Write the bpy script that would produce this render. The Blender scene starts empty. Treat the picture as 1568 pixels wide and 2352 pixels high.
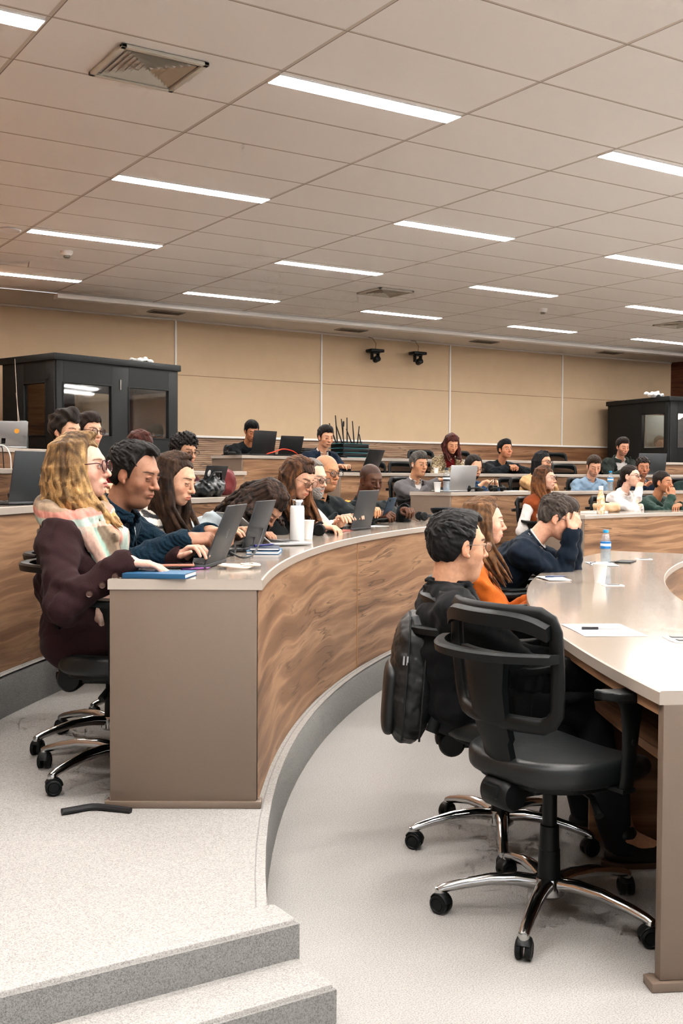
import bpy, bmesh, math, random, os
import numpy as np
from mathutils import Vector, Matrix
SC = bpy.context.scene
COL = SC.collection
PI = math.pi
rnd = random.Random(7)
ONLY = os.environ.get('ONLY', '')

# ------------------------------------------------------------------ helpers
def link(o, parent=None):
    COL.objects.link(o)
    if parent is not None:
        o.parent = parent
    return o
def tag(o, label=None, cat=None, group=None, kind=None):
    if label: o['label'] = label
    if cat: o['category'] = cat
    if group: o['group'] = group
    if kind: o['kind'] = kind
    return o
def empty(name, loc=(0, 0, 0), rz=0.0, label=None, cat=None, group=None):
    o = bpy.data.objects.new(name, None); link(o)
    o.location = loc; o.rotation_euler = (0, 0, rz); o.empty_display_size = .1
    return tag(o, label, cat, group)
def copy_tree(o, parent=None):
    c = o.copy(); COL.objects.link(c); c.parent = parent
    for ch in o.children: copy_tree(ch, c)
    return c

class MB:
    """collects shapes into one mesh"""
    def __init__(s): s.v = []; s.f = []; s.uv = []; s.sm = []; s.mi = []; s.has_uv = False
    def add(s, verts, faces, smooth=False, uvs=None, mi=0, M=None):
        n = len(s.v)
        if M is not None: verts = [tuple(M @ Vector(v)) for v in verts]
        s.v += [tuple(v) for v in verts]
        for i, f in enumerate(faces):
            s.f.append(tuple(n + k for k in f)); s.sm.append(smooth); s.mi.append(mi)
            s.uv.append(uvs[i] if uvs else [(0, 0)] * len(f))
        if uvs: s.has_uv = True
        return s
    def box(s, c, d, b=0.0, M=None, mi=0, seg=2):
        bm = bmesh.new(); bmesh.ops.create_cube(bm, size=1)
        for v in bm.verts: v.co = Vector((v.co.x * d[0], v.co.y * d[1], v.co.z * d[2]))
        if b > 0: bmesh.ops.bevel(bm, geom=list(bm.edges), offset=min(b, min(d) * .49), segments=seg, profile=.5, affect='EDGES')
        bm.verts.index_update()
        vs = [(v.co.x + c[0], v.co.y + c[1], v.co.z + c[2]) for v in bm.verts]
        fs = [[v.index for v in f.verts] for f in bm.faces]; bm.free()
        return s.add(vs, fs, b > 0, M=M, mi=mi)
    def tube(s, pts, r, n=10, M=None, mi=0, caps=True, sx=1.0, closed=False, up=None):
        """sweep a circle (ellipse with sx) along pts; r scalar or list"""
        P = [Vector(p) for p in pts]; m = len(P)
        rr = r if isinstance(r, (list, tuple)) else [r] * m
        vs = []; pu = Vector(up) if up else None
        for i in range(m):
            a = P[i - 1] if (i > 0 or closed) else P[0]; b = P[(i + 1) % m] if (i < m - 1 or closed) else P[-1]
            t = (b - a).normalized()
            if pu is None:
                pu = Vector((0, 0, 1)) if abs(t.z) < .9 else Vector((1, 0, 0))
            sd = t.cross(pu).normalized(); u = sd.cross(t).normalized()
            if not up: pu = u
            for k in range(n):
                an = 2 * PI * k / n
                vs.append(P[i] + sd * (math.cos(an) * rr[i] * sx) + u * (math.sin(an) * rr[i]))
        fs = []
        for i in range(m if closed else m - 1):
            j = (i + 1) % m
            for k in range(n):
                k2 = (k + 1) % n
                fs.append((i * n + k, i * n + k2, j * n + k2, j * n + k))
        if caps and not closed:
            fs.append(tuple(reversed(range(n)))); fs.append(tuple((m - 1) * n + k for k in range(n)))
        return s.add(vs, fs, True, M=M, mi=mi)
    def lathe(s, prof, n=24, M=None, mi=0, c=(0, 0, 0)):
        """profile of (r, z) about z"""
        vs = []; fs = []
        for r, z in prof:
            for k in range(n):
                a = 2 * PI * k / n; vs.append((c[0] + r * math.cos(a), c[1] + r * math.sin(a), c[2] + z))
        for i in range(len(prof) - 1):
            for k in range(n):
                k2 = (k + 1) % n; fs.append((i * n + k, i * n + k2, (i + 1) * n + k2, (i + 1) * n + k))
        if prof[0][0] > 1e-5: fs.append(tuple(reversed(range(n))))
        if prof[-1][0] > 1e-5: fs.append(tuple((len(prof) - 1) * n + k for k in range(n)))
        return s.add(vs, fs, True, M=M, mi=mi)
    def prism(s, poly, z0, z1, M=None, mi=0, b=0.0):
        bm = bmesh.new(); vs = [bm.verts.new((x, y, z0)) for x, y in poly]; f = bm.faces.new(vs)
        r = bmesh.ops.extrude_face_region(bm, geom=[f]); 
        for e in r['geom']:
            if isinstance(e, bmesh.types.BMVert): e.co.z = z1
        bmesh.ops.recalc_face_normals(bm, faces=bm.faces)
        if b > 0: bmesh.ops.bevel(bm, geom=list(bm.edges), offset=b, segments=2, profile=.5, affect='EDGES')
        bm.verts.index_update()
        vv = [tuple(v.co) for v in bm.verts]; ff = [[v.index for v in f.verts] for f in bm.faces]; bm.free()
        return s.add(vv, ff, b > 0, M=M, mi=mi)
    def build(s, name, mats, parent=None, auto=True):
        me = bpy.data.meshes.new(name); me.from_pydata(s.v, [], s.f)
        if not isinstance(mats, (list, tuple)): mats = [mats]
        for m in mats: me.materials.append(m)
        me.polygons.foreach_set('use_smooth', s.sm); me.polygons.foreach_set('material_index', s.mi)
        if s.has_uv:
            l = me.uv_layers.new(name='UVMap'); flat = []
            for u in s.uv:
                for a in u: flat += [a[0], a[1]]
            l.data.foreach_set('uv', flat)
        me.update()
        bm = bmesh.new(); bm.from_mesh(me); bmesh.ops.recalc_face_normals(bm, faces=bm.faces)
        for e in bm.edges:
            if len(e.link_faces) == 2 and e.calc_face_angle(0) > .7: e.smooth = False
        bm.to_mesh(me); bm.free()
        o = bpy.data.objects.new(name, me); link(o, parent)
        return o

def Rz(a): return Matrix.Rotation(a, 4, 'Z')
def Rx(a): return Matrix.Rotation(a, 4, 'X')
def Ry(a): return Matrix.Rotation(a, 4, 'Y')
def T(x, y=None, z=None):
    return Matrix.Translation(Vector(x) if y is None else Vector((x, y, z)))
def frame(loc, xaxis, yaxis):
    x = Vector(xaxis).normalized(); z = x.cross(Vector(yaxis)).normalized(); y = z.cross(x)
    return Matrix(((x.x, y.x, z.x, loc[0]), (x.y, y.y, z.y, loc[1]), (x.z, y.z, z.z, loc[2]), (0, 0, 0, 1)))
def lin(c):
    """sRGB 0-255 -> linear"""
    r = []
    for v in c:
        v /= 255.0
        r.append(v / 12.92 if v <= .04045 else ((v + .055) / 1.055) ** 2.4)
    return tuple(r)

# ------------------------------------------------------------------ materials
class NT:
    def __init__(s, name):
        s.m = bpy.data.materials.new(name); s.m.use_nodes = True; s.t = s.m.node_tree; s.n = s.t.nodes; s.l = s.t.links
        s.b = s.n['Principled BSDF']; s.out = s.n['Material Output']
    def new(s, t, **kw):
        x = s.n.new(t)
        for k, v in kw.items():
            if k in x.inputs: x.inputs[k].default_value = v
            else: setattr(x, k, v)
        return x
    def link(s, a, b): s.l.new(a, b)
    def noise(s, vec, scale, detail=3, rough=.5, dist=0.0):
        x = s.new('ShaderNodeTexNoise'); x.inputs['Scale'].default_value = scale; x.inputs['Detail'].default_value = detail
        x.inputs['Roughness'].default_value = rough; x.inputs['Distortion'].default_value = dist
        if vec is not None: s.link(vec, x.inputs['Vector'])
        return x.outputs['Fac']
    def coord(s, which='Object'):
        return s.new('ShaderNodeTexCoord').outputs[which]
    def mapping(s, vec, scale=(1, 1, 1), rot=(0, 0, 0), loc=(0, 0, 0)):
        x = s.new('ShaderNodeMapping'); x.inputs['Scale'].default_value = scale; x.inputs['Rotation'].default_value = rot; x.inputs['Location'].default_value = loc
        s.link(vec, x.inputs['Vector']); return x.outputs['Vector']
    def ramp(s, fac, stops):
        x = s.new('ShaderNodeValToRGB'); el = x.color_ramp.elements
        while len(el) > 1: el.remove(el[-1])
        el[0].position = stops[0][0]; el[0].color = (*stops[0][1], 1)
        for p, c in stops[1:]:
            e = el.new(p); e.color = (*c, 1)
        s.link(fac, x.inputs['Fac']); return x.outputs['Color']
    def mix(s, fac, a, b, mode='MIX'):
        x = s.new('ShaderNodeMix', data_type='RGBA', blend_type=mode)
        for inp, v in ((x.inputs[0], fac), (x.inputs[6], a), (x.inputs[7], b)):
            if isinstance(v, (int, float)): inp.default_value = v
            elif isinstance(v, tuple): inp.default_value = (*v, 1) if len(v) == 3 else v
            else: s.link(v, inp)
        return x.outputs[2]
    def math(s, op, a, b=None, c=None):
        x = s.new('ShaderNodeMath', operation=op)
        for i, v in enumerate((a, b, c)):
            if v is None: continue
            if isinstance(v, (int, float)): x.inputs[i].default_value = v
            else: s.link(v, x.inputs[i])
        return x.outputs[0]
    def bump(s, h, strength=.3, dist=.01):
        x = s.new('ShaderNodeBump'); x.inputs['Strength'].default_value = strength; x.inputs['Distance'].default_value = dist
        s.link(h, x.inputs['Height']); s.link(x.outputs['Normal'], s.b.inputs['Normal'])
    def base(s, c):
        if isinstance(c, tuple): s.b.inputs['Base Color'].default_value = (*c, 1)
        else: s.link(c, s.b.inputs['Base Color'])
    def set(s, **kw):
        for k, v in kw.items(): s.b.inputs[k.replace('_', ' ')].default_value = v
        return s

_mc = {}
def plain(name, rgb, rough=.5, metal=0.0, spec=None, bump=0.0, bscale=200, var=0.0):
    """rgb in sRGB 0-255"""
    if name in _mc: return _mc[name]
    t = NT(name); c = lin(rgb)
    if var > 0:
        nz = t.noise(t.coord(), 6, 4)
        t.base(t.mix(nz, tuple(x * (1 - var) for x in c), tuple(min(1, x * (1 + var)) for x in c)))
    else: t.base(c)
    t.set(Roughness=rough, Metallic=metal)
    if spec is not None: t.b.inputs['Specular IOR Level'].default_value = spec
    if bump > 0: t.bump(t.noise(t.coord(), bscale, 2), bump, .002)
    _mc[name] = t.m; return t.m
def cloth(name, rgb, rough=.85, bump=.35, bscale=420, var=.18, weave=0):
    if name in _mc: return _mc[name]
    t = NT(name); c = lin(rgb); co = t.coord()
    nz = t.noise(co, 5, 4); n2 = t.noise(co, 160, 2)
    a = t.mix(nz, tuple(x * (1 - var) for x in c), tuple(min(1, x * (1 + var)) for x in c))
    t.base(t.mix(n2, t.mix(.25, a, (0, 0, 0)), a)); t.set(Roughness=rough)
    t.b.inputs['Specular IOR Level'].default_value = .15
    t.b.inputs['Sheen Weight'].default_value = .04
    h = t.noise(co, bscale, 2)
    if weave:
        w = t.new('ShaderNodeTexWave', bands_direction='DIAGONAL'); w.inputs['Scale'].default_value = weave; w.inputs['Distortion'].default_value = 3
        t.link(co, w.inputs['Vector']); h = t.math('ADD', h, w.outputs['Fac'])
    t.bump(h, bump, .003)
    _mc[name] = t.m; return t.m
def vcol(name, rough=.5, sss=0.0, bump=0.0, bscale=300, spec=.4, stretch=None, sheen=0):
    """material that reads the mesh's colour attribute"""
    if name in _mc: return _mc[name]
    t = NT(name); a = t.new('ShaderNodeAttribute', attribute_name='Col'); co = t.coord()
    nz = t.noise(co, 90 if stretch is None else 260, 3)
    t.base(t.mix(t.math('MULTIPLY', nz, .35), a.outputs['Color'], (0, 0, 0)) if stretch is None else
           t.mix(t.math('MULTIPLY', nz, .75), a.outputs['Color'], (0, 0, 0)))
    t.set(Roughness=rough); t.b.inputs['Specular IOR Level'].default_value = spec
    if sheen: t.b.inputs['Sheen Weight'].default_value = sheen
    if sss:
        t.b.inputs['Subsurface Weight'].default_value = sss; t.b.inputs['Subsurface Radius'].default_value = (.012, .005, .003); t.b.inputs['Subsurface Scale'].default_value = .6
    if bump: t.bump(t.noise(co, bscale, 3), bump, .002)
    _mc[name] = t.m; return t.m

def wood(name, dark, mid, light, axis='uv', scale=1.0, slat=0.0, rough=.42):
    t = NT(name)
    if axis == 'uv': v = t.coord('UV')
    else:
        v = t.coord('Object')
        if axis == 'xz': v = t.mapping(v, rot=(-PI / 2, 0, 0))
    # big flowing figure: distorted bands stretched along u
    w = t.noise(t.mapping(v, (.5 * scale, .9 * scale, 1)), 1.6, 2, .5)
    m1 = t.new('ShaderNodeMapping'); t.link(v, m1.inputs['Vector']); m1.inputs['Scale'].default_value = (.42 * scale, 7.0 * scale, 1)
    ad = t.new('ShaderNodeVectorMath', operation='ADD'); t.link(m1.outputs['Vector'], ad.inputs[0])
    cx = t.new('ShaderNodeCombineXYZ'); t.link(t.math('MULTIPLY', w, 1.45), cx.inputs['Y']); t.link(cx.outputs['Vector'], ad.inputs[1])
    f1 = t.noise(ad.outputs['Vector'], 1.25, 4, .5, .12)
    f2 = t.noise(t.mapping(v, (3 * scale, 160 * scale, 1)), 1.0, 3, .6)
    col = t.ramp(f1, [(.28, dark), (.42, mid), (.5, light), (.56, mid), (.7, tuple((a + b) / 2 for a, b in zip(dark, mid)))])
    # thin dark vein lines
    s = t.math('SINE', t.math('MULTIPLY', f1, 55))
    ln = t.math('POWER', t.math('MAXIMUM', s, 0), 10)
    gate = t.math('MULTIPLY', ln, t.math('MAXIMUM', t.math('MULTIPLY', t.math('SUBTRACT', t.noise(v, 2.2, 2), .46), 6), 0))
    gate = t.math('MINIMUM', gate, .62)
    col = t.mix(gate, col, tuple(x * .42 for x in dark))
    col = t.mix(t.math('MULTIPLY', t.math('SUBTRACT', f2, .3), .5), col, tuple(x * .6 for x in dark))
    if slat:
        sp = t.new('ShaderNodeSeparateXYZ'); t.link(v, sp.inputs[0])
        fr = t.math('FRACT', t.math('MULTIPLY', sp.outputs['Y'], 1 / slat))
        g = t.math('LESS_THAN', fr, .28)
        col = t.mix(t.math('MULTIPLY', g, .6), col, tuple(x * .12 for x in dark))
        t.bump(fr, .4, .006)
    t.base(col); t.set(Roughness=rough)
    t.b.inputs['Specular IOR Level'].default_value = .35
    return t.m

W_D, W_M, W_L = lin((100, 75, 57)), lin((142, 109, 84)), lin((174, 139, 109))
M = {}
M['wood'] = wood('walnut_laminate', W_D, W_M, W_L)
M['wood_w'] = wood('walnut_laminate_wall', lin((94, 65, 46)), lin((136, 99, 73)), lin((164, 127, 97)), axis='uv', scale=.8)
M['slat'] = wood('walnut_slats', lin((108, 84, 66)), lin((152, 122, 98)), lin((180, 150, 124)), axis='uv', slat=.028)
M['orange'] = wood('orange_wood', lin((132, 92, 62)), lin((168, 124, 88)), lin((190, 148, 110)), axis='uv')
M['red_wood'] = wood('dark_red_wood', lin((62, 34, 24)), lin((92, 54, 38)), lin((110, 68, 48)), axis='uv')
def lamin(name, rgb, rough, bump=.0):
    t = NT(name); c = lin(rgb); n = t.noise(t.coord(), 900, 1)
    t.base(t.mix(n, tuple(x * .86 for x in c), tuple(x * 1.12 for x in c))); t.set(Roughness=rough)
    return t.m
M['top'] = lamin('taupe_gloss_laminate', (158, 147, 136), .13)
M['edge'] = plain('taupe_edge_band', (172, 162, 152), .3)
M['panel'] = lamin('taupe_panel', (118, 104, 92), .42)
def carpet(name, rgb):
    t = NT(name); c = lin(rgb); co = t.coord()
    n1 = t.noise(co, 260, 3, .7); n2 = t.noise(co, 70, 3, .6); n3 = t.noise(co, 1.1, 3)
    col = t.ramp(n1, [(.3, tuple(x * .45 for x in c)), (.5, c), (.72, tuple(min(1, x * 1.35) for x in c))])
    col = t.mix(t.math('MULTIPLY', n2, .35), col, tuple(x * .55 for x in c))
    col = t.mix(t.math('MULTIPLY', n3, .3), col, tuple(x * .72 for x in c))
    t.base(col); t.set(Roughness=.95); t.b.inputs['Specular IOR Level'].default_value = .1
    t.bump(n1, .5, .006); return t.m
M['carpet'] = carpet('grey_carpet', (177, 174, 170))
M['carpet_shaded'] = carpet('grey_carpet_riser_shaded', (150, 149, 147))  # same carpet, with the shade of upright faces put into its colour
def ceiling_mat():
    t = NT('ceiling_tiles'); co = t.coord(); sp = t.new('ShaderNodeSeparateXYZ'); t.link(co, sp.inputs[0])
    def line(out, off, per, wd):
        fr = t.math('FRACT', t.math('MULTIPLY', t.math('SUBTRACT', out, off - 50 * per), 1 / per))
        d = t.math('MINIMUM', fr, t.math('SUBTRACT', 1.0, fr))
        return t.math('LESS_THAN', d, wd / per)
    gx = line(sp.outputs['X'], CX0, 1.25, .012); gy = line(sp.outputs['Y'], CY0, .625, .008)
    g = t.math('MAXIMUM', gx, gy)
    gx2 = line(sp.outputs['X'], CX0 + .011, 1.25, .003); gy2 = line(sp.outputs['Y'], CY0 + .008, .625, .003)
    g2 = t.math('MAXIMUM', gx2, gy2)
    n = t.noise(co, 500, 2); nb = t.noise(co, .7, 2)
    c = lin((240, 237, 234)); base = t.mix(n, tuple(x * .93 for x in c), c)
    base = t.mix(t.math('MULTIPLY', nb, .12), base, tuple(x * .8 for x in c))
    col = t.mix(g, base, lin((196, 187, 178))); col = t.mix(t.math('MULTIPLY', g2, .8), col, lin((120, 110, 100)))
    t.base(col); t.set(Roughness=.8); t.bump(n, .12, .002); return t.m
CX0, CY0 = 2.905, 5.134
M['ceil'] = ceiling_mat()
M['ceil_plain'] = plain('ceiling_plaster', (214, 206, 197), .8)
M['wall'] = plain('tan_wall_fabric', (196, 173, 145), .8, bump=.2, bscale=500, var=.05)
M['wall_plain'] = plain('warm_wall_paint', (196, 178, 158), .8)
M['white'] = plain('white_trim', (228, 224, 220), .5)
M['chrome'] = plain('polished_chrome', (205, 205, 205), .13, 1.0)
M['blk'] = plain('black_plastic', (20, 23, 24), .42, bump=.15, bscale=900, spec=.3)
M['blk_matte'] = plain('black_matte', (24, 26, 27), .7)
t_ = NT('black_mesh_fabric'); t_.base(lin((17, 19, 20))); t_.set(Roughness=.8); t_.b.inputs['Specular IOR Level'].default_value = .1; t_.b.inputs['Alpha'].default_value = .72; M['mesh'] = t_.m
M['vinyl'] = plain('black_seat_vinyl', (34, 37, 38), .36, bump=.25, bscale=60, spec=.45)
M['booth'] = plain('booth_black_panel', (18, 22, 23), .6, bump=.3, bscale=350, var=.15)
def emis(name, rgb, st):
    t = NT(name); t.base(rgb); t.b.inputs['Emission Color'].default_value = (*rgb, 1); t.b.inputs['Emission Strength'].default_value = st
    return t.m
M['paper'] = plain('white_paper', (236, 234, 232), .7)
M['silver'] = plain('silver_laptop', (176, 176, 176), .35, .6)
M['dkgrey'] = plain('dark_grey_laptop', (72, 75, 78), .42, .35)
M['screen'] = plain('dark_screen', (18, 20, 24), .15)
M['key'] = plain('laptop_keys', (30, 31, 33), .5)
def glassy(name, tint=(1, 1, 1), fac=.12, rough=.03, dens=1.0):
    t = NT(name); tr = t.new('ShaderNodeBsdfTransparent'); tr.inputs['Color'].default_value = (*tint, 1)
    gl = t.new('ShaderNodeBsdfGlossy'); gl.inputs['Roughness'].default_value = rough; gl.inputs['Color'].default_value = (1, 1, 1, 1)
    mx = t.new('ShaderNodeMixShader'); lw = t.new('ShaderNodeLayerWeight'); lw.inputs['Blend'].default_value = .35
    t.link(t.math('ADD', t.math('MULTIPLY', lw.outputs['Fresnel'], .8), fac), mx.inputs[0]); t.link(tr.outputs[0], mx.inputs[1]); t.link(gl.outputs[0], mx.inputs[2])
    t.link(mx.outputs[0], t.out.inputs['Surface']); return t.m
M['pane'] = glassy('booth_glass', (.95, .96, .96), .04)
M['lens'] = glassy('spectacle_lens', (.93, .95, .96), .05)
def milky(name, tint, white, fac):
    t = NT(name); tr = t.new('ShaderNodeBsdfTransparent'); tr.inputs['Color'].default_value = (*tint, 1); gl = t.new('ShaderNodeBsdfGlossy'); gl.inputs['Roughness'].default_value = .05
    df = t.new('ShaderNodeBsdfDiffuse'); df.inputs['Color'].default_value = (*white, 1)
    m1 = t.new('ShaderNodeMixShader'); m1.inputs[0].default_value = fac; t.link(tr.outputs[0], m1.inputs[1]); t.link(df.outputs[0], m1.inputs[2])
    m2 = t.new('ShaderNodeMixShader'); m2.inputs[0].default_value = .10; t.link(m1.outputs[0], m2.inputs[1]); t.link(gl.outputs[0], m2.inputs[2]); t.link(m2.outputs[0], t.out.inputs['Surface']); return t.m
M['clear'] = milky('clear_bottle_plastic', (.97, .98, .99), (.7, .8, .85), .10)
M['water'] = milky('bottled_water', (.93, .96, .98), (.55, .68, .75), .22)
M['cup'] = plain('white_paper_cup', (232, 230, 226), .6)

# ------------------------------------------------------------------ camera
HC = 1.275; FPX = 2522.35; YAW = .5698; PITCH = -.0322; ROLL = .005; ZC = 3.424
Fv = Vector((math.sin(YAW) * math.cos(PITCH), math.cos(YAW) * math.cos(PITCH), math.sin(PITCH)))
R0 = Vector((math.cos(YAW), -math.sin(YAW), 0)); U0 = R0.cross(Fv)
Rv = R0 * math.cos(ROLL) + U0 * math.sin(ROLL); Uv = U0 * math.cos(ROLL) - R0 * math.sin(ROLL)
cam = bpy.data.objects.new('camera', bpy.data.cameras.new('camera')); link(cam)
cam.matrix_world = Matrix(((Rv.x, Uv.x, -Fv.x, 0), (Rv.y, Uv.y, -Fv.y, 0), (Rv.z, Uv.z, -Fv.z, HC), (0, 0, 0, 1)))
cam.data.sensor_fit = 'VERTICAL'; cam.data.sensor_height = 36; cam.data.sensor_width = 24; cam.data.lens = FPX / 2352 * 36
cam.data.clip_start = .05; cam.data.clip_end = 100
SC.camera = cam
CEN = Vector((9.4, -1.7, 0))          # centre of the curved rows
def px(p):
    d = Vector((p[0], p[1], p[2] - HC)); w = d.dot(Fv)
    return 784 + FPX * d.dot(Rv) / w, 1176 - FPX * d.dot(Uv) / w, w
def at(x, y, z):
    """world point seen in the photograph at (x, y), at height z"""
    r = Fv + Rv * ((x - 784) / FPX) - Uv * ((y - 1176) / FPX); r = r * ((z - HC) / r.z); return Vector((r.x, r.y, z))
def at_depth(x, y, d):
    r = Fv + Rv * ((x - 784) / FPX) - Uv * ((y - 1176) / FPX); return Vector((0, 0, HC)) + r * d
def polar(R, deg, z=0.0): return Vector((CEN.x + R * math.cos(math.radians(deg)), CEN.y + R * math.sin(math.radians(deg)), z))
def ang_at(x, R, z=1.0, lo=60.0, hi=160.0):
    """bearing on the row of radius R whose point stands in photo column x"""
    for _ in range(50):
        m = (lo + hi) / 2
        P = polar(R, m, z); w = (P - Vector((0, 0, HC))).dot(Fv)
        if w < .2 or px(P)[0] < x: hi = m
        else: lo = m
    return (lo + hi) / 2
def face_c(deg):
    """rotation about z that turns local +y towards the centre, from bearing deg"""
    return math.radians(deg) + PI / 2
# ------------------------------------------------------------------ room
RA, RB, RC, RD = 9.10, 10.45, 11.80, 13.15       # front faces of the rows
TIER = .19
RIS = [9.03, 10.38, 11.73, 13.08]
def strip_uv(mb, pts, z0, z1, out=1, mi=0):
    """vertical ribbon along plan points with uv in metres"""
    L = 0; vs = []; fs = []; uv = []
    for i, p in enumerate(pts):
        if i: L += math.hypot(p[0] - pts[i - 1][0], p[1] - pts[i - 1][1])
        vs += [(p[0], p[1], z0), (p[0], p[1], z1)]
        if i:
            a = 2 * (i - 1); fs.append((a, a + 2, a + 3, a + 1)); uv.append([(L0, z0), (L, z0), (L, z1), (L0, z1)])
        L0 = L
    mb.add(vs, fs, True, uv, mi)
def arc(R, a0, a1, n=48): return [tuple(polar(R, a0 + (a1 - a0) * i / n).xy) for i in range(n + 1)]
WALLP = [(-4.0, 0.0), (3.15, 11.4)]
# lowest floor
mb = MB(); mb.add([(-7, -7, 0), (27, -7, 0), (27, 15, 0), (-7, 15, 0)], [(0, 1, 2, 3)])
fl = mb.build('floor', M['carpet']); tag(fl, kind='structure')
# raised tiers: ring sectors from 22 deg to the stair edge (y = 2.4 on the left)
def tier(k, R0, R1, z):
    def lim(R):   # bearing where the ring meets y = 2.4
        return math.degrees(PI - math.asin((2.40 - CEN.y) / R))
    n = 90; mb = MB(); vs = []; fs = []
    a0 = 20
    for i in range(n + 1):
        for R in (R0, R1):
            a = a0 + (lim(R) - a0) * i / n; p = polar(R, a); vs.append((p.x, p.y, z))
    for i in range(n): fs.append((2 * i, 2 * i + 2, 2 * i + 3, 2 * i + 1))
    mb.add(vs, fs)
    # riser with soft nosing
    for i in range(n):
        pass
    o = mb.build('floor_tier', M['carpet']); tag(o, kind='structure')
    mr = MB(); pr = [(0, 0), (0, .165), (.005, .178), (.014, .187), (.03, .19)]
    vs = []; fs = []
    for i in range(n + 1):
        a = a0 + (lim(R0) - a0) * i / n
        for dr, dz in pr:
            p = polar(R0 + dr, a); vs.append((p.x, p.y, z - TIER + dz + .0008))
    m = len(pr)
    for i in range(n):
        for j in range(m - 1): fs.append((i * m + j, (i + 1) * m + j, (i + 1) * m + j + 1, i * m + j + 1))
    mr.add(vs, fs, True)
    r = mr.build('trim_riser', M['carpet_shaded']); tag(r, kind='structure')
    return o
for k in range(4):
    tier(k, RIS[k] + .03, RIS[k + 1] + .06 if k < 3 else 22.0, TIER * (k + 1))
# near stair: face of the first tier and one low step in front of it
mb = MB(); ex = 1.352
mb.box(((ex - 9) / 2 + 0, 2.36, .095), (ex + 9, .12, .191), .012); 
o = mb.build('trim_stair_top', M['carpet']); tag(o, kind='structure')
mb = MB(); mb.box(((ex - 9) / 2, 2.296, .095 - .004), (ex + 9, .01, .176), 0.0); o = mb.build('trim_stair_riser', M['carpet_shaded']); tag(o, kind='structure')
mb = MB(); mb.box(((ex - 9) / 2, 2.215, .0475), (ex + 9, .17, .095), .01); o = mb.build('trim_step_low', M['carpet']); tag(o, kind='structure')
mb = MB(); mb.box(((ex - 9) / 2, 2.126, .0435), (ex + 9, .01, .08), 0.0); o = mb.build('trim_step_riser', M['carpet_shaded']); tag(o, kind='structure')
# ceiling
mb = MB(); mb.add([(-7, -7, ZC), (27, -7, ZC), (27, 12.80, ZC), (-7, 12.80, ZC)], [(0, 3, 2, 1)])
o = mb.build('ceiling', M['ceil']); tag(o, kind='structure')
mb = MB(); mb.add([(-7, 12.8, ZC - .005), (27, 12.8, ZC - .005), (27, 14.6, ZC - .005), (-7, 14.6, ZC - .005)], [(0, 3, 2, 1)])
o = mb.build('ceiling_back', M['ceil_plain']); tag(o, kind='structure')
mb = MB(); mb.box((15.2, 12.86, ZC - .03), (22.0, .16, .055), .006); o = mb.build('trim_ceiling_band', M['white']); tag(o, kind='structure')
# back wall (slightly bowed run of fabric panels above slatted wood)
YW = 13.97; ZB = 1.822
XS = [3.79, 6.225, 8.61, 11.04, 13.485, 16.165]; YS = [13.95, 13.95, 14.02, 14.02, 14.0, 13.93]
full = [(-7, 13.95)] + list(zip(XS, YS))
mb = MB(); strip_uv(mb, full, ZB, ZC); o = mb.build('wall_back', M['wall']); tag(o, kind='structure')
mb = MB(); strip_uv(mb, full[:5], 0, ZB); o = mb.build('wall_back_slats', M['slat']); tag(o, kind='structure')
mb = MB(); strip_uv(mb, full[4:], 0, ZB); o = mb.build('wall_back_planks', M['wood_w']); tag(o, kind='structure')
for i in range(1, 5):
    mb = MB(); mb.box((XS[i], YS[i] - .008, (ZB + ZC) / 2), (.028, .016, ZC - ZB), .003); o = mb.build('trim_wall_strip', M['white']); tag(o, kind='structure')
mb = MB()
for i in range(6):
    a, b = full[i], full[i + 1]
    L = math.hypot(b[0] - a[0], b[1] - a[1]); mb.box((0, 0, 0), (L, .03, .03), .004, M=T((a[0] + b[0]) / 2, (a[1] + b[1]) / 2 - .012, ZB) @ Rz(math.atan2(b[1] - a[1], b[0] - a[0])))
o = mb.build('trim_back_rail', M['white']); tag(o, kind='structure')
mb = MB()
for i in range(6):
    a, b = full[i], full[i + 1]
    L = math.hypot(b[0] - a[0], b[1] - a[1]); mb.box((0, 0, 0), (L, .004, .006), 0, M=T((a[0] + b[0]) / 2, (a[1] + b[1]) / 2 - .001, 2.66) @ Rz(math.atan2(b[1] - a[1], b[0] - a[0])))
o = mb.build('trim_panel_seam', plain('seam_shadow', (120, 98, 74), .9)); tag(o, kind='structure')
mb = MB()
for i in range(6):
    a, b = full[i], full[i + 1]
    L = math.hypot(b[0] - a[0], b[1] - a[1]); mb.box((0, 0, 0), (L, .02, .025), .003, M=T((a[0] + b[0]) / 2, (a[1] + b[1]) / 2 - .008, ZC - .018) @ Rz(math.atan2(b[1] - a[1], b[0] - a[0])))
o = mb.build('trim_cornice', M['ceil_plain']); tag(o, kind='structure')
# side walls
mb = MB(); strip_uv(mb, [(-4.0, 0.0), (3.14, 11.4)], 0, ZC); strip_uv(mb, [(3.14, 11.4), (2.75, 12.2), (2.75, 13.96)], 0, ZC)
o = mb.build('wall_left', M['orange']); tag(o, kind='structure')
mb = MB(); strip_uv(mb, [(16.165, 13.95), (16.5, 12.0), (23, -7)], 0, ZC); o = mb.build('wall_right', M['red_wood']); tag(o, kind='structure')


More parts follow.
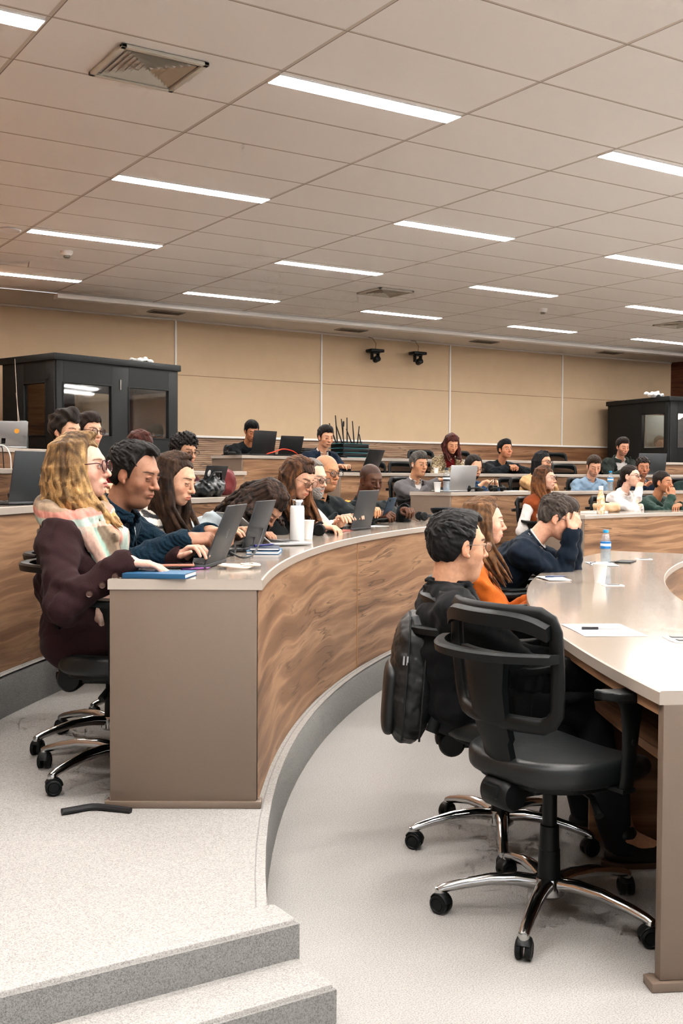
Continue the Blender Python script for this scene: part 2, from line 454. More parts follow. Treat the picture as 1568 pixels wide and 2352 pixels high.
# ceiling fittings
led = emis('led_diffuser', (1.0, .965, .93), 60.0)
rows_y = [-3.54, .8, 2.98, 5.17, 7.51, 9.57, 11.78]
proto = None; nl = 0
fill_y = [1.9, .2]  # unseen strips added between the regular columns to brighten the near floor
for ci in range(-3, 12):
    for ri, y in enumerate(rows_y if ci % 2 == 0 else fill_y):
        x0 = CX0 + 1.25 * ci + .012
        if x0 < -3.2 + max(0, y) * .4: continue
        if x0 > 18: continue
        if proto is None:
            proto = empty('ceiling_light', (0, 0, 0))
            mb = MB(); mb.box((0, 0, .020), (1.226, .135, .011), .002); mb.build('diffuser', led, proto)
            mb = MB(); mb.box((0, .0705, .021), (1.234, .005, .01)); mb.box((0, -.0705, .021), (1.234, .005, .01)); mb.box((.615, 0, .021), (.005, .146, .01)); mb.box((-.615, 0, .021), (.005, .146, .01))
            mb.build('frame', M['white'], proto); o = proto
        else: o = copy_tree(proto)
        o.location = (x0 + .613, y + .075, ZC - .0265)
        tag(o, 'long narrow glowing white light strip set into the ceiling tiles', 'ceiling light', 'recessed ceiling light strips')
        nl += 1
def vent(x0, y0, w, d, label):
    r = empty('air_vent', (x0 + w / 2, y0 + d / 2, ZC - .012), 0, label, 'vent', None)
    fr = MB(); t = .03
    for sx, sy, lx, ly in ((0, d / 2 - t / 2, w, t), (0, -d / 2 + t / 2, w, t), (w / 2 - t / 2, 0, t, d), (-w / 2 + t / 2, 0, t, d)): fr.box((sx, sy, 0), (lx, ly, .018), .003)
    fr.build('frame', plain('vent_paint', (190, 184, 172), .5), r)
    bk = MB(); bk.box((0, 0, .02), (w - .02, d - .02, .006)); bk.build('dark_throat', plain('vent_dark', (38, 40, 38), .8), r)
    sl = MB(); n = 7
    for k in range(n):
        f = 1 - (k + .6) / n; a, b = (w / 2 - t) * f, (d / 2 - t) * f; g = .75 if k < n - 1 else .2
        zt, zb = .014, -.006; a2, b2 = a - .013, b - .013
        a2 = max(a2, 0.001); b2 = max(b2, .001)
        vs = [(-a2, -b2, zt), (a2, -b2, zt), (a2, b2, zt), (-a2, b2, zt), (-a, -b, zb), (a, -b, zb), (a, b, zb), (-a, b, zb)]
        sl.add(vs, [(0, 1, 5, 4), (1, 2, 6, 5), (2, 3, 7, 6), (3, 0, 4, 7)])
    sl.build('louvres', plain('vent_paint', (190, 184, 172), .5), r)
    return r
vent(2.05, 5.24, .48, .48, 'large square ceiling air diffuser nearest the camera, with nested louvres')
vent(7.1, 10.3, .48, .48, 'square ceiling air diffuser over the middle rows above the two wall cameras')
vent(12.0, 10.2, .48, .48, 'square ceiling air diffuser far to the right near the last light strips')
def slot(x, y, label):
    r = empty('slot_vent', (x, y, ZC - .012), 0, label, 'vent')
    m = MB(); m.box((0, 0, 0), (.46, .22, .012), .003); m.build('frame', plain('slot_paint', (170, 160, 148), .5), r)
    m = MB()
    for k in range(5): m.box((0, -.08 + k * .04, -.008), (.42, .022, .004))
    m.build('slots', plain('slot_dark', (96, 86, 76), .8), r)
slot(5.86, 13.42, 'narrow ceiling vent above the left booth close to the tan wall')
slot(8.8, 13.5, 'narrow ceiling vent left of the two wall cameras')
slot(11.28, 13.45, 'narrow ceiling vent above the third white wall strip')
slot(14.0, 13.4, 'narrow ceiling vent farthest right along the tan wall')
def detector(x, y, label):
    r = empty('smoke_detector', (x, y, ZC), 0, label, 'detector')
    m = MB(); m.lathe([(.0, 0), (.06, 0), (.06, -.02), (.05, -.035), (.034, -.04), (.034, -.045)][::1], 20); m.build('housing', M['white'], r)
    m = MB(); m.lathe([(.032, -.045), (.032, -.06), (.026, -.068), (0, -.07)], 16)
    m.build('sensor', plain('detector_grey', (120, 116, 108), .5), r)
detector(3.49, 10.35, 'white smoke detector on the ceiling at the left above the first row of booths')
detector(9.73, 10.46, 'small white smoke detector on the ceiling over the right hand rows')
r = empty('round_downlight', tuple(at(22, 528, ZC - .004)), 0, 'round flush ceiling ring at the left edge of the ceiling', 'ceiling ring')
m = MB(); m.lathe([(.10, 0), (.10, -.008), (.085, -.012), (.08, -.004)], 28); m.build('ring', M['white'], r)
m = MB(); m.lathe([(0, -.003), (.08, -.003)], 24); m.build('disc', plain('ring_disc', (180, 170, 158), .6), r)

# wall cameras
def wall_cam(pxx, pyy, label):
    P = at_depth(pxx, pyy, 1.0); d = (P - Vector((0, 0, HC))); tt = 13.83 / d.y; P = Vector((0, 0, HC)) + d * tt
    r = empty('wall_camera', tuple(P), 0, label, 'camera')
    m = MB(); m.box((0, 0, .0), (.24, .17, .045), .012); m.box((0, .1, .0), (.1, .12, .03), .004); m.build('bracket', M['blk'], r)
    m = MB(); m.box((-.055, 0, -.075), (.022, .07, .12), .008); m.box((.055, 0, -.075), (.022, .07, .12), .008); m.box((0, 0, -.03), (.13, .08, .02), .005); m.build('yoke', M['blk'], r)
    m = MB(); m.lathe([(0, -.05), (.042, -.048), (.05, -.03), (.05, .04), (.035, .052), (0, .053)], 20, M=T(.015, -.02, -.125) @ Ry(.3) @ Rx(1.25)); h = m.build('camera_head', M['blk'], r)
    m = MB(); m.lathe([(0, -.056), (.026, -.055), (.028, -.05)], 16, M=T(.015, -.02, -.125) @ Ry(.3) @ Rx(1.25)); m.build('lens', M['screen'], h)
    m = MB(); m.tube([(.05, .06, .02), (.045, .04, .12), (0, .07, .2), (-.06, .1, 3.4 - P.z)], .004, 6); m.build('cable', plain('brown_cable', (110, 80, 58), .6), r)
wall_cam(861, 806, 'left one of the two black pan tilt cameras hanging on the tan back wall')
wall_cam(959, 812, 'right one of the two black pan tilt cameras hanging on the tan back wall')

# ------------------------------------------------------------------ desks
def sector(mb, R0, R1, a0, a1, z0, z1, n=60, b=.004, mi_top=0, mi_side=0):
    """ring sector solid with small edge chamfer"""
    prof = [(R0, z0), (R1, z0), (R1, z1 - b), (R1 - b, z1), (R0 + b, z1), (R0, z1 - b)]
    m = len(prof); vs = []
    for i in range(n + 1):
        a = a0 + (a1 - a0) * i / n
        for R, z in prof:
            p = polar(R, a); vs.append((p.x, p.y, z))
    mb.add(vs, [(i * m + j, (i + 1) * m + j, (i + 1) * m + (j + 1) % m, i * m + (j + 1) % m) for i in range(n) for j in (3,)], True, mi=mi_top)
    mb.add(vs, [(i * m + j, (i + 1) * m + j, (i + 1) * m + (j + 1) % m, i * m + (j + 1) % m) for i in range(n) for j in (0, 1, 2, 4, 5)] + [tuple(range(m)), tuple(n * m + k for k in range(m))[::-1]], True, mi=mi_side)
def wood_front(mb, R, a0, a1, z0, z1, th=.02, n=60):
    for rr in (R, R + th):
        L = math.radians(1) * rr; vs = []; fs = []; uv = []
        for i in range(n + 1):
            a = a0 + (a1 - a0) * i / n; p = polar(rr, a); vs += [(p.x, p.y, z0), (p.x, p.y, z1)]
            if i:
                k = 2 * (i - 1); ap = a0 + (a1 - a0) * (i - 1) / n
                fs.append((k, k + 2, k + 3, k + 1)); uv.append([(ap * L, z0), (a * L, z0), (a * L, z1), (ap * L, z1)])
        mb.add(vs, fs, True, uv)
def desk(label, a0, a1, R, zf, depth=.5, top=.75, ends=(True, True), group=None, shelf=True, seams=()):
    """curved desk; a0 > a1 bearings, wood front on the inner side"""
    p = polar(R + depth / 2, a0); root = empty('curved_desk', (0, 0, 0), 0, label, 'desk', group)
    zt = zf + top
    mb = MB(); sector(mb, R - .012, R + depth, a0 + .12, a1 - .12, zt - .035, zt, mi_side=1); mb.build('desktop', [M['top'], M['edge']], root)
    mb = MB(); wood_front(mb, R + .004, a0, a1, zf + .001, zt - .036); fp = mb.build('front_panel', M['wood'], root)
    if seams:
        mb = MB()
        for s_ in seams:
            q = polar(R + .002, s_); mb.box((0, 0, (zf + zt) / 2 - .02), (.003, .004, top - .045), 0, M=T(q.x, q.y, 0) @ Rz(math.radians(s_) + PI / 2))
        mb.build('panel_joint', plain('joint_line', (178, 140, 104), .6), root)
    for k, (e, a) in enumerate(zip(ends, (a0, a1))):
        if not e: continue
        q = polar(R + depth / 2, a); mt = T(q.x, q.y, 0) @ Rz(math.radians(a))
        mb = MB(); mb.box((.0, 0, zf + .02 + (top - .055) / 2), (depth - .012, .034, top - .056), .0015, M=mt); ep = mb.build('end_panel', M['panel'], root)
        mb = MB(); mb.box((0, 0, zf + .012), (depth + .02, .055, .022), .002, M=mt); mb.build('plinth', M['panel'], ep)
    if shelf:
        mb = MB(); sector(mb, R + .03, R + depth - .12, a0 - .3, a1 + .3, zt - .20, zt - .18); mb.build('shelf', M['panel'], root)
    return root
A0 = 147.75
A1 = ang_at(1068, RA + .2, .94)
deskA = desk('long curved walnut-fronted desk on the first tier with the taupe end panel', A0, A1, RA, .19, depth=.49, seams=(ang_at(821, RA, .6),))
AR0 = ang_at(1343, RA, .94)
desk('curved walnut desk on the first tier with the flowered bottle', AR0, AR0 - 30, RA, .19)
B1 = ang_at(640, RB, 1.13)
desk('curved walnut desk of the second tier at the left, behind the blonde woman', 152, B1, RB, .38)
BR0 = ang_at(1037, RB, 1.13)
desk('curved walnut desk of the second tier where the silver laptop stands', BR0, BR0 - 32, RB, .38)
C1 = ang_at(486, RC + .4, 1.32)
desk('curved walnut desk of the third tier at the left end', 150, C1, RC, .57)
CR0 = ang_at(783, RC, 1.32)
desk('curved walnut desk of the third tier where the woman with headphones sits', CR0, CR0 - 36, RC, .57)
D1 = ang_at(114, RD, 1.51)
desk('curved walnut desk of the top tier with the silver laptop and steel flask', 150, D1, RD, .76)
DR0 = ang_at(558, RD, 1.51)
desk('curved walnut desk of the top tier carrying the rack of antennas', DR0, DR0 - 44, RD, .76)

# front desk (level floor): people sit on its outer side
F0, F1 = 153.95, 115.6
RF0, RF1 = 7.45, 8.10
rf = empty('curved_desk', (0, 0, 0), 0, 'glossy taupe topped front desk with open shelves in the right foreground', 'desk')
mb = MB(); sector(mb, RF0 - .01, RF1, F0 + .1, F1 - .1, .715, .75, mi_side=1, n=90); mb.build('desktop', [M['top'], M['edge']], rf)
mb = MB(); wood_front(mb, RF0 + .005, F0, F1, .001, .714, n=90); mb.build('front_panel', M['wood'], rf)
mb = MB(); wood_front(mb, RF1 - .03, F0 - .25, F1, .68, .714, .012, n=90); mb.build('apron', M['wood'], rf)
sh = MB()
def wood_slab(mb, R0_, R1_, a0, a1, z0, z1, n=70):
    vs = []; fs = []; uv = []; L = math.radians(1) * R1_
    for i in range(n + 1):
        a = a0 + (a1 - a0) * i / n
        for R, z in ((R0_, z0), (R1_, z0), (R1_, z1), (R0_, z1)): q = polar(R, a); vs.append((q.x, q.y, z))
        if i:
            k = 4 * (i - 1); ap = a0 + (a1 - a0) * (i - 1) / n
            fs.append((k + 3, k + 7, k + 6, k + 2)); uv.append([(ap * L, R0_), (a * L, R0_), (a * L, R1_), (ap * L, R1_)])
            fs.append((k, k + 1, k + 5, k + 4)); uv.append([(ap * L, R0_), (ap * L, R1_), (a * L, R1_), (a * L, R0_)])
            fs.append((k + 1, k + 2, k + 6, k + 5)); uv.append([(ap * L, z0), (ap * L, z1), (a * L, z1), (a * L, z0)])
    mb.add(vs, fs, True, uv)
wood_slab(sh, RF0 + .03, RF1 - .12, F0 - .4, F1 + .4, .50, .525); sh.build('shelf', M['wood'], rf)
mb = MB(); wood_slab(mb, RF0 + .03, RF0 + .26, F0 - .4, F1 + .4, .30, .325)
wood_front(mb, RF0 + .25, F0 - .4, F1 + .4, .001, .30, .012); mb.build('cable_duct', M['wood'], rf)
for a in (146.2, 139.0, 131.5, 124):
    q = polar((RF0 + RF1) / 2 - .03, a); mb = MB(); mb.box((0, 0, .36), (.44, .022, .70), 0, M=T(q.x, q.y, 0) @ Rz(math.radians(a)))
    for i, f in enumerate(mb.f): mb.uv[i] = [(mb.v[k][0] * .3 + mb.v[k][1] + 3, mb.v[k][2]) for k in f]
    mb.has_uv = True; mb.build('divider', M['wood'], rf)
for a, s_ in ((F0, 1), (F1, -1)):
    q = polar((RF0 + RF1) / 2, a); mt = T(q.x, q.y, 0) @ Rz(math.radians(a))
    mb = MB(); mb.box((0, 0, .37), (RF1 - RF0 - .02, .034, .69), .0015, M=mt); ep = mb.build('end_panel', M['panel'], rf)
    mb = MB(); mb.box((0, 0, .0125), (RF1 - RF0 + .03, .06, .023), .002, M=mt); mb.build('plinth', M['panel'], ep)
for i, (x, y) in enumerate(((1407, 1344), (1560, 1465), (1575, 1472), (1478, 1284))):
    P = at(x, y, .7515); r = empty('socket_plate', tuple(P), math.radians(rnd.uniform(-8, 8)) - .5, ['white socket card by the paper cup on the front desk', 'upper white socket card at the right end of the front desk', 'lower white socket card at the right end of the front desk', 'white socket card at the far inner edge of the front desk'][i], 'socket')
    m = MB(); m.box((0, 0, 0), (.10, .06, .003), .0008); m.build('plate', M['paper'], r)
    m = MB(); m.box((0, 0, .0035), (.06, .028, .004), .001); m.build('cover', plain('socket_cover', (88, 88, 86), .4), r)
# ------------------------------------------------------------------ implicit surfaces
class Grid:
    def __init__(s, lo, hi, vox):
        s.lo = np.array(lo, float); s.vox = vox
        n = np.ceil((np.array(hi, float) - s.lo) / vox).astype(int) + 1
        s.n = n; s.ax = [(s.lo[i] + vox * np.arange(n[i])).astype(np.float32) for i in range(3)]
        s.F = np.full(n, .3, np.float32)
    def op(s, pr):
        kind, k, lo, hi, fn = pr
        m = k + s.vox * 2.5
        i0 = [max(0, int((lo[i] - m - s.lo[i]) / s.vox)) for i in range(3)]
        i1 = [min(s.n[i], int((hi[i] + m - s.lo[i]) / s.vox) + 2) for i in range(3)]
        if any(i1[i] <= i0[i] for i in range(3)): return
        X = s.ax[0][i0[0]:i1[0], None, None]; Y = s.ax[1][None, i0[1]:i1[1], None]; Z = s.ax[2][None, None, i0[2]:i1[2]]
        d = fn(X, Y, Z); sl = (slice(i0[0], i1[0]), slice(i0[1], i1[1]), slice(i0[2], i1[2])); F = s.F[sl]
        if kind == 'u':
            if k > 0:
                h = np.maximum(k - np.abs(F - d), 0) / k; s.F[sl] = np.minimum(F, d) - h * h * k * .25
            else: s.F[sl] = np.minimum(F, d)
        elif kind == 's':
            if k > 0:
                h = np.maximum(k - np.abs(F + d), 0) / k; s.F[sl] = np.maximum(F, -d) + h * h * k * .25
            else: s.F[sl] = np.maximum(F, -d)
        elif kind == 'd': s.F[sl] = F + d
    def run(s, prims):
        for p in prims: s.op(p)
        return s
    def mesh(s):
        F = s.F; F[0] = F[-1] = .1; F[:, 0] = F[:, -1] = .1; F[:, :, 0] = F[:, :, -1] = .1
        ins = F < 0; n = s.n
        c = np.zeros(tuple(n - 1), np.int8)
        for a in (0, 1):
            for b in (0, 1):
                for d in (0, 1): c += ins[a:n[0] - 1 + a, b:n[1] - 1 + b, d:n[2] - 1 + d]
        act = np.argwhere((c > 0) & (c < 8))
        if len(act) == 0: return np.zeros((0, 3)), np.zeros((0, 4), int)
        idx = np.full(tuple(n - 1), -1, np.int64); idx[act[:, 0], act[:, 1], act[:, 2]] = np.arange(len(act))
        acc = np.zeros((len(act), 3)); cnt = np.zeros(len(act))
        for ax in range(3):
            o = [i for i in range(3) if i != ax]
            for p in (0, 1):
                for q in (0, 1):
                    A = act.copy(); A[:, o[0]] += p; A[:, o[1]] += q; B = A.copy(); B[:, ax] += 1
                    fa = F[A[:, 0], A[:, 1], A[:, 2]]; fb = F[B[:, 0], B[:, 1], B[:, 2]]
                    m = (fa < 0) != (fb < 0); t = np.where(m, fa / np.where(m, fa - fb, 1), 0)
                    P = A.astype(float); P[:, ax] += t; acc += P * m[:, None]; cnt += m
        V = acc / cnt[:, None] * s.vox + s.lo
        Q = []
        for ax in range(3):
            o = [i for i in range(3) if i != ax]
            sl = [slice(1, n[i] - 1) for i in range(3)]; sl2 = list(sl); sl[ax] = slice(0, n[ax] - 1); sl2[ax] = slice(1, n[ax])
            a = ins[tuple(sl)]; b = ins[tuple(sl2)]
            E = np.argwhere(a != b); 
            if len(E) == 0: continue
            fl = a[E[:, 0], E[:, 1], E[:, 2]]
            off = np.array([1, 1, 1]); off[ax] = 0; E = E + off
            def I(da, db):
                q = E.copy(); q[:, o[0]] -= da; q[:, o[1]] -= db; return idx[q[:, 0], q[:, 1], q[:, 2]]
            quad = np.stack([I(1, 1), I(0, 1), I(0, 0), I(1, 0)], 1)
            flip = fl if ax != 1 else ~fl
            quad[~flip] = quad[~flip][:, ::-1]; Q.append(quad)
        Q = np.concatenate(Q); Q = Q[(Q >= 0).all(1)]
        return V, Q
def _bb(pts, rs):
    p = np.array(pts, float); r = np.array(rs, float)[:, None]; return (p - r).min(0), (p + r).max(0)
def cap(a, b, ra, rb=None, k=.01, kind='u'):
    rb = ra if rb is None else rb; a = np.array(a, float); b = np.array(b, float); lo, hi = _bb([a, b], [ra, rb]); ab = b - a; L2 = max(ab @ ab, 1e-9)
    a = a.astype(np.float32); ab = ab.astype(np.float32)
    def fn(X, Y, Z):
        x = X - a[0]; y = Y - a[1]; z = Z - a[2]
        t = np.clip((x * ab[0] + y * ab[1] + z * ab[2]) / np.float32(L2), 0, 1)
        return np.sqrt((x - t * ab[0]) ** 2 + (y - t * ab[1]) ** 2 + (z - t * ab[2]) ** 2) - (ra + t * (rb - ra))
    return (kind, k, lo, hi, fn)
def ell(c, r, k=.01, kind='u', R=None):
    c = np.array(c, float); r = np.array(r, float)
    if R is None: lo, hi = c - r, c + r
    else: lo, hi = c - r.max(), c + r.max()
    rm = r.min()
    def fn(X, Y, Z):
        x = X - c[0]; y = Y - c[1]; z = Z - c[2]
        if R is not None:
            x, y, z = (x * R[0][0] + y * R[1][0] + z * R[2][0], x * R[0][1] + y * R[1][1] + z * R[2][1], x * R[0][2] + y * R[1][2] + z * R[2][2])
        k0 = np.sqrt((x / r[0]) ** 2 + (y / r[1]) ** 2 + (z / r[2]) ** 2) + 1e-6
        k1 = np.sqrt((x / r[0] ** 2) ** 2 + (y / r[1] ** 2) ** 2 + (z / r[2] ** 2) ** 2) + 1e-6
        return (k0 * (k0 - 1) / k1).astype(np.float32)
    return (kind, k, lo, hi, fn)
def rbox(c, h, r, k=.01, kind='u', R=None):
    c = np.array(c, float); h = np.array(h, float); L = np.linalg.norm(h); lo, hi = (c - h, c + h) if R is None else (c - L, c + L)
    def fn(X, Y, Z):
        x = X - c[0]; y = Y - c[1]; z = Z - c[2]
        if R is not None:
            x, y, z = (x * R[0][0] + y * R[1][0] + z * R[2][0], x * R[0][1] + y * R[1][1] + z * R[2][1], x * R[0][2] + y * R[1][2] + z * R[2][2])
        qx = np.abs(x) - (h[0] - r); qy = np.abs(y) - (h[1] - r); qz = np.abs(z) - (h[2] - r)
        return (np.sqrt(np.maximum(qx, 0) ** 2 + np.maximum(qy, 0) ** 2 + np.maximum(qz, 0) ** 2) + np.minimum(np.maximum(qx, np.maximum(qy, qz)), 0) - r).astype(np.float32)
    return (kind, k, lo, hi, fn)
BIG = (np.array([-3., -3, -3]), np.array([3., 3, 3]))
def custom(fn, kind='u', k=.0, lo=None, hi=None): return (kind, k, BIG[0] if lo is None else np.array(lo), BIG[1] if hi is None else np.array(hi), fn)
def hnoise(P, f, seed=0):
    """cheap smooth noise from warped sines, about -1..1"""
    x, y, z = P[..., 0] * f, P[..., 1] * f, P[..., 2] * f; s = seed * 1.7
    a = np.sin(x * 1.3 + 1.9 * np.sin(y * .9 + s) + s) * np.cos(y * 1.1 + 1.3 * np.sin(z * 1.2 + s * 2))
    b = np.sin(z * 1.7 + 1.6 * np.sin(x * 1.1 - s) + y * .6)
    return (a + b) * .5
def wr(A, f, seed=0, st=(1, 1, 1)):
    def fn(X, Y, Z):
        x, y, z = X * f * st[0], Y * f * st[1], Z * f * st[2]; s = seed * 1.7
        return (A * (np.sin(x + 2.1 * np.sin(y * .8 + s) + s) * np.cos(y * 1.1 + 1.7 * np.sin(z * .9 + s)) + .7 * np.sin(z * 1.6 + 1.8 * np.sin(x * .9 - s) + y * .7))).astype(np.float32)
    return custom(fn, 'd')
def mkmesh(name, parts, mats, parent=None, smooth=True):
    """parts: list of (V, Q, colours or None, matindex)"""
    V = []; Q = []; Cc = []; MI = []; n = 0
    for v, q, c, mi in parts:
        if len(v) == 0: continue
        V.append(v); Q.append(q + n); n += len(v); Cc.append(c if c is not None else np.ones((len(v), 3)) * .5); MI.append(np.full(len(q), mi))
    V = np.concatenate(V); Q = np.concatenate(Q); Cc = np.concatenate(Cc); MI = np.concatenate(MI)
    me = bpy.data.meshes.new(name); me.vertices.add(len(V)); me.vertices.foreach_set('co', V.astype(np.float32).ravel())
    me.loops.add(len(Q) * 4); me.loops.foreach_set('vertex_index', Q.astype(np.int32).ravel())
    me.polygons.add(len(Q)); me.polygons.foreach_set('loop_start', np.arange(0, len(Q) * 4, 4, dtype=np.int32))
    me.polygons.foreach_set('use_smooth', np.ones(len(Q), bool)); me.polygons.foreach_set('material_index', MI.astype(np.int32))
    me.update(calc_edges=True)
    a = me.color_attributes.new('Col', 'FLOAT_COLOR', 'POINT'); a.data.foreach_set('color', np.concatenate([Cc, np.ones((len(Cc), 1))], 1).astype(np.float32).ravel())
    for m in (mats if isinstance(mats, (list, tuple)) else [mats]): me.materials.append(m)
    me.validate()
    o = bpy.data.objects.new(name, me); link(o, parent); return o
def sstep(a, b, x): t = np.clip((x - a) / (b - a), 0, 1); return t * t * (3 - 2 * t)
def rotm(pitch=0, yaw=0, roll=0):
    """head turn: yaw about z (+ = to the person's left), pitch (+ = nod down), roll (+ = tilt to right shoulder); degrees"""
    p, y, r = map(math.radians, (pitch, yaw, roll))
    return np.array((Matrix.Rotation(y, 3, 'Z') @ Matrix.Rotation(-p, 3, 'X') @ Matrix.Rotation(r, 3, 'Y')))
def nrm(v): v = np.array(v, float); return v / max(np.linalg.norm(v), 1e-9)

M['skin'] = vcol('skin', .48, 0, .12, 500, .35)
M['hair'] = vcol('hair', .6, 0, .3, 500, .2, stretch=1, sheen=.05)
M['print'] = vcol('printed_cloth', .85, 0, .3, 420, .2, sheen=.15)
M['rim_dark'] = plain('dark_spectacle_frame', (30, 26, 26), .25)
M['rim_metal'] = plain('metal_spectacle_frame', (110, 100, 92), .25, .8)
M['rim_red'] = plain('maroon_spectacle_frame', (74, 30, 38), .22)
HX = 0.0311   # half distance between the eyes

def head_prims(P, neck):
    f = P.get('female', False); jw = P.get('jaw', .047 if f else .053); ns = P.get('nose', .92 if f else 1.06); ch = P.get('chin', 1.0)
    fat = P.get('fat', 0.0)
    L = [ell((0, -.018, .034), (.0745, .096, .082)),
         ell((0, .03, -.012), (.0605 + fat * .004, .058, .082), .03),
         ell((0, .026, -.058), (jw + fat * .008, .052, .046), .03),
         ell((0, .066, -.094), (.019 * ch, .0165, .015), .03),
         ell((0, .045, -.075), (.034, .036, .028), .02),
         cap((-.024, .078, .028), (.024, .078, .028), .0085 if f else .0105, k=.018)]
    if fat: L.append(ell((0, .03, -.105), (.045, .045, .03 + fat * .012), .03))
    for s in (-1, 1):
        L += [ell((s * .039, .055, -.028), (.022, .02, .022), .022),
              ell((s * .031, .1, .004), (.0195, .0155, .0125), .011, 's')]
    L += [ell((s * HX, .0765, .002), (.0128, .0128, .0122), .003) for s in (-1, 1)]
    for s in (-1, 1):   # lids
        L += [cap((s * (HX - .012), .0855, .0075), (s * HX, .0905, .0105), .0028, k=.004), cap((s * HX, .0905, .0105), (s * (HX + .013), .083, .006), .0028, k=.004),
              cap((s * (HX - .011), .085, -.006), (s * (HX + .011), .0835, -.006), .0025, k=.004)]
    L += [cap((0, .084, .016), (0, .106 + .006 * (ns - 1), -.026), .0068, .009 * ns, .012), ell((0, .108 + .004 * (ns - 1), -.031), (.0105 * ns, .0115 * ns, .0095), .008),
          cap((0, .092, -.040), (0, .1, -.036), .006, k=.006)]
    for s in (-1, 1): L += [ell((s * .0125 * ns, .0945, -.0345), (.0068, .0095, .0072), .006), ell((s * .006, .1, -.0415), (.003, .005, .0028), .002, 's')]
    lf = P.get('lips', 1.15 if f else .9)
    L += [ell((0, .083, -.062), (.027, .014, .017), .014),
          ell((-.007, .0925, -.0598), (.013, .0062, .0042 * lf), .004), ell((.007, .0925, -.0598), (.013, .0062, .0042 * lf), .004), ell((0, .0915, -.0695), (.0165, .0068, .0054 * lf), .004),
          cap((-.02, .092, -.0652), (0, .0995, -.0643), .0012, k=.003, kind='s'), cap((.02, .092, -.0652), (0, .0995, -.0643), .0012, k=.003, kind='s'),
          ell((0, .092, -.0805), (.014, .006, .004), .005, 's')]
    for s in (-1, 1):
        R = np.array(Matrix.Rotation(s * .35, 3, 'Z') @ Matrix.Rotation(-.15, 3, 'X'))
        L += [ell((s * .0765, -.006, -.006), (.0075, .0185, .031), .006, R=R), ell((s * .0835, -.001, -.001), (.005, .0105, .017), .004, 's', R=R),
              ell((s * .076, .004, -.034), (.006, .008, .008), .006)]
    nb = neck
    nr = P.get('neckr', .044 if f else .052)
    L += [cap((0, -.022, -.045), tuple(nb), nr, nr * 1.06, .022)]
    return L
def head_color(P, V):
    sk = np.array(lin(P['skin'])); f = P.get('female', False)
    x, y, z = V.T; C_ = np.tile(sk, (len(V), 1))
    def mixc(C_, w, c): return C_ * (1 - w[:, None]) + np.array(c) * w[:, None]
    red = sk * np.array([1.12, .80, .74])
    ax = np.abs(x)
    w = np.exp(-(((ax - .042) / .02) ** 2 + ((z + .03) / .02) ** 2)) * (y > .03) * .5
    w += np.exp(-((x / .014) ** 2 + ((z + .034) / .016) ** 2)) * (y > .08) * .5
    w += (ax > .07) * .35
    C_ = mixc(C_, np.clip(w, 0, 1), red)
    C_ = C_ * (1 + .06 * hnoise(V, 90, 3))[:, None]
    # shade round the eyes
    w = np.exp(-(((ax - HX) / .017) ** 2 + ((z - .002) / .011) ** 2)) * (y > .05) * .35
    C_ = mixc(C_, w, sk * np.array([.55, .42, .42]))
    # stubble / beard shadow
    sb = P.get('stubble', 0)
    if sb:
        w = sstep(-.02, -.045, z) * sstep(-.02, .02, y) * (1 - np.exp(-((x / .03) ** 2 + ((z + .04) / .016) ** 2) * 1.0) * (y > .08)) * (z > -.125)
        C_ = mixc(C_, np.clip(w, 0, 1) * sb, lin(P.get('hair', (40, 32, 28))))
    # scalp shadow for shaved heads
    bz = P.get('buzz', 0)
    if bz:
        w = sstep(0, .012, z - hairline(P, ax, y)) ; C_ = mixc(C_, w * bz, lin(P.get('hair', (40, 32, 28))))
    # lips
    lc = np.array(lin(P['lipcol'])) if 'lipcol' in P else sk * np.array([.92, .5, .5])
    w = sstep(1.25, .85, np.sqrt((x / .0235) ** 2 + ((z + .0652) / (.0098 if f else .0078)) ** 2)) * (y > .078)
    C_ = mixc(C_, w * (.85 if f else .6), lc)
    w = np.exp(-((z + .0648) / .0012) ** 2) * (ax < .021) * (y > .08); C_ = mixc(C_, w * .8, sk * .18)
    # nostrils
    w = np.exp(-(((ax - .006) / .004) ** 2 + ((z + .0415) / .003) ** 2)) * (y > .09); C_ = mixc(C_, w * .8, sk * .2)
    # eyebrows
    be = P.get('brow', 1.0); hc = np.array(lin(P.get('browcol', P.get('hair', (40, 32, 28)))))
    zc = .0225 + .004 * np.sin((ax - .012) / .04 * PI) + P.get('browz', 0)
    w = sstep(.0042 * be, .0022 * be, np.abs(z - zc)) * sstep(.010, .015, ax) * sstep(.056, .046, ax) * (y > .05); C_ = mixc(C_, w * .85, hc)
    # eyes
    op = P.get('open', 1.0); de = np.sqrt((ax - HX) ** 2 + (y - .0765) ** 2 + (z - .002) ** 2)
    ex = (ax - HX) / .0125
    on = (de < .0150) & (y > .078)
    up = .0058 * op * np.sqrt(np.clip(1 - ex ** 2, 0, 1)) + .002 - .002; lo_ = -.0042 * np.sqrt(np.clip(1 - ex ** 2, 0, 1)) 
    zz = z - .0015
    if op > .25:
        eye = on & (zz < up) & (zz > lo_) & (np.abs(ex) < 1)
        C_[eye] = lin((206, 198, 192))
        gx, gz = P.get('gaze', (0, 0))
        ir = eye & (((x - np.sign(x) * HX - gx) ** 2 + (zz - .0005 - gz) ** 2) < .0052 ** 2); C_[ir] = lin(P.get('eyecol', (60, 42, 30)))
        pu = eye & (((x - np.sign(x) * HX - gx) ** 2 + (zz - .0005 - gz) ** 2) < .0025 ** 2); C_[pu] = (.004, .004, .004)
        lash = on & (np.abs(zz - up) < .0016) & (np.abs(ex) < 1.15); C_[lash] = C_[lash] * .15
    else:
        lash = on & (np.abs(zz - lo_ * .75) < .0014) & (np.abs(ex) < 1.15); C_[lash] = C_[lash] * .2
    return np.clip(C_, 0, 1)
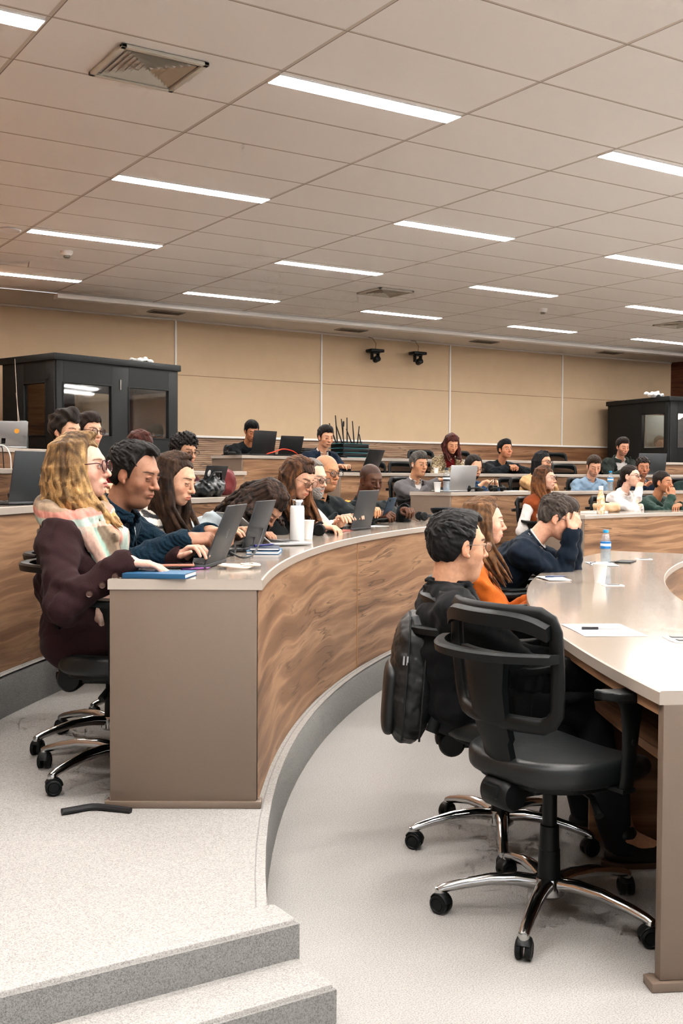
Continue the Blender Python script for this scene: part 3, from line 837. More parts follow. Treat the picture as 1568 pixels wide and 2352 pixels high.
def hairline(P, ax, y):
    """height above which hair grows, as a function of |x| and y (head frame)"""
    rec = P.get('recede', 0.0)
    front = .062 + rec * .02 + rec * .022 * sstep(.01, .04, ax) * sstep(.02, .05, y)
    side = .0 + (.012 if not P.get('female') else .0)
    t = sstep(.012, .062, y)             # 0 at the ear, 1 at the forehead
    z = side * (1 - t) + front * t
    bk = sstep(-.005, -.045, y); z = z * (1 - bk) + (-.062) * bk
    # sideburn just in front of the ear
    z = z - .03 * np.exp(-((y - .016) / .009) ** 2) * (0 if P.get('female') else 1)
    return z
def hair_build(P, vox, hero, J_R=None):
    """returns V, Q, C in head frame"""
    st = P.get('style', 'short'); vol = P.get('vol', .014)
    hc = np.array(lin(P.get('hair', (40, 32, 28)))); hc2 = np.array(lin(P.get('hair2', P.get('hair', (40, 32, 28)))))
    L = []; strands = []
    lo = np.array([-.12, -.15, -.15]); hi = np.array([.12, .14, .16 + vol])
    top = P.get('topvol', 0)
    L.append(ell((0, -.020, .038), (.0745 + vol, .095 + vol, .082 + vol)))
    L.append(ell((0, -.028, -.005), (.0725 + vol * .6, .080 + vol * .55, .074), .02))
    if top: L.append(ell((P.get('part', 0) * .02, .03, .085 + vol), (.055, .055, .03 + top), .03))
    def cut(X, Y, Z): return (hairline(P, np.abs(X), Y) - Z + .0 * X).astype(np.float32)
    L.append(custom(lambda X, Y, Z: -cut(X, Y, Z), 's', .012))
    if st == 'short' and hero and not P.get('buzz') and vol > .007:
        rt = random.Random(P.get('seed', 1) * 3); cmb = P.get('comb', (.25, .9, .15)); nt = P.get('tufts', 170 if hero else 90)
        for _ in range(nt):
            u_ = rt.uniform(-.15, 1); ph = rt.uniform(0, 2 * PI); rr_ = math.sqrt(max(0, 1 - u_ * u_)); d_ = np.array([rr_ * math.cos(ph), rr_ * math.sin(ph), u_])
            p_ = np.array([0, -.020, .038]) + d_ * np.array([.0745 + vol, .095 + vol, .082 + vol]) * rt.uniform(.97, 1.0)
            if p_[2] < hairline(P, abs(p_[0]), p_[1]) + .008: continue
            tg = np.array(cmb) * np.array([math.copysign(1, p_[0] + .02), 1, 1]) + np.array([rt.uniform(-.5, .5), rt.uniform(-.4, .4), -.7 * (1 - max(0, u_))]); tg = tg - d_ * (tg @ d_); tg = nrm(tg)
            ln_ = rt.uniform(.018, .034); L.append(cap(p_ - tg * ln_ * .5, p_ + tg * ln_ * .5 + d_ * .003, .0062, .0022, .004))
    amp = P.get('hnoise', .0016); fr = P.get('hfreq', 150); sx, sy, sz = P.get('hst', (1.0, .35, .45))
    L.append(wr(amp, fr, P.get('seed', 1), (sx, sy, sz)))
    if hero: L.append(wr(amp * .45, fr * 2.7, P.get('seed', 1) + 5, (sx, sy, sz)))
    if st == 'curly': L.append(wr(.008, 120, P.get('seed', 1)))
    r = random.Random(P.get('seed', 1))
    if st in ('long', 'wavy', 'bun', 'pony'):
        n = P.get('nstr', (22, 36, 92)[hero]); Ln = P.get('len', .27)
        if st in ('bun', 'pony'): n = 0; L.append(ell((0, -.105 - vol, P.get('bunz', -.02)), (.036, .036, .036), .012))
        part = P.get('part', 0)
        for i in range(n):
            a = -1 + 2 * (i + .5) / n            # -1 right .. 1 left going round the back
            th = a * P.get('wrap', 2.05)                    # angle from the back (0) to the front sides
            sxn, cyn = math.sin(th), -math.cos(th)
            rr = r.uniform(.92, 1.08)
            fwd = max(0, cyn)
            p0 = (sxn * .012 + part * .012, .005 + cyn * .035 + r.uniform(-.02, .03), .114 + vol * .8)
            p1 = (sxn * (.055 + vol) * rr, -.02 + cyn * (.072 + vol * .7) * rr, .074 + .008 * rr)
            p2 = (sxn * (.079 + vol * rr), -.022 + cyn * (.098 + vol * .7), .0)
            if fwd > .3: p2 = (sxn * (.082 + vol), -.018 + cyn * .082, .0)
            w3 = P.get('spread', .008) * rr; inw = P.get('inw', .03)
            back = P.get('back', 0)
            g = nrm(P.get('dropl', (0, 0, -1)))
            p2 = np.array(p2); wv = P.get('wave', .004)
            q_ = r.uniform(-.008, .006); p2 = p2 * np.array([1 + q_ * 8, 1 + q_ * 8, 1])
            segs = [np.array(p0), np.array(p1), p2]; nn = 5 if st != 'wavy' else 8
            ll = Ln * r.uniform(.84, 1.06)
            if fwd > .2: ll *= P.get('front', 1.0)
            for k in range(1, nn + 1):
                t = k / nn; o = np.array([sxn, cyn * .8, 0]) * (w3 * math.sin(t * 2.8) * 1.2 - inw * t * t)
                o += wv * np.array([math.sin(t * 7 + i * 2.1), math.cos(t * 6 + i * 1.3), 0])
                pu = np.array([0, P.get('fp', .085) * float(sstep(.3, .62, abs(a))) - P.get('bp', .035) * float(sstep(.5, .2, abs(a))), 0]); o = o + (J_R.T @ (pu * t * t) if J_R is not None else pu * t * t)
                segs.append(p2 + g * ll * t + o * (1.5 if t > .5 else 1) + np.array(P.get('pull', (0, 0, 0))) * t * t)
            rad = P.get('srad', (.014, .012, .0068)[hero])
            for k in range(len(segs) - 1):
                t = k / (len(segs) - 1); t1 = (k + 1) / (len(segs) - 1)
                rk = rad * (1 - .55 * t ** 2) * rr; rk1 = rad * (1 - .55 * t1 ** 2) * rr
                if k == len(segs) - 2: rk1 *= .35
                L.append(cap(segs[k], segs[k + 1], rk, rk1, .005))
            strands.append((np.array(segs), r.random()))
            lo = np.minimum(lo, np.min(segs, 0) - .025); hi = np.maximum(hi, np.max(segs, 0) + .025)
        if n:
            gg = nrm(P.get('dropl', (0, 0, -1))); ce = np.array([0, -.042, .0]) + gg * Ln * .32
            Rg = np.array(Vector(gg).to_track_quat('-Z', 'Y').to_matrix())
            L.append(ell(ce, (.078 + vol * .6, .048, Ln * .40 + .03), .02, R=Rg))
            if P.get('front', 1) > .8 and P.get('wrap', 2.05) > 1.9:
                for sg in (-1, 1): L.append(ell(np.array([sg * (.068 + vol * .5), .0, -.01]) + gg * Ln * .28, (.016, .035, Ln * .36 + .03), .012, R=Rg))
            L.append(ell((0, .065, -.045), (.056, .07, .095), .008, 's'))
        if hero: L.append(wr(.0007, 420, 9, (1, 1, .10)))
    if st in ('bun', 'pony'): lo[1] = -.2
    if P.get('beard'):
        b = P['beard']
        def bc(X, Y, Z): return np.maximum(Z + .035 + .012 * sstep(.05, .09, Y), -(Y - .008) + 0 * X) .astype(np.float32)
        G2 = [ell((0, .03, -.062), (.056 + b * .3, .056 + b, .048 + b), 0), ell((0, .066, -.1), (.026, .02 + b, .016 + b), .02), ell((0, .088, -.0515), (.024, .01, .006), .006),
              custom(lambda X, Y, Z: -bc(X, Y, Z), 's', .006), ell((0, .1, -.066), (.02, .016, .0065), .004, 's'), ell((0, .12, -.03), (.03, .05, .016), .006, 's'), wr(.0015, 260, 3)]
        gb = Grid((-.09, -.03, -.16), (.09, .13, -.0), vox).run(G2)
        Vb, Qb = gb.mesh()
    if P.get('shave'): Vh = np.zeros((0, 3)); Qh = np.zeros((0, 4), int)
    else:
        g = Grid(lo, hi, vox).run(L); Vh, Qh = g.mesh()
    # colour
    def colour(V):
        n1 = hnoise(V * np.array([1, .4, .25]), 210, 2) * .5 + .5; n2 = hnoise(V * np.array([1, .5, .2]), 70, 5) * .5 + .5
        mixv = np.clip(n1 * .5 + n2 * .6 - .15, 0, 1) * P.get('streak', .6)
        if P.get('hl'):   # highlights grow towards the tips
            mixv = np.clip(n1 * .55 + n2 * .55 - .2 + sstep(.08, -.12, V[:, 2]) * .55, 0, 1)
        if strands and hero:
            best = np.full(len(V), 9.); tone = np.zeros(len(V))
            for s_, tn in strands:
                for k in range(2, len(s_) - 1):
                    d = np.linalg.norm(V - (s_[k] + s_[k + 1]) / 2, axis=1)
                    m = d < best; best[m] = d[m]; tone[m] = tn
            mixv = np.clip(mixv * (.15 + tone * 1.7), 0, 1)
        c = hc * (1 - mixv[:, None]) + hc2 * mixv[:, None]
        gr = P.get('grey', 0)
        if gr: w = (sstep(.05, -.02, V[:, 2]) * (n1 * .6 + .4) * gr)[:, None]; c = c * (1 - w) + np.array(lin((150, 146, 140))) * w
        return c * (.68 + .5 * n1)[:, None]
    out = []
    if len(Vh): out.append((Vh, Qh, colour(Vh)))
    if P.get('beard'): out.append((Vb, Qb, np.tile(np.array(lin(P.get('beardcol', P.get('hair')))), (len(Vb), 1)) * (.8 + .3 * hnoise(Vb, 200)[:, None])))
    return out

def hand_prims(s, pose, right=True):
    """hand along +y from the wrist at the origin, palm facing -z, thumb towards -x for a right hand"""
    m = -1 if right else 1
    L = [rbox((0, .045, 0), (.038, .043, .0135), .012, .01), cap((0, -.03, .0), (0, .01, 0), .025, .027, .02), ell((m * .02, .03, -.008), (.018, .028, .014), .012)]
    fx = [.028, .0095, -.0095, -.027]; fl = [(.038, .024, .019), (.043, .028, .02), (.040, .026, .02), (.031, .019, .018)]
    curl = {'flat': (14, 18, 14), 'type': (28, 38, 24), 'hold': (50, 60, 35), 'fist': (75, 95, 60), 'relax': (30, 40, 25), 'point': (35, 55, 35)}[pose]
    for i in range(4):
        x = m * fx[i]; p = np.array([x, .082 - .004 * abs(i - 1.2), .002]); a = 0; c = list(curl)
        if pose == 'point' and i == 0: c = [5, 8, 5]
        if pose == 'type': c = [c[0] + (i % 2) * 8, c[1] - (i % 2) * 6, c[2]]
        sp = m * (1.5 - i) * .05
        for j, l in enumerate(fl[i]):
            a += math.radians(c[j]); q = p + l * np.array([sp * math.cos(a), math.cos(a), -math.sin(a)])
            L.append(cap(p, q, (.0092, .0083, .0076)[j], (.0083, .0076, .0066)[j], .0035)); p = q
    tc = {'flat': .2, 'type': .5, 'hold': 1.0, 'fist': 1.3, 'relax': .6, 'point': .9}[pose]
    p = np.array([m * .027, .015, -.006]); d1 = nrm([m * .75 * (1 - tc * .45), .75, -.35 * tc - .1]); q = p + d1 * .042
    L.append(cap(p, q, .0135, .0105, .008)); d2 = nrm([m * (.35 - tc * .55), .9, -.35 * tc]); r_ = q + d2 * .03
    L.append(cap(q, r_, .0102, .009, .004)); d3 = nrm([m * (.1 - tc * .6), 1, -.3 * tc]); L.append(cap(r_, r_ + d3 * .024, .009, .0075, .004))
    return L

def ik(S, W, la, lb, pole):
    S = np.array(S, float); W = np.array(W, float); d = W - S; D = np.linalg.norm(d)
    if D > (la + lb) * .985: W = S + d / D * (la + lb) * .985; d = W - S; D = np.linalg.norm(d)
    if D < .1: D = .1
    u = d / D; x = (la * la - lb * lb + D * D) / (2 * D); h = math.sqrt(max(la * la - x * x, 1e-5))
    pole = np.array(pole, float); pv = pole - u * (pole @ u); pv = nrm(pv)
    return S + u * x + pv * h, W

class Body: pass
def skeleton(P):
    """seated figure in its own frame: +y forwards, +x the person's right; z from the floor it sits on"""
    J = Body(); s = P.get('scale', 1.0); t = P.get('torso', 1.0); f = P.get('female', False)
    hz = P.get('hipz', .505)
    J.H = np.array([0, 0, hz]); l1, l2 = math.radians(P.get('lean', 8)), math.radians(P.get('lean', 8) + P.get('hunch', 8)); sd = math.radians(P.get('side', 0))
    u1 = np.array([math.sin(sd), math.sin(l1), math.cos(l1)]); u2 = nrm([math.sin(sd) * 1.2, math.sin(l2), math.cos(l2)])
    J.u1, J.u2 = nrm(u1), u2
    J.Mi = J.H + J.u1 * .25 * t; J.N = J.Mi + u2 * .265 * t
    tw = math.radians(P.get('twist', 0)); xr = np.array([math.cos(tw), math.sin(tw), 0]); xr = nrm(xr - u2 * (xr @ u2)); J.x = xr; J.f = nrm(np.cross(u2, xr))
    if J.f[1] < 0: J.f = -J.f
    sw = P.get('sw', .155 if f else .182) * s; J.sw = sw
    sh = P.get('shrug', 0)
    J.S = {1: J.N - u2 * (.078 - sh) + xr * sw + J.f * .005, -1: J.N - u2 * (.078 - sh) - xr * sw + J.f * .005}
    hr = P.get('head', (5, 0, 0)); nl = math.radians(P.get('neck', P.get('lean', 8) + P.get('hunch', 8) + 8))
    J.R = rotm(*hr)
    J.hs = P.get('hsize', .965 if f else 1.0)
    nd = nrm([math.sin(sd) * .6, math.sin(nl), math.cos(nl)])
    J.hc = J.N + nd * P.get('nl', .10) + J.R @ np.array([0, .022, .088]) * J.hs
    J.E = {}; J.W = {}
    la, lb = .285 * s, .255 * s
    for sg, key in ((1, 'rh'), (-1, 'lh')):
        hnd = P.get(key)
        if hnd is None: hnd = dict(p=(sg * .16, .32, .80))
        w = np.array(hnd.get('p', (sg * .16, .32, .80)), float)
        if hnd.get('rel') == 'head': w = J.hc + J.R @ w
        pole = hnd.get('pole', (sg * .55, -.35, -.8))
        J.E[sg], J.W[sg] = ik(J.S[sg], w, la, lb, pole)
    kz = P.get('kneez', .475); J.K = {1: np.array([.11, .43, kz]), -1: np.array([-.11, .43, kz])}; J.A = {}
    for sg, key in ((1, 'rf'), (-1, 'lf')):
        J.A[sg] = np.array(P.get(key, (sg * .12, .44, .09)), float)
    return J
def torso_prims(P, J, o=0.0, k=.05, arms=True, hem=True):
    f = P.get('female', False); s = P.get('scale', 1.0); w = P.get('wide', 1.0)
    Rm = np.stack([J.x, J.f, J.u2], 1); R1 = np.stack([J.x, nrm(np.cross(J.u1, J.x)), J.u1], 1)
    cw = (.135 if f else .152) * w
    L = [ell(J.N - J.u2 * .2, (cw + o, (.088 if f else .100) * w + o, .185 + o * .5), k, R=Rm),
         ell(J.Mi - J.u1 * .04, ((.118 if f else .14) * w + o, (.084 if f else .100) * w + P.get('belly', 0) + o, .16 + o), k, R=R1),
         ell(J.H + J.u1 * .02, (.155 * w + o, .108 * w + o, .105 + o * .6), k, R=R1),
         cap(J.S[1] - J.x * .03, J.S[-1] + J.x * .03, .052 + o, None, .05),
         cap(J.N - J.u2 * .012 - J.f * .012, J.S[1] - J.x * .02, .036 + o * .8, .042 + o, .035), cap(J.N - J.u2 * .012 - J.f * .012, J.S[-1] + J.x * .02, .036 + o * .8, .042 + o, .035)]
    if f:
        for sg in (-1, 1): L.append(ell(J.N - J.u2 * .2 + J.x * sg * .065 + J.f * .085, (.055 + o, .048 + o, .055 + o), .03, R=Rm))
    if arms:
        ar = P.get('arm', 1.0) * (.88 if f else 1)
        for sg in (1, -1):
            fo = J.W[sg] - J.E[sg]
            L += [cap(J.S[sg], J.E[sg], .052 * ar + o, .041 * ar + o, .025), cap(J.E[sg], J.E[sg] + fo * .96, .042 * ar + o, .028 * ar + o * .85, .012)]
    return L
def bounds(pts, m):
    p = np.array(pts); return p.min(0) - m, p.max(0) + m
def fold_prims(P, J, A=.004, seed=1):
    """cloth folds: low noise plus rings at the elbows and belly"""
    L = [wr(A, 26, seed, (1, 1, 1.3)), wr(A * .5, 60, seed + 3)]
    for sg in (1, -1):
        E = J.E[sg]; d1 = nrm(J.W[sg] - E); d0 = nrm(E - J.S[sg])
        def fn(X, Y, Z, E=E, d1=d1, d0=d0):
            dd = np.sqrt((X - E[0]) ** 2 + (Y - E[1]) ** 2 + (Z - E[2]) ** 2)
            u = (X - E[0]) * (d1[0] + d0[0]) + (Y - E[1]) * (d1[1] + d0[1]) + (Z - E[2]) * (d1[2] + d0[2])
            return (np.sin(u * 95 + 3 * np.sin(X * 20)) * A * 1.1 * np.exp(-(dd / .09) ** 2)).astype(np.float32)
        L.append(custom(fn, 'd', 0, E - .2, E + .2))
    return L
def neck_cut(J, r, up=.25, fwd=0.0):
    a = J.N + J.u2 * .012 + J.f * fwd; return cap(a, a + J.u2 * up * .6 + J.f * .03, r, r * 1.25, .006, 's')
def vcut(J, w, depth, top=.02):
    """wedge removed from the chest front: half-width w at the neck, closing 'depth' below it"""
    N, x, f_, u = J.N, J.x, J.f, J.u2
    def fn(X, Y, Z):
        a = X - N[0]; b = Y - N[1]; c = Z - N[2]
        lx = a * x[0] + b * x[1] + c * x[2]; lf = a * f_[0] + b * f_[1] + c * f_[2]; lu = a * u[0] + b * u[1] + c * u[2]
        half = w * np.clip((lu + depth) / depth, 0, 1.3)
        return np.maximum(np.maximum(np.maximum(np.abs(lx) - half, .02 - lf), lf - .17), np.maximum(-(lu + depth), lu - .09)).astype(np.float32)
    return custom(fn, 's', .004, N - .5, N + .3)
def collar(J, r0, h, rad, open_=.03, o=0.0, drop=.03, k=.004):
    """fold-over collar: a ring round the neck ending in two points at the front"""
    L = []; n = 10
    for lvl in (0, 1):
        pts = []
        for i in range(n + 1):
            th = -PI * .86 + 2 * PI * .86 * i / n; c, s_ = math.cos(th), math.sin(th)
            fr = (1 - math.cos(th)) / 2
            rr = r0 + (.006 if lvl else .012)
            pts.append(J.N + J.u2 * (h * (1 - .6 * fr) + (.012 if lvl == 1 else -.01) - fr * .012) + J.x * s_ * rr - J.f * (c * rr - .014))
        for i in range(n): L.append(cap(pts[i], pts[i + 1], rad, None, k))
    return L
def lapel(J, w, depth, o, rad=.009):
    L = []
    for sg in (-1, 1):
        base = J.N - J.u2 * depth + J.f * (.118 + o); tp = J.N + J.u2 * .012 + J.x * sg * w * 1.0 + J.f * (.045 + o)
        mid = J.N - J.u2 * depth * .38 + J.x * sg * w * .92 + J.f * (.108 + o)
        L += [cap(base, mid, rad * .8, rad, .01), cap(mid, tp, rad, rad, .01), cap(mid + J.x * sg * .02, tp + J.x * sg * .014 - J.u2 * .02, rad, rad * .8, .012), cap(mid + J.x * sg * .02, base + J.x * sg * .008, rad, rad * .5, .012),
              cap(tp, J.N + J.u2 * .03 - J.f * .052 + J.x * sg * .012, rad, rad, .01)]
    return L

def glasses(J, hs, mat, parent, frame_mat4, w=.026, h=.019, r=.0016, yo=.1045):
    g = MB()
    for s in (-1, 1):
        pts = []
        for i in range(20):
            a = 2 * PI * i / 20; c, sn = math.cos(a), math.sin(a)
            pts.append((s * .0335 + w * math.copysign(abs(c) ** .75, c), yo - abs(c * w + (s * .0335 if 0 else 0)) * .02 - .12 * abs(s * .0335 + w * c) ** 1.6, .001 + h * math.copysign(abs(sn) ** .8, sn)))
        g.tube(pts, r, 8, closed=True)
        g.tube([(s * (.0335 + w), yo - .009, .009), (s * .071, yo - .02, .011), (s * .0795, .04, .008), (s * .0805, -.004, .006), (s * .079, -.02, -.012)], r * .9, 8)
    g.tube([(-.0085, yo, .004), (0, yo + .001, .007), (.0085, yo, .004)], r, 8)
    o = g.build('glasses', mat, parent); 
    l = MB()
    for s in (-1, 1):
        pts = []
        for i in range(20):
            a = 2 * PI * i / 20; c, sn = math.cos(a), math.sin(a)
            pts.append((s * .0335 + w * math.copysign(abs(c) ** .75, c), yo - .12 * abs(s * .0335 + w * c) ** 1.6, .001 + h * math.copysign(abs(sn) ** .8, sn)))
        l.add(pts, [tuple(range(20))], True)
    lo = l.build('lens', M['lens'], o)
    for q in (o,): q.matrix_local = frame_mat4
    return o
def headphones(parent, F, mat):
    g = MB(); pts = [(.094 * math.sin(a), -.012, .035 + .094 * math.cos(a)) for a in np.linspace(-1.75, 1.75, 22)]
    g.tube(pts, .0075, 8, sx=1.6); o = g.build('headphones', mat, parent)
    for s in (-1, 1):
        c = MB(); c.lathe([(0, .014), (.026, .012), (.034, .0), (.034, -.012), (.028, -.018), (0, -.018)], 20, M=T(s * .09, -.008, -.002) @ Ry(s * PI / 2)); c.build('ear_cup', mat, o)
    o.matrix_local = F; return o

def mat4(R, t, s=1.0):
    m = Matrix.Identity(4)
    for i in range(3):
        for j in range(3): m[i][j] = float(R[i][j]) * s
        m[i][3] = float(t[i])
    return m
PEOPLE = []
def person(P):
    if ONLY and P['id'] not in ONLY.split(','):
        if ONLY != 'none' and not P.get('keep'): pass
        return None
    hero = P.get('hero', 0)      # 2 near, 1 middle, 0 far
    hv = (.0052, .0036, .0026)[hero]; bv = (.014, .011, .0085)[hero]; gv = (.0125, .009, .0068)[hero]; dv = (.0058, .0046, .0034)[hero]
    zf = P['zf']; R = P['R']
    # fit the sitting height so that the head reaches the height seen, within human limits
    hx, hy = P['px']
    turn = math.radians(P.get('turn', 0))
    for it in range(14):
        J = skeleton(P)
        if it == 0: a = P.get('a0', 130.)
        # bearing so the head stands in the right column
        if 'depth' in P:
            hw = at_depth(hx, hy, P['depth']); dd = P['depth']; a = math.degrees(math.atan2(hw.y - CEN.y, hw.x - CEN.x))
            for _ in range(8):
                rz = face_c(a) + turn; c_, s_ = math.cos(rz), math.sin(rz)
                base = Vector((hw.x - (J.hc[0] * c_ - J.hc[1] * s_), hw.y - (J.hc[0] * s_ + J.hc[1] * c_), zf))
                a = math.degrees(math.atan2(base.y - CEN.y, base.x - CEN.x))
            hw = Vector((hw.x, hw.y, zf + J.hc[2]))
        else:
            lo, hi = 60.0, 165.0
            for _ in range(40):
                a = (lo + hi) / 2; rz = face_c(a) + turn; base = polar(R, a, zf)
                c_, s_ = math.cos(rz), math.sin(rz)
                hw = base + Vector((J.hc[0] * c_ - J.hc[1] * s_, J.hc[0] * s_ + J.hc[1] * c_, J.hc[2]))
                dd = (hw - Vector((0, 0, HC))).dot(Fv)
                if dd < .3 or px(hw)[0] < hx: hi = a
                else: lo = a
        err = (px(hw)[1] - hy) * dd / FPX           # + means the head is too low
        nt = min(1.14, max(.70, P.get('torso', 1.0) + err / .5))
        if abs(nt - P.get('torso', 1.0)) < 1e-4: break
        P['torso'] = nt
    print('person %s bearing %.1f depth %.2f torso %.2f err %.3f baseR %.2f' % (P['id'], a, dd, P.get('torso', 1), err, (base - CEN).xy.length))
    root = empty('person', tuple(base), rz, P['label'], 'person')
    root['bearing'] = a; del root['bearing']
    J.rz = rz; J.base = base; J.root = root
    hs = J.hs; HM = mat4(J.R, J.hc, hs)
    def to_local(wp):
        d = Vector(wp) - base; c_, s_ = math.cos(-rz), math.sin(-rz)
        return (d.x * c_ - d.y * s_, d.x * s_ + d.y * c_, d.z)
    ch_ = False
    for key in ('rh', 'lh', 'rf', 'lf'):
        h = P.get(key)
        if isinstance(h, dict) and 'w' in h: h['p'] = to_local(at(*h['w'])); ch_ = True
        if isinstance(h, dict) and 'e' in h: h['p'] = to_local(at_depth(h['e'][0], h['e'][1], h['e'][2])); ch_ = True
        if isinstance(h, tuple) and len(h) == 4: P[key] = to_local(at(h[0], h[1], h[2])); ch_ = True
    if ch_:
        J = skeleton(P); J.rz = rz; J.base = base; J.root = root; HM = mat4(J.R, J.hc, hs)
        print('    hands', {k: tuple(round(float(c), 2) for c in P[k]['p']) for k in ('rh', 'lh') if isinstance(P.get(k), dict) and 'p' in P[k]})
    # ---- body: head, neck, trunk, limbs, hands in one mesh
    neck = (J.R.T @ (J.N - J.u2 * .02 - J.hc)) / hs
    g = Grid((-.105, -.135, min(-.15, neck[2] - .02)), (.105, .135, .14), hv).run(head_prims(P, neck)); Vh, Qh = g.mesh(); Ch = head_color(P, Vh)
    Vw = (Vh * hs) @ J.R.T + J.hc
    parts = [(Vw, Qh, Ch, 0)]
    bare = P.get('bare', 0)
    Lb = torso_prims(P, J, -.012) + [cap(J.N - J.u2 * .03, J.N + (J.hc - J.N) * .3, .042, .040, .02)]
    for sg in (1, -1):
        Lb += [cap(J.H + np.array([sg * .085, 0, 0]), J.K[sg], .075, .055, .03), cap(J.K[sg], J.A[sg], .052, .036, .02), cap(J.A[sg], J.A[sg] + np.array([0, .11, -.045]), .036, .03, .02)]
    pts = [J.H, J.Mi, J.N, *J.S.values(), *J.E.values(), *J.W.values(), *J.K.values(), *J.A.values(), J.A[1] + [0, .13, -.06]]
    lo, hi = bounds(pts, .15); lo[2] = .0
    g = Grid(lo, hi, bv * 1.25).run(Lb); Vb, Qb = g.mesh(); sk = np.array(lin(P['skin']))
    parts.append((Vb, Qb, np.tile(sk, (len(Vb), 1)), 0))
    for sg, key in ((1, 'rh'), (-1, 'lh')):
        hd = P.get(key) or {}
        if hd.get('hide'): continue
        fwd = nrm(J.W[sg] - J.E[sg]); dr = nrm(hd.get('dir', tuple(fwd))); 
        if hd.get('rel') == 'head' and 'dir' in hd: dr = nrm(J.R @ np.array(hd['dir']))
        pn = np.array(hd.get('palm', (0, 0, -1)), float)
        if hd.get('rel') == 'head' and 'palm' in hd: pn = J.R @ pn
        pn = nrm(pn - dr * (pn @ dr)); zz = -pn; xx = nrm(np.cross(dr, zz)); Rh = np.stack([xx, dr, zz], 1)
        g = Grid((-.075, -.045, -.1), (.075, .2, .04), dv).run(hand_prims(sg, hd.get('pose', 'type'), sg == 1)); Vx, Qx = g.mesh()
        hsz = .92 if P.get('female') else 1.0
        Cx = np.tile(sk, (len(Vx), 1)) * (1 + .06 * hnoise(Vx, 120, 4))[:, None]
        kn = np.exp(-((Vx[:, 1] - .085) / .008) ** 2) * .12; Cx = Cx * (1 - kn[:, None] * np.array([0, .6, .7]))
        if 'nail' in P:
            pass
        Vx = (Vx * hsz) @ Rh.T + J.W[sg]
        parts.append((Vx, Qx, Cx, 0)); J.__dict__['hand%d' % sg] = (Rh, J.W[sg])
    body = mkmesh('body', parts, M['skin'], root)
    # ---- hair
    if not (P.get('shave') and not P.get('beard')):
        P['dropl'] = tuple(J.R.T @ nrm(P.get('drop', (0, -.04, -1))))
        hb = hair_build(P, max(hv, .0032) if hero < 2 else .0026, hero == 2, J.R)
        hp = [((v * hs) @ J.R.T + J.hc, q, c, 0) for v, q, c in hb]
        if not P.get('beard') or P.get('shave'): mkmesh('beard' if P.get('shave') else 'hair', hp, M['hair'], root)
        else:
            mkmesh('hair', hp[:1], M['hair'], root); mkmesh('beard', hp[1:], M['hair'], root)
    # ---- clothes
    lo2, hi2 = bounds([J.H - [0, 0, .06], J.Mi, J.N + J.u2 * .06, *J.S.values(), *J.E.values(), *J.W.values()], .17)
    lo2[0] = min(lo2[0], -.22); hi2[0] = max(hi2[0], .22)
    for gi, gm in enumerate(P['top']):
        o = gm.get('o', .01); L = torso_prims(P, J, o, .03)
        if gm.get('sleeveless'): L = torso_prims(P, J, o, .03, arms=False)
        L += fold_prims(P, J, gm.get('fold', .0035), P.get('seed', 1) + gi)
        nr = P.get('neckr', .044 if P.get('female') else .052)
        L.append(neck_cut(J, nr + gm.get('nc', .008), fwd=.012))
        if gm.get('v'): L.append(vcut(J, gm['v'][0], gm['v'][1]))
        if gm.get('collar'): L += collar(J, nr + .008 + gm.get('cr', 0), gm['collar'], gm.get('crad', .006)); 
        if gm.get('lapel') and gm.get('v'): L += lapel(J, gm['v'][0], gm['v'][1], o)
        if gm.get('turtle'): L += [cap(J.N - J.u2 * .01, J.N + (J.hc - J.N) * .33 - J.f * .01, nr + .012, nr + .009, .012), ]
        if gm.get('cuffr'):
            for sg in (1, -1): d = nrm(J.W[sg] - J.E[sg]); L.append(cap(J.W[sg] - d * .075, J.W[sg] - d * .005, gm['cuffr'], gm['cuffr'] * .95, .006))
        if gm.get('extra'): L += gm['extra'](J)
        vx = gv if gi == 0 or hero < 2 else gv
        for sg in (1, -1):   # open the sleeve ends squarely
            d = nrm(J.W[sg] - J.E[sg]); e = J.W[sg] + d * (.028 - gm.get('short', 0)); L.append(cap(e, e + d * .05, .03, .05, .004, 's'))
        g = Grid(lo2, hi2, vx).run(L); V, Q = g.mesh(); c = None
        mt = gm['mat']
        if gm.get('col'):
            c = gm['col'](V, J); mt = M['print']
        ob = mkmesh(gm['name'], [(V, Q, c, 0)], mt, root)
        if gm.get('label'): ob['label'] = gm['label']
    pr = P.get('pants', 'pants_dark'); L = []
    R1 = np.stack([J.x, nrm(np.cross(J.u1, J.x)), J.u1], 1)
    L.append(ell(J.H + np.array([0, 0, -.01]), (.168, .135, .115), .04))
    for sg in (1, -1):
        L += [cap(J.H + np.array([sg * .085, 0, -.005]), J.K[sg], .088, .069, .04), cap(J.K[sg], J.A[sg] + np.array([0, -.005, -.05]), .066, .054, .02)]
    L += [wr(.005, 24, P.get('seed', 1))]
    for sg in (1, -1): L.append(custom(lambda X, Y, Z, z=J.A[sg][2] - .05: (Z - z + 0 * X + 0 * Y).astype(np.float32), 's', .002))
    lo3, hi3 = bounds([J.H, *J.K.values(), *J.A.values()], .15); hi3[2] = J.H[2] + .13; lo3[0] = min(lo3[0], -.25); hi3[0] = max(hi3[0], .25); lo3[1] = min(lo3[1], -.17)
    g = Grid(lo3, hi3, max(gv * 1.25, .010)).run(L); V, Q = g.mesh(); mkmesh('trousers', [(V, Q, None, 0)], P.get('pantmat') or cloth('dark_trousers', (34, 36, 40)), root)
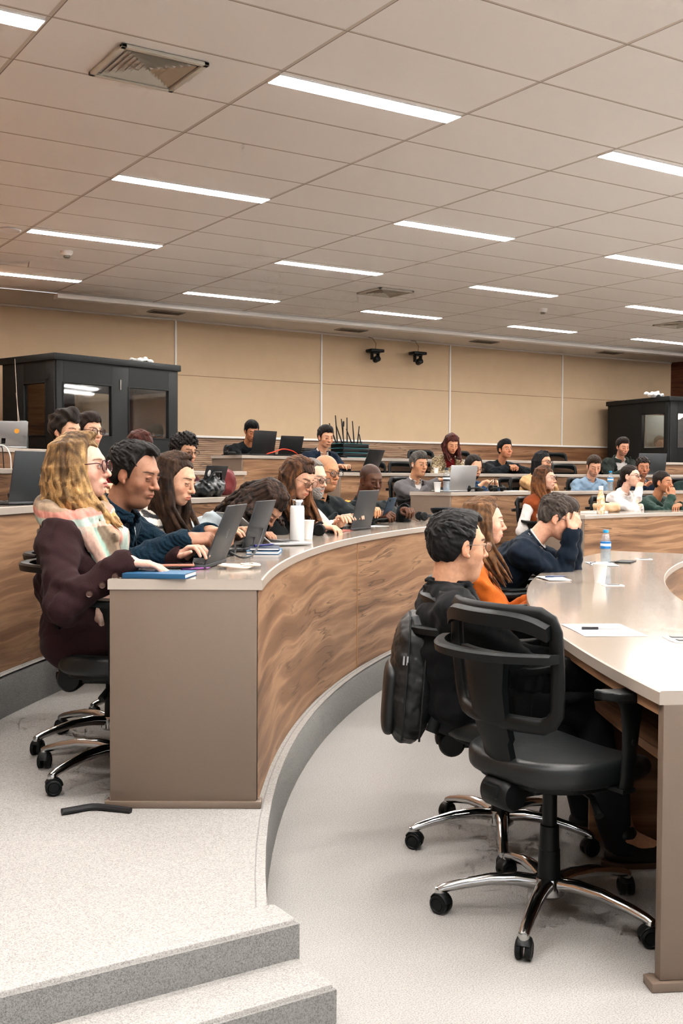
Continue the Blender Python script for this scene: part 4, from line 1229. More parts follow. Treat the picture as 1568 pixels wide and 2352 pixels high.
    for sg in (1, -1):
        A = J.A[sg]; yaw = Matrix.Rotation(0, 3, 'Z'); z0 = A[2] - .09
        L = [ell((A[0], A[1] + .06, z0 + .035), (.043, .13, .045)), cap((A[0], A[1] - .01, z0 + .05), (A[0], A[1], z0 + .10), .038, .04, .03), ell((A[0], A[1] + .13, z0 + .03), (.043, .055, .032), .02),
             custom(lambda X, Y, Z, z0=z0: (Z - (z0 + .018) + 0 * X).astype(np.float32), 's', .002)]
        g = Grid((A[0] - .07, A[1] - .09, z0 - .01), (A[0] + .07, A[1] + .22, z0 + .15), .0065 if hero else .011).run(L); V, Q = g.mesh()
        so = mkmesh('shoe', [(V, Q, None, 0)], P.get('shoemat') or plain('black_leather_shoe', (26, 24, 24), .4), root)
        m = MB(); m.prism([(A[0] + .046 * math.cos(t) * (1 - .12 * math.sin(t)), A[1] + .055 + .135 * math.sin(t)) for t in np.linspace(0, 2 * PI, 25)[:-1]], z0, z0 + .02, b=.004); m.build('sole', plain('brown_sole', (78, 58, 42), .6), so)
    # ---- things worn
    if 'glasses' in P: glasses(J, hs, M[P['glasses']], root, HM, *P.get('gdim', (.025, .018, .0016)))
    if 'phones' in P: headphones(root, HM, M['blk'])
    if 'after' in P: P['after'](P, J, root)
    PEOPLE.append((P, J, root)); return root
# ------------------------------------------------------------------ people
SA, SB, SCC, SD, SF = 9.97, 11.32, 12.68, 14.0, 8.62     # seat radii of the rows
def lum(J, V):
    d = V - J.N; return d @ J.x, d @ J.f, d @ J.u2
def arm_t(J, V):
    """arc length along the nearer arm, and distance to it"""
    bd = np.full(len(V), 9.); bt = np.zeros(len(V))
    for sg in (1, -1):
        for a, b, off in ((J.S[sg], J.E[sg], 0), (J.E[sg], J.W[sg], .285)):
            ab = b - a; t = np.clip((V - a) @ ab / (ab @ ab), 0, 1); d = np.linalg.norm(V - (a + t[:, None] * ab), axis=1)
            m = d < bd; bd[m] = d[m]; bt[m] = t[m] * np.linalg.norm(ab) + off
    return bt, bd
def stripes(c1, c2, per=.034, duty=.36):
    def f(V, J):
        x, y, u = lum(J, V); t, d = arm_t(J, V)
        arm = (d < .062) & (t > .05); q = np.where(arm, t, u * 1.0)
        w = (np.mod(q + 5, per) / per < duty)[:, None]
        return np.where(w, np.array(lin(c1)), np.array(lin(c2)))
    return f
def leopard(c1, c2, c3):
    def f(V, J):
        n = hnoise(V, 150, 1); m = hnoise(V, 95, 4)
        c = np.tile(np.array(lin(c1)), (len(V), 1)); c[n > .25] = lin(c2); c[m > .5] = lin(c3); return c
    return f
def g_(name, mat, **k): return dict(name=name, mat=mat, **k)
shirt_w = cloth('white_shirt_cloth', (222, 216, 212), .8, .2, 500, .05)
navy = cloth('navy_suit_cloth', (26, 37, 52)); blacks = cloth('black_suit_cloth', (25, 26, 28), bump=.3)
def tie(P, J, root, mat, w=.032, ln=.3):
    m = MB(); N = Vector(J.N); u = Vector(J.u2); x = Vector(J.x); f = Vector(J.f)
    pts = []
    for t, ww in ((0.03, .6), (.06, .75), (.065, .5), (.2, .85), (ln, 1.0), (ln + .03, .05)):
        y = .062 + .06 * min(1, t / .12); c = N - u * t + f * (y + .018); pts.append((c, ww * w))
    vs = []; fs = []
    for c, ww in pts: vs += [c - x * ww, c + f * .008, c + x * ww, c - f * .004]
    for i in range(len(pts) - 1):
        for k in range(4): fs.append((4 * i + k, 4 * i + (k + 1) % 4, 4 * i + 4 + (k + 1) % 4, 4 * i + 4 + k))
    m.add(vs, fs, True); return m.build('necktie', mat, root)
def watch(P, J, root, sg, mat=None):
    d = nrm(J.W[sg] - J.E[sg]); m = MB(); c = J.W[sg] - d * .004
    Rr = frame(tuple(c), tuple(np.cross(d, (0, 0, 1)) + 1e-3), tuple(d)); 
    z = Vector(d); q = z.to_track_quat('Z', 'Y').to_matrix().to_4x4(); mt = Matrix.Translation(Vector(c)) @ q
    m.lathe([(.029, -.009), (.032, -.009), (.032, .009), (.029, .009)], 20, M=mt); o = m.build('wristwatch', mat or M['blk'], root); return o
def blob_child(name, prims, lo, hi, vox, mat, root, colf=None):
    g = Grid(lo, hi, vox).run(prims); V, Q = g.mesh(); return mkmesh(name, [(V, Q, colf(V) if colf else None, 0)], mat, root)

def crest(V, J):
    x, y, u = lum(J, V); c = np.tile(np.array(lin((46, 68, 61))), (len(V), 1)); n = hnoise(V, 240, 2)
    m = (y > .05) & (((x / .06) ** 2 + ((u + .19) / .05) ** 2) < 1) & (n > -.15); c[m] = lin((176, 182, 178)); return c
# ---- front desk, right foreground
def p1_after(P, J, root): pass
person(dict(id='P1', depth=3.8, nl=.062, hsize=.97, px=(1052, 1253), R=8.62, zf=0, hero=2, label='man in a black suit with glasses, nearest the camera in front of the backpack', turn=6, seed=3,
    skin=(206, 158, 128), hair=(34, 33, 34), hair2=(70, 68, 68), vol=.008, topvol=.005, recede=1.3, streak=.35, jaw=.056, fat=.35, brow=1.25, glasses='rim_metal', gdim=(.0245, .0165, .0015), stubble=.06,
    head=(3, 14, 0), lean=-12, hunch=9, neck=18, wide=1.12, sw=.20, neckr=.056, gaze=(0, 0), open=.8,
    rh=dict(p=(.2, .42, .62), pose='relax', palm=(0, 0, -1)), lh=dict(p=(-.16, .40, .60), pose='relax'), rf=(1435, 1925, .09, 1), lf=(-.12, .5, .09), 
    top=[g_('shirt', shirt_w, o=.006), g_('jacket', blacks, o=.024, v=(.06, .30), lapel=1, collar=.016, cr=.012, fold=.0045, nc=.016)]))
person(dict(id='P2', depth=5.5, px=(1112, 1198), R=8.62, zf=0, hero=2, label='woman in an orange shirt with long light brown hair and a black wristwatch', turn=4, seed=5, female=True,
    skin=(226, 178, 154), hair=(92, 66, 46), hair2=(160, 120, 84), style='long', len=.34, vol=.008, wave=.007, front=.9, drop=(0, .02, -1), hfreq=110, streak=.8, recede=.4, part=0,
    head=(2, 10, 0), lean=-4, hunch=8, neck=14, brow=.9,
    rh=dict(p=(.08, .36, .70), pose='relax', dir=(-.5, .8, -.25)), lh=dict(p=(-.05, .33, .69), pose='relax'),
    top=[g_('shirt', cloth('rust_orange_shirt_cloth', (186, 100, 40), .8, .3, 400, .1), o=.014, collar=.018, fold=.005, nc=.006)],
    after=lambda P, J, root: watch(P, J, root, 1)))
person(dict(id='P3', depth=6.2, px=(1280, 1188), R=8.62, zf=0, hero=2, label='man in a navy jacket pressing both hands to his forehead over the front desk', turn=4, seed=7,
    skin=(222, 172, 146), hair=(58, 50, 46), hair2=(116, 104, 96), vol=.010, topvol=.010, grey=.35, streak=.7, glasses='rim_dark', gdim=(.025, .016, .0016),
    head=(26, 2, 0), lean=26, hunch=14, open=.2, stubble=.06,
    rh=dict(p=(.06, .105, -.03), rel='head', pose='relax', dir=(-.34, -.12, .93), palm=(-.6, -.75, 0), pole=(.1, -.6, -1)), lh=dict(p=(-.06, .12, -.04), rel='head', pose='relax', dir=(.3, -.2, .92), palm=(.6, -.75, 0), pole=(-.3, .2, -1)),
    top=[g_('shirt', shirt_w, o=.006, collar=.03), g_('jacket', cloth('dark_navy_jacket_cloth', (24, 35, 48), .8, .3), o=.022, v=(.045, .26), collar=.02, cr=.008, fold=.006, nc=.014, cuffr=.040)]))

# ---- first tier, left desk
def w1_after(P, J, root):
    N, x, f, u = J.N, J.x, J.f, J.u2; L = []; pts = []
    for i in range(17):
        th = 2 * PI * i / 16; pts.append(N + u * (.028 + .02 * math.cos(th * 2) - .03 * (1 - math.cos(th)) / 2 * 1) + x * math.sin(th) * .098 - f * (math.cos(th) * .098 - .022))
    for i in range(16): L.append(cap(pts[i], pts[i + 1], .036 + .006 * math.sin(i * 2.3), None, .012))
    for i in range(16): L.append(cap(pts[i] - u * .035 + (pts[i] - N) * .12, pts[(i + 1)] - u * .035 + (pts[i + 1] - N) * .12, .026, None, .014))
    for k, (ox, ln, y0) in enumerate(((.115, .36, .05), (.082, .40, .085), (.05, .16, .10), (-.02, .17, .115), (-.06, .30, .1))):
        a = N + x * ox * .8 + u * .01 + f * (.05 + y0 * .5); b = a - u * ln * .5 + f * (.075 + .02 * (k % 2)) + x * .012; c = a - u * ln + f * (.065) + x * .02
        L += [cap(a, b, .027, .026, .014), cap(b, c, .026, .024, .012)]
        if ln > .3:
            for q in range(6):
                e = c + x * (q - 2.5) * .009; L.append(cap(e, e - u * (.05 + .012 * (q % 3)) + f * .006 * (q % 2), .0055, .002, .002))
    L += [wr(.005, 75, 4, (1.3, .6, .22)), wr(.0015, 260, 2, (1, 1, .3))]
    cols = [lin(c) for c in ((184, 200, 190), (214, 150, 136), (168, 146, 124), (130, 114, 98), (160, 188, 174), (214, 180, 164))]
    def colf(V):
        lx, lf, lu = lum(J, V); q = np.where(lu > -.03, lu * 42 + lx * 6, lx * 42) + hnoise(V, 18, 3) * .35; i = np.floor(q).astype(int) % 6
        tt = (q - np.floor(q)); c = np.array(cols)[i]; c2 = np.array(cols)[(i + 1) % 6]; w = sstep(.75, 1.0, tt)[:, None]; return c * (1 - w) + c2 * w
    lo, hi = bounds([p for p in pts] + [N - u * .46 + f * .1], .08); lo = np.minimum(lo, N - .2 - np.array([0, 0, .3])); hi = np.maximum(hi, N + .22)
    blob_child('scarf', L, lo, hi, .0045, M['print'], root, colf)
    b = MB()
    for k in range(3):
        d = nrm(J.W[1] - J.E[1]); c = J.W[1] - d * (.05 + .05 * k); o = nrm(np.cross(d, (0, 0, 1))); o = o if o @ x > 0 else -o; c = c + o * .060 - np.array([0, 0, .012])
        q = Vector(o).to_track_quat('Z', 'Y').to_matrix().to_4x4(); b.lathe([(0, .004), (.008, .003), (.0105, .005), (.011, 0), (.009, -.01)], 14, M=Matrix.Translation(Vector(c)) @ q)
    b.build('cuff_button', plain('brown_button', (78, 56, 48), .4), root)
person(dict(id='W1', depth=3.95, px=(184, 1074), R=SA, zf=.19, hero=2, label='blonde woman with maroon glasses, pastel scarf and dark brown coat', turn=0, seed=11, female=True,
    skin=(220, 176, 156), hair=(88, 68, 50), hair2=(214, 172, 118), hl=1, style='long', len=.27, fp=.10, vol=.009, wave=.006, nstr=110, front=.95, wrap=2.35, spread=.008, inw=.045, drop=(0, .03, -1), recede=.5, brow=.9, browcol=(96, 70, 50), lipcol=(186, 110, 104), eyecol=(60, 70, 70),
    head=(-3, -3, 0), lean=-9, hunch=7, neck=16, glasses='rim_red', gdim=(.027, .020, .0022),
    rh=dict(w=(292, 1292, .985), pose='flat', dir=(-.12, .98, -.08)), lh=dict(p=(-.06, .36, .79), pose='type'),
    top=[g_('coat', cloth('dark_maroon_wool_coat', (52, 34, 36), .95, .4, 260, .14), o=.025, collar=.015, cr=.02, fold=.006, nc=.012, cuffr=.048)], pantmat=cloth('dark_maroon_wool_coat', (52, 34, 36)), after=w1_after))
def knit(P, J, root):
    m = MB(); pts = [tuple(J.N + J.f * (.075 + .06 * min(1, t / .1)) - J.u2 * t - J.x * .004) for t in np.linspace(.03, .24, 12)]
    m.tube(pts, .003, 6); m.box((0, 0, 0), (.006, .005, .02), .001, M=Matrix.Translation(Vector(pts[-1]))); m.build('zip', M['chrome'], root)
person(dict(id='M2', depth=4.38, nl=.08, px=(310, 1088), R=SA, zf=.19, hero=2, label='man in a dark teal zip neck jumper looking down at his hands', turn=-6, seed=13,
    skin=(172, 128, 104), hair=(28, 26, 26), hair2=(74, 70, 66), vol=.011, topvol=.004, recede=1.5, streak=.4, stubble=.12, nose=1.15, open=.1, fat=.15, brow=.9,
    head=(15, -10, 0), lean=12, hunch=10, 
    rh=dict(w=(430, 1240, 1.04), pose='hold', dir=(-.15, .98, .05), palm=(-.5, 0, -1)), lh=dict(p=(-.06, .50, .86), pose='hold', dir=(.2, .95, .1)),
    top=[g_('polo', cloth('black_polo', (28, 32, 36)), o=.006, collar=.03), g_('jumper', cloth('dark_teal_knit', (22, 44, 58), .9, .9, 150, .1, weave=30), o=.024, v=(.045, .22), collar=.028, cr=.01, crad=.011, fold=.0055, nc=.014, cuffr=.043)], after=knit))
person(dict(id='W3', depth=5.0, px=(402, 1100), R=SA, zf=.19, hero=2, label='woman with long dark brown hair in a black and white striped jumper', turn=-4, seed=17, female=True,
    skin=(222, 176, 148), hair=(50, 38, 32), hair2=(104, 76, 56), style='long', len=.36, vol=.006, wave=.005, front=1.0, drop=(0, .05, -1), streak=.7, open=.15, recede=.5,
    head=(17, -6, 0), lean=10, hunch=10, rh=dict(p=(.16, .45, .80), pose='type'), lh=dict(p=(-.12, .45, .80), pose='type'),
    top=[g_('jumper', shirt_w, o=.018, col=stripes((30, 30, 34), (222, 214, 204)), fold=.004, nc=.012)]))
person(dict(id='W4', depth=5.6, px=(612, 1158), R=SA, zf=.19, hero=2, label='woman in a pale grey jumper bent low over the desk with wavy dark hair', turn=-4, seed=19, female=True,
    skin=(214, 166, 138), hair=(40, 30, 26), hair2=(92, 66, 50), style='wavy', len=.27, vol=.012, wave=.016, nstr=80, wrap=1.9, front=.5, drop=(.35, -.55, -.76), spread=.02, inw=.0, open=.15, streak=.7,
    head=(60, -10, 0), lean=40, hunch=16, neck=62, rh=dict(p=(.20, .42, .79), pose='relax', dir=(-.8, .6, 0)), lh=dict(p=(-.02, .52, .79), pose='relax', dir=(.3, .9, 0)),
    top=[g_('jumper', cloth('pale_grey_jumper', (176, 186, 190), .9, .4, 300, .06), o=.022, fold=.006, nc=.012)]))
person(dict(id='W5', depth=6.45, px=(686, 1098), R=SA, zf=.19, hero=2, label='woman in black with thin glasses and long caramel tipped hair looking down', turn=-6, seed=23, female=True,
    skin=(226, 178, 150), hair=(44, 34, 30), hair2=(142, 98, 66), hl=1, style='long', len=.36, vol=.014, wave=.006, front=1.0, drop=(0, .02, -1), glasses='rim_metal', gdim=(.027, .021, .0012), open=.15,
    head=(24, -10, 0), lean=12, hunch=12, rh=dict(p=(.08, .43, .80), pose='type', dir=(0, 1, -.1)), lh=dict(p=(-.08, .46, .80), pose='type'),
    top=[g_('blouse', cloth('black_blouse', (24, 26, 28)), o=.014, fold=.004, nc=.01, v=(.05, .12))]))

def striped_mat(name, c1, c2, sc):
    t = NT(name); sp = t.new('ShaderNodeSeparateXYZ'); t.link(t.coord(), sp.inputs[0])
    q = t.math('FRACT', t.math('MULTIPLY', t.math('ADD', sp.outputs['X'], sp.outputs['Z']), sc)); t.base(t.mix(t.math('LESS_THAN', q, .4), lin(c1), lin(c2))); t.set(Roughness=.6); return t.m
tie_s = striped_mat('striped_tie', (225, 225, 225), (26, 26, 32), 40)
person(dict(id='M6', depth=6.98, px=(716, 1098), R=SA + .02, zf=.19, hero=1, label='white bearded man in a white shirt with a black and white striped tie', turn=-6, seed=29,
    skin=(224, 184, 160), hair=(120, 112, 104), hair2=(190, 184, 178), vol=.008, recede=1.5, beard=.012, beardcol=(206, 202, 196), glasses='rim_dark', 
    head=(10, -8, 0), lean=10, hunch=10, rh=dict(p=(.14, .42, .79), pose='relax'), lh=dict(p=(-.12, .42, .79), pose='relax'),
    top=[g_('shirt', shirt_w, o=.012, collar=.02, fold=.004), g_('waistcoat', cloth('black_waistcoat', (26, 28, 30)), o=.02, v=(.085, .34), sleeveless=1, nc=.03)], after=lambda P, J, r: tie(P, J, r, tie_s)))
uniform = cloth('black_uniform_cloth', (30, 36, 38), .7, .3)
def patches(P, J, root, badge=True, gold=False):
    for sg in (1,):
        d = nrm(J.E[sg] - J.S[sg]); c = J.S[sg] + d * .11; o = nrm(J.x * 1.0 - d * (J.x @ d) + J.f * .25); c = c + o * (.052 * P.get('arm', 1) + .026)
        q = Vector(o).to_track_quat('Z', 'Y').to_matrix().to_4x4(); m = MB(); m.lathe([(0, .003), (.038, .002), (.04, 0), (.036, -.004)], 24, M=Matrix.Translation(Vector(c)) @ q); s_ = m.build('shoulder_patch', plain('patch_grey', (150, 152, 150), .7), root)
        m = MB(); m.lathe([(0, .0045), (.027, .004), (.028, .002)], 24, M=Matrix.Translation(Vector(c)) @ q); m.build('patch_centre', plain('patch_dark', (52, 66, 74), .7), s_)
    if gold:
        c = J.S[1] - J.x * .03 + J.u2 * .080; m = MB(); m.box((0, 0, 0), (.05, .065, .008), .003, M=Matrix.Translation(Vector(c)) @ Ry(.35)); m.box((0, .0, .008), (.035, .02, .008), .003, M=Matrix.Translation(Vector(c)) @ Ry(.35)); m.build('gold_epaulette', plain('gold_thread', (226, 160, 60), .5), root)
    if badge:
        c = J.N - J.u2 * .13 + J.x * .065 + J.f * (.10 * P.get('wide', 1) + .026); q = Vector(J.f).to_track_quat('Z', 'Y').to_matrix().to_4x4(); m = MB(); m.box((0, 0, 0), (.05, .022, .004), .001, M=Matrix.Translation(Vector(c)) @ q); m.build('name_tape', plain('name_tape_grey', (92, 96, 96), .8), root)
        c = J.N - J.u2 * .12 - J.x * .065 + J.f * (.10 * P.get('wide', 1) + .026); m = MB(); m.prism([(-.022, .02), (.022, .02), (.024, -.005), (0, -.034), (-.024, -.005)], -.002, .003, M=Matrix.Translation(Vector(c)) @ q); m.build('badge', plain('badge_tan', (196, 160, 120), .6), root)
person(dict(id='M7', px=(750, 1084), R=SA, zf=.19, hero=1, label='bald officer with dark glasses in a black uniform shirt, beside the bearded man', turn=-14, seed=31,
    skin=(204, 150, 112), hair=(120, 110, 100), buzz=.25, shave=1, brow=.7, glasses='rim_dark', gdim=(.027, .019, .0022), fat=.3, stubble=.1,
    head=(8, -6, 0), lean=8, hunch=8, wide=1.15, arm=1.12, sw=.20, rh=dict(w=(772, 1192, .99), pose='hold', dir=(-.1, 1, .1)), lh=dict(p=(-.08, .5, .83), pose='hold'),
    top=[g_('uniform_shirt', uniform, o=.018, collar=.02, crad=.008, fold=.006)], after=patches))
person(dict(id='M8', px=(852, 1102), R=SA, zf=.19, hero=1, label='shaven headed officer in a black uniform with a gold epaulette, looking down', turn=-22, seed=37,
    skin=(98, 66, 50), hair=(28, 24, 24), buzz=.55, shave=1, nose=1.25, lips=1.5, fat=.6, wide=1.25, arm=1.2, sw=.215, neckr=.066, open=.15, jaw=.058,
    head=(14, -8, 0), lean=10, hunch=10, rh=dict(w=(925, 1187, 1.0), pose='hold', dir=(-.1, 1, .1), palm=(-.6, 0, -.8)), lh=dict(p=(-.05, .5, .84), pose='hold', dir=(.2, .95, .1)),
    top=[g_('uniform_shirt', uniform, o=.022, collar=.02, crad=.009, fold=.006)], after=lambda P, J, r: patches(P, J, r, True, True)))

# ---- first tier, right desk
person(dict(id='S1', px=(1252, 1098), R=SA, zf=.19, hero=1, label='woman with a rust scarf, white sleeves and round glasses behind the man holding his head', turn=-2, seed=41, female=True,
    skin=(226, 182, 160), hair=(58, 42, 36), hair2=(150, 100, 62), hl=1, style='long', len=.34, vol=.008, wave=.006, glasses='rim_metal', gdim=(.024, .022, .0014), drop=(0, -.02, -1),
    head=(2, 18, 0), lean=4, hunch=6, rh=dict(p=(.16, .25, .64), pose='relax'), lh=dict(p=(-.12, .3, .64), pose='relax'),
    top=[g_('jumper', shirt_w, o=.010, fold=.003), g_('knitted_vest', cloth('rust_knit', (140, 74, 42), .95, .6, 200), o=.03, sleeveless=1, turtle=1, nc=.004)]))
person(dict(id='S2', px=(1448, 1094), R=SA, zf=.19, hero=1, label='woman in a white shirt with dark hair in a bun, chin on her hand', turn=4, seed=43, female=True,
    skin=(232, 190, 168), hair=(48, 36, 32), style='bun', vol=.006, bunz=-.05, glasses='rim_dark', gdim=(.025, .017, .0018), lipcol=(190, 70, 60),
    head=(-2, 8, 0), lean=20, hunch=8, rh=dict(p=(.03, .10, -.14), rel='head', pose='fist', dir=(-.3, .1, .95), palm=(-.9, -.2, 0), pole=(.4, .4, -.8)), lh=dict(p=(.05, .42, .80), pose='relax', dir=(.9, .3, 0)),
    top=[g_('shirt', shirt_w, o=.018, collar=.02, fold=.006)]))
person(dict(id='S3', px=(1522, 1108), R=SA, zf=.19, hero=1, label='young man in a green sweatshirt with shaved sides, hand at his mouth', turn=4, seed=47,
    skin=(186, 132, 100), hair=(46, 36, 32), vol=.006, hnoise=.001, buzz=.4, 
    head=(2, 8, 0), lean=16, hunch=8, rh=dict(p=(.03, .125, -.15), rel='head', pose='relax', dir=(-.2, -.1, .98), palm=(-.5, -.8, 0), pole=(.5, .4, -.8)), lh=dict(p=(.0, .42, .80), pose='relax', dir=(.9, .3, 0)),
    top=[g_('sweatshirt', shirt_w, o=.024, fold=.006, nc=.006, cuffr=.038, col=crest)], after=lambda P, J, r: watch(P, J, r, 1)))

# ---- second tier, right desk
def blazer_shirt(c1, o=.024, v=(.07, .3), **k): return [g_('shirt', k.get('sh', shirt_w), o=.006, collar=.024), g_('blazer', c1, o=o, v=v, lapel=1, nc=.018, fold=.005)]
def earbud(P, J, root):
    m = MB(); m.tube([(.086, .004, -.006), (.087, .01, -.03)], [.006, .004], 8, M=mat4(J.R, J.hc, J.hs)); m.build('earbud', M['white'], root)
person(dict(id='B1', px=(962, 1066), R=SB, zf=.38, hero=1, label='grey haired man in a grey blazer with a white earbud', turn=-4, seed=51,
    skin=(206, 156, 122), hair=(70, 66, 62), hair2=(140, 136, 130), vol=.013, topvol=.012, grey=.8, brow=.8, fat=.2,
    head=(8, -8, 0), lean=8, hunch=8, rh=dict(p=(.05, .46, .86), pose='hold', dir=(-.5, .8, .2)), lh=dict(p=(-.12, .4, .79), pose='relax'),
    top=blazer_shirt(cloth('grey_blazer_cloth', (104, 102, 104), .85, .4), v=(.075, .26)), after=lambda P, J, r: (watch(P, J, r, 1), earbud(P, J, r))))
person(dict(id='B2', px=(1088, 1077), R=SB, zf=.38, hero=1, label='bearded man in a blue suit looking down beside the silver laptop', turn=-2, seed=53,
    skin=(220, 172, 142), hair=(46, 36, 32), vol=.012, recede=1.2, beard=.007, beardcol=(52, 36, 30), glasses='rim_metal', open=.15,
    head=(20, -8, 0), lean=12, hunch=10, rh=dict(p=(.14, .4, .79), pose='relax'), lh=dict(p=(-.12, .4, .79), pose='relax'),
    top=blazer_shirt(cloth('blue_suit_cloth', (30, 58, 86), .8, .3), v=(.06, .3)), after=lambda P, J, r: tie(P, J, r, plain('dark_tie', (36, 34, 40), .6))))
person(dict(id='B3', px=(1246, 1060), R=SB, zf=.38, hero=1, label='woman with long black hair, glasses and camel coat resting chin on hand', turn=4, seed=57, female=True,
    skin=(216, 168, 138), hair=(24, 24, 28), hair2=(50, 50, 56), style='long', len=.42, vol=.008, wave=.004, glasses='rim_dark', gdim=(.025, .018, .002),
    head=(6, 8, 0), lean=16, hunch=8, rh=dict(p=(.05, .10, -.15), rel='head', pose='fist', dir=(-.2, .1, .95), palm=(-.9, -.3, 0), pole=(.6, .4, -.8)), lh=dict(p=(0, .4, .8), pose='relax', dir=(.9, .3, 0)),
    top=[g_('coat', cloth('camel_coat', (196, 158, 116), .9, .3), o=.026, v=(.05, .2), collar=.02, fold=.005)], after=lambda P, J, r: watch(P, J, r, 1)))
person(dict(id='B4', px=(1364, 1070), R=SB, zf=.38, hero=1, label='man in a light blue shirt with arms down, head bowed, by the water bottle', turn=-6, seed=59,
    skin=(214, 166, 140), hair=(70, 54, 44), vol=.011, topvol=.006, open=.15, wide=1.05, stubble=.1,
    head=(24, -22, 0), lean=8, hunch=12, rh=dict(p=(.1, .32, .66), pose='relax', dir=(-.5, .8, 0)), lh=dict(p=(-.08, .32, .66), pose='relax'),
    top=[g_('shirt', cloth('light_blue_shirt', (134, 156, 176), .8, .2), o=.018, collar=.024, fold=.006)]))
person(dict(id='B5', px=(1476, 1076), R=SB, zf=.38, hero=1, label='curly haired man in a navy jacket between the bun haired woman and the green sweatshirt', turn=-10, seed=61,
    skin=(190, 134, 104), hair=(52, 40, 36), vol=.014, hnoise=.006, stubble=.25,
    head=(6, -18, 0), lean=10, hunch=8, rh=dict(p=(.14, .4, .79), pose='relax'), lh=dict(p=(-.12, .4, .79), pose='relax'),
    top=blazer_shirt(navy, v=(.06, .3))))
person(dict(id='B6', px=(1596, 1074), R=SB, zf=.38, hero=0, label='person in a dark green top cut off by the right edge of the picture', turn=0, seed=63,
    skin=(190, 134, 104), hair=(40, 34, 32), vol=.012, head=(4, 0, 0), lean=10, hunch=8,
    top=[g_('sweater', cloth('dark_green_sweater', (34, 50, 48)), o=.022)]))

# ---- third tier
person(dict(id='C1', px=(748, 1003), R=SCC, zf=.57, hero=1, label='dark haired man in a navy suit and open white shirt typing on a black laptop', turn=-8, seed=67,
    skin=(214, 164, 134), hair=(36, 30, 28), vol=.013, topvol=.006, open=.2, 
    head=(14, -8, 0), lean=12, hunch=8, rh=dict(p=(.10, .50, .80), pose='type'), lh=dict(p=(-.06, .52, .80), pose='type'),
    top=blazer_shirt(cloth('navy_suit_cloth', (26, 37, 52)), v=(.075, .28))))
person(dict(id='C2', px=(1037, 1020), R=SCC, zf=.57, hero=1, label='red haired woman wearing black headphones and a mottled cardigan', turn=-10, seed=71, female=True,
    skin=(214, 160, 126), hair=(70, 32, 28), hair2=(130, 60, 44), style='wavy', len=.24, vol=.016, wave=.016, phones=1, nstr=26, open=.2,
    head=(22, -12, 0), lean=10, hunch=10, rh=dict(p=(.12, .4, .8), pose='relax', dir=(-.6, .8, 0)), lh=dict(p=(-.02, .42, .8), pose='relax', dir=(.7, .7, 0)),
    top=[g_('red_top', cloth('dark_red_top', (110, 24, 28)), o=.008), g_('cardigan', shirt_w, o=.028, v=(.08, .36), col=leopard((150, 132, 104), (70, 58, 46), (206, 192, 164)), nc=.02, fold=.006)]))
person(dict(id='C3', px=(1160, 1032), R=SCC, zf=.57, hero=1, label='man in a black jumper leaning forward with clasped hands, looking right', turn=-2, seed=73,
    skin=(196, 140, 108), hair=(24, 24, 28), vol=.013, topvol=.010, brow=1.3,
    head=(-2, -4, 0), lean=24, hunch=6, rh=dict(p=(.05, .42, .84), pose='hold', dir=(-.7, .7, .2), pole=(.9, -.1, -.3)), lh=dict(p=(-.03, .42, .84), pose='hold', dir=(.7, .7, .2), pole=(-.9, -.1, -.3)),
    top=[g_('jumper', cloth('black_jumper', (22, 26, 30)), o=.024, fold=.005, nc=.004)], after=lambda P, J, r: watch(P, J, r, -1, M['silver'])))
person(dict(id='C4', px=(1430, 1026), R=SCC, zf=.57, hero=1, label='man in a dark hooded cardigan over a white shirt, looking down to the right', turn=-6, seed=79,
    skin=(206, 154, 128), hair=(44, 34, 32), vol=.014, topvol=.010, stubble=.3, open=.2,
    head=(14, -4, 0), lean=8, hunch=8, rh=dict(p=(.10, .42, .8), pose='relax'), lh=dict(p=(-.12, .42, .8), pose='relax'),
    top=[g_('shirt', shirt_w, o=.010, collar=.026), g_('hooded_cardigan', cloth('dark_olive_cardigan', (48, 54, 50), .95, .5), o=.03, v=(.10, .42), nc=.026, fold=.006, collar=.02, cr=.03, crad=.014)]))
# ---- top tier
person(dict(id='D1', px=(578, 990), R=SD, zf=.76, hero=1, label='black haired man in black with his face hidden behind a black laptop', turn=-6, seed=83,
    skin=(196, 140, 106), hair=(20, 20, 24), vol=.014, topvol=.012, open=.2, head=(24, -16, 0), lean=10, hunch=12, rh=dict(p=(.12, .46, .8), pose='type'), lh=dict(p=(-.1, .46, .8), pose='type'),
    top=[g_('jumper', cloth('black_jumper', (22, 26, 30)), o=.022)]))
# ---- second tier, left desk
person(dict(id='L1', px=(152, 990), R=SB, zf=.38, hero=1, label='boy with thick dark wavy hair behind the blonde woman', turn=-4, seed=89,
    skin=(226, 180, 150), hair=(40, 34, 32), hair2=(78, 68, 60), vol=.022, topvol=.018, hnoise=.007, hfreq=80, open=.2, hst=(.8, .5, .6),
    head=(8, -6, 0), lean=6, hunch=8, rh=dict(p=(.14, .40, .79), pose='relax'), lh=dict(p=(-.12, .4, .79), pose='relax'),
    top=[g_('shirt', cloth('dark_blue_shirt', (42, 56, 70)), o=.02, fold=.005)]))
person(dict(id='L2', px=(205, 990), R=SB + .12, zf=.38, hero=1, label='young man in round dark glasses half hidden behind the wavy haired boy', turn=-8, seed=91,
    skin=(232, 188, 160), hair=(56, 44, 40), vol=.014, topvol=.010, glasses='rim_dark', gdim=(.023, .02, .002), head=(4, -10, 0), lean=4, hunch=6,
    top=[g_('shirt', cloth('grey_shirt', (96, 96, 100)), o=.018)]))
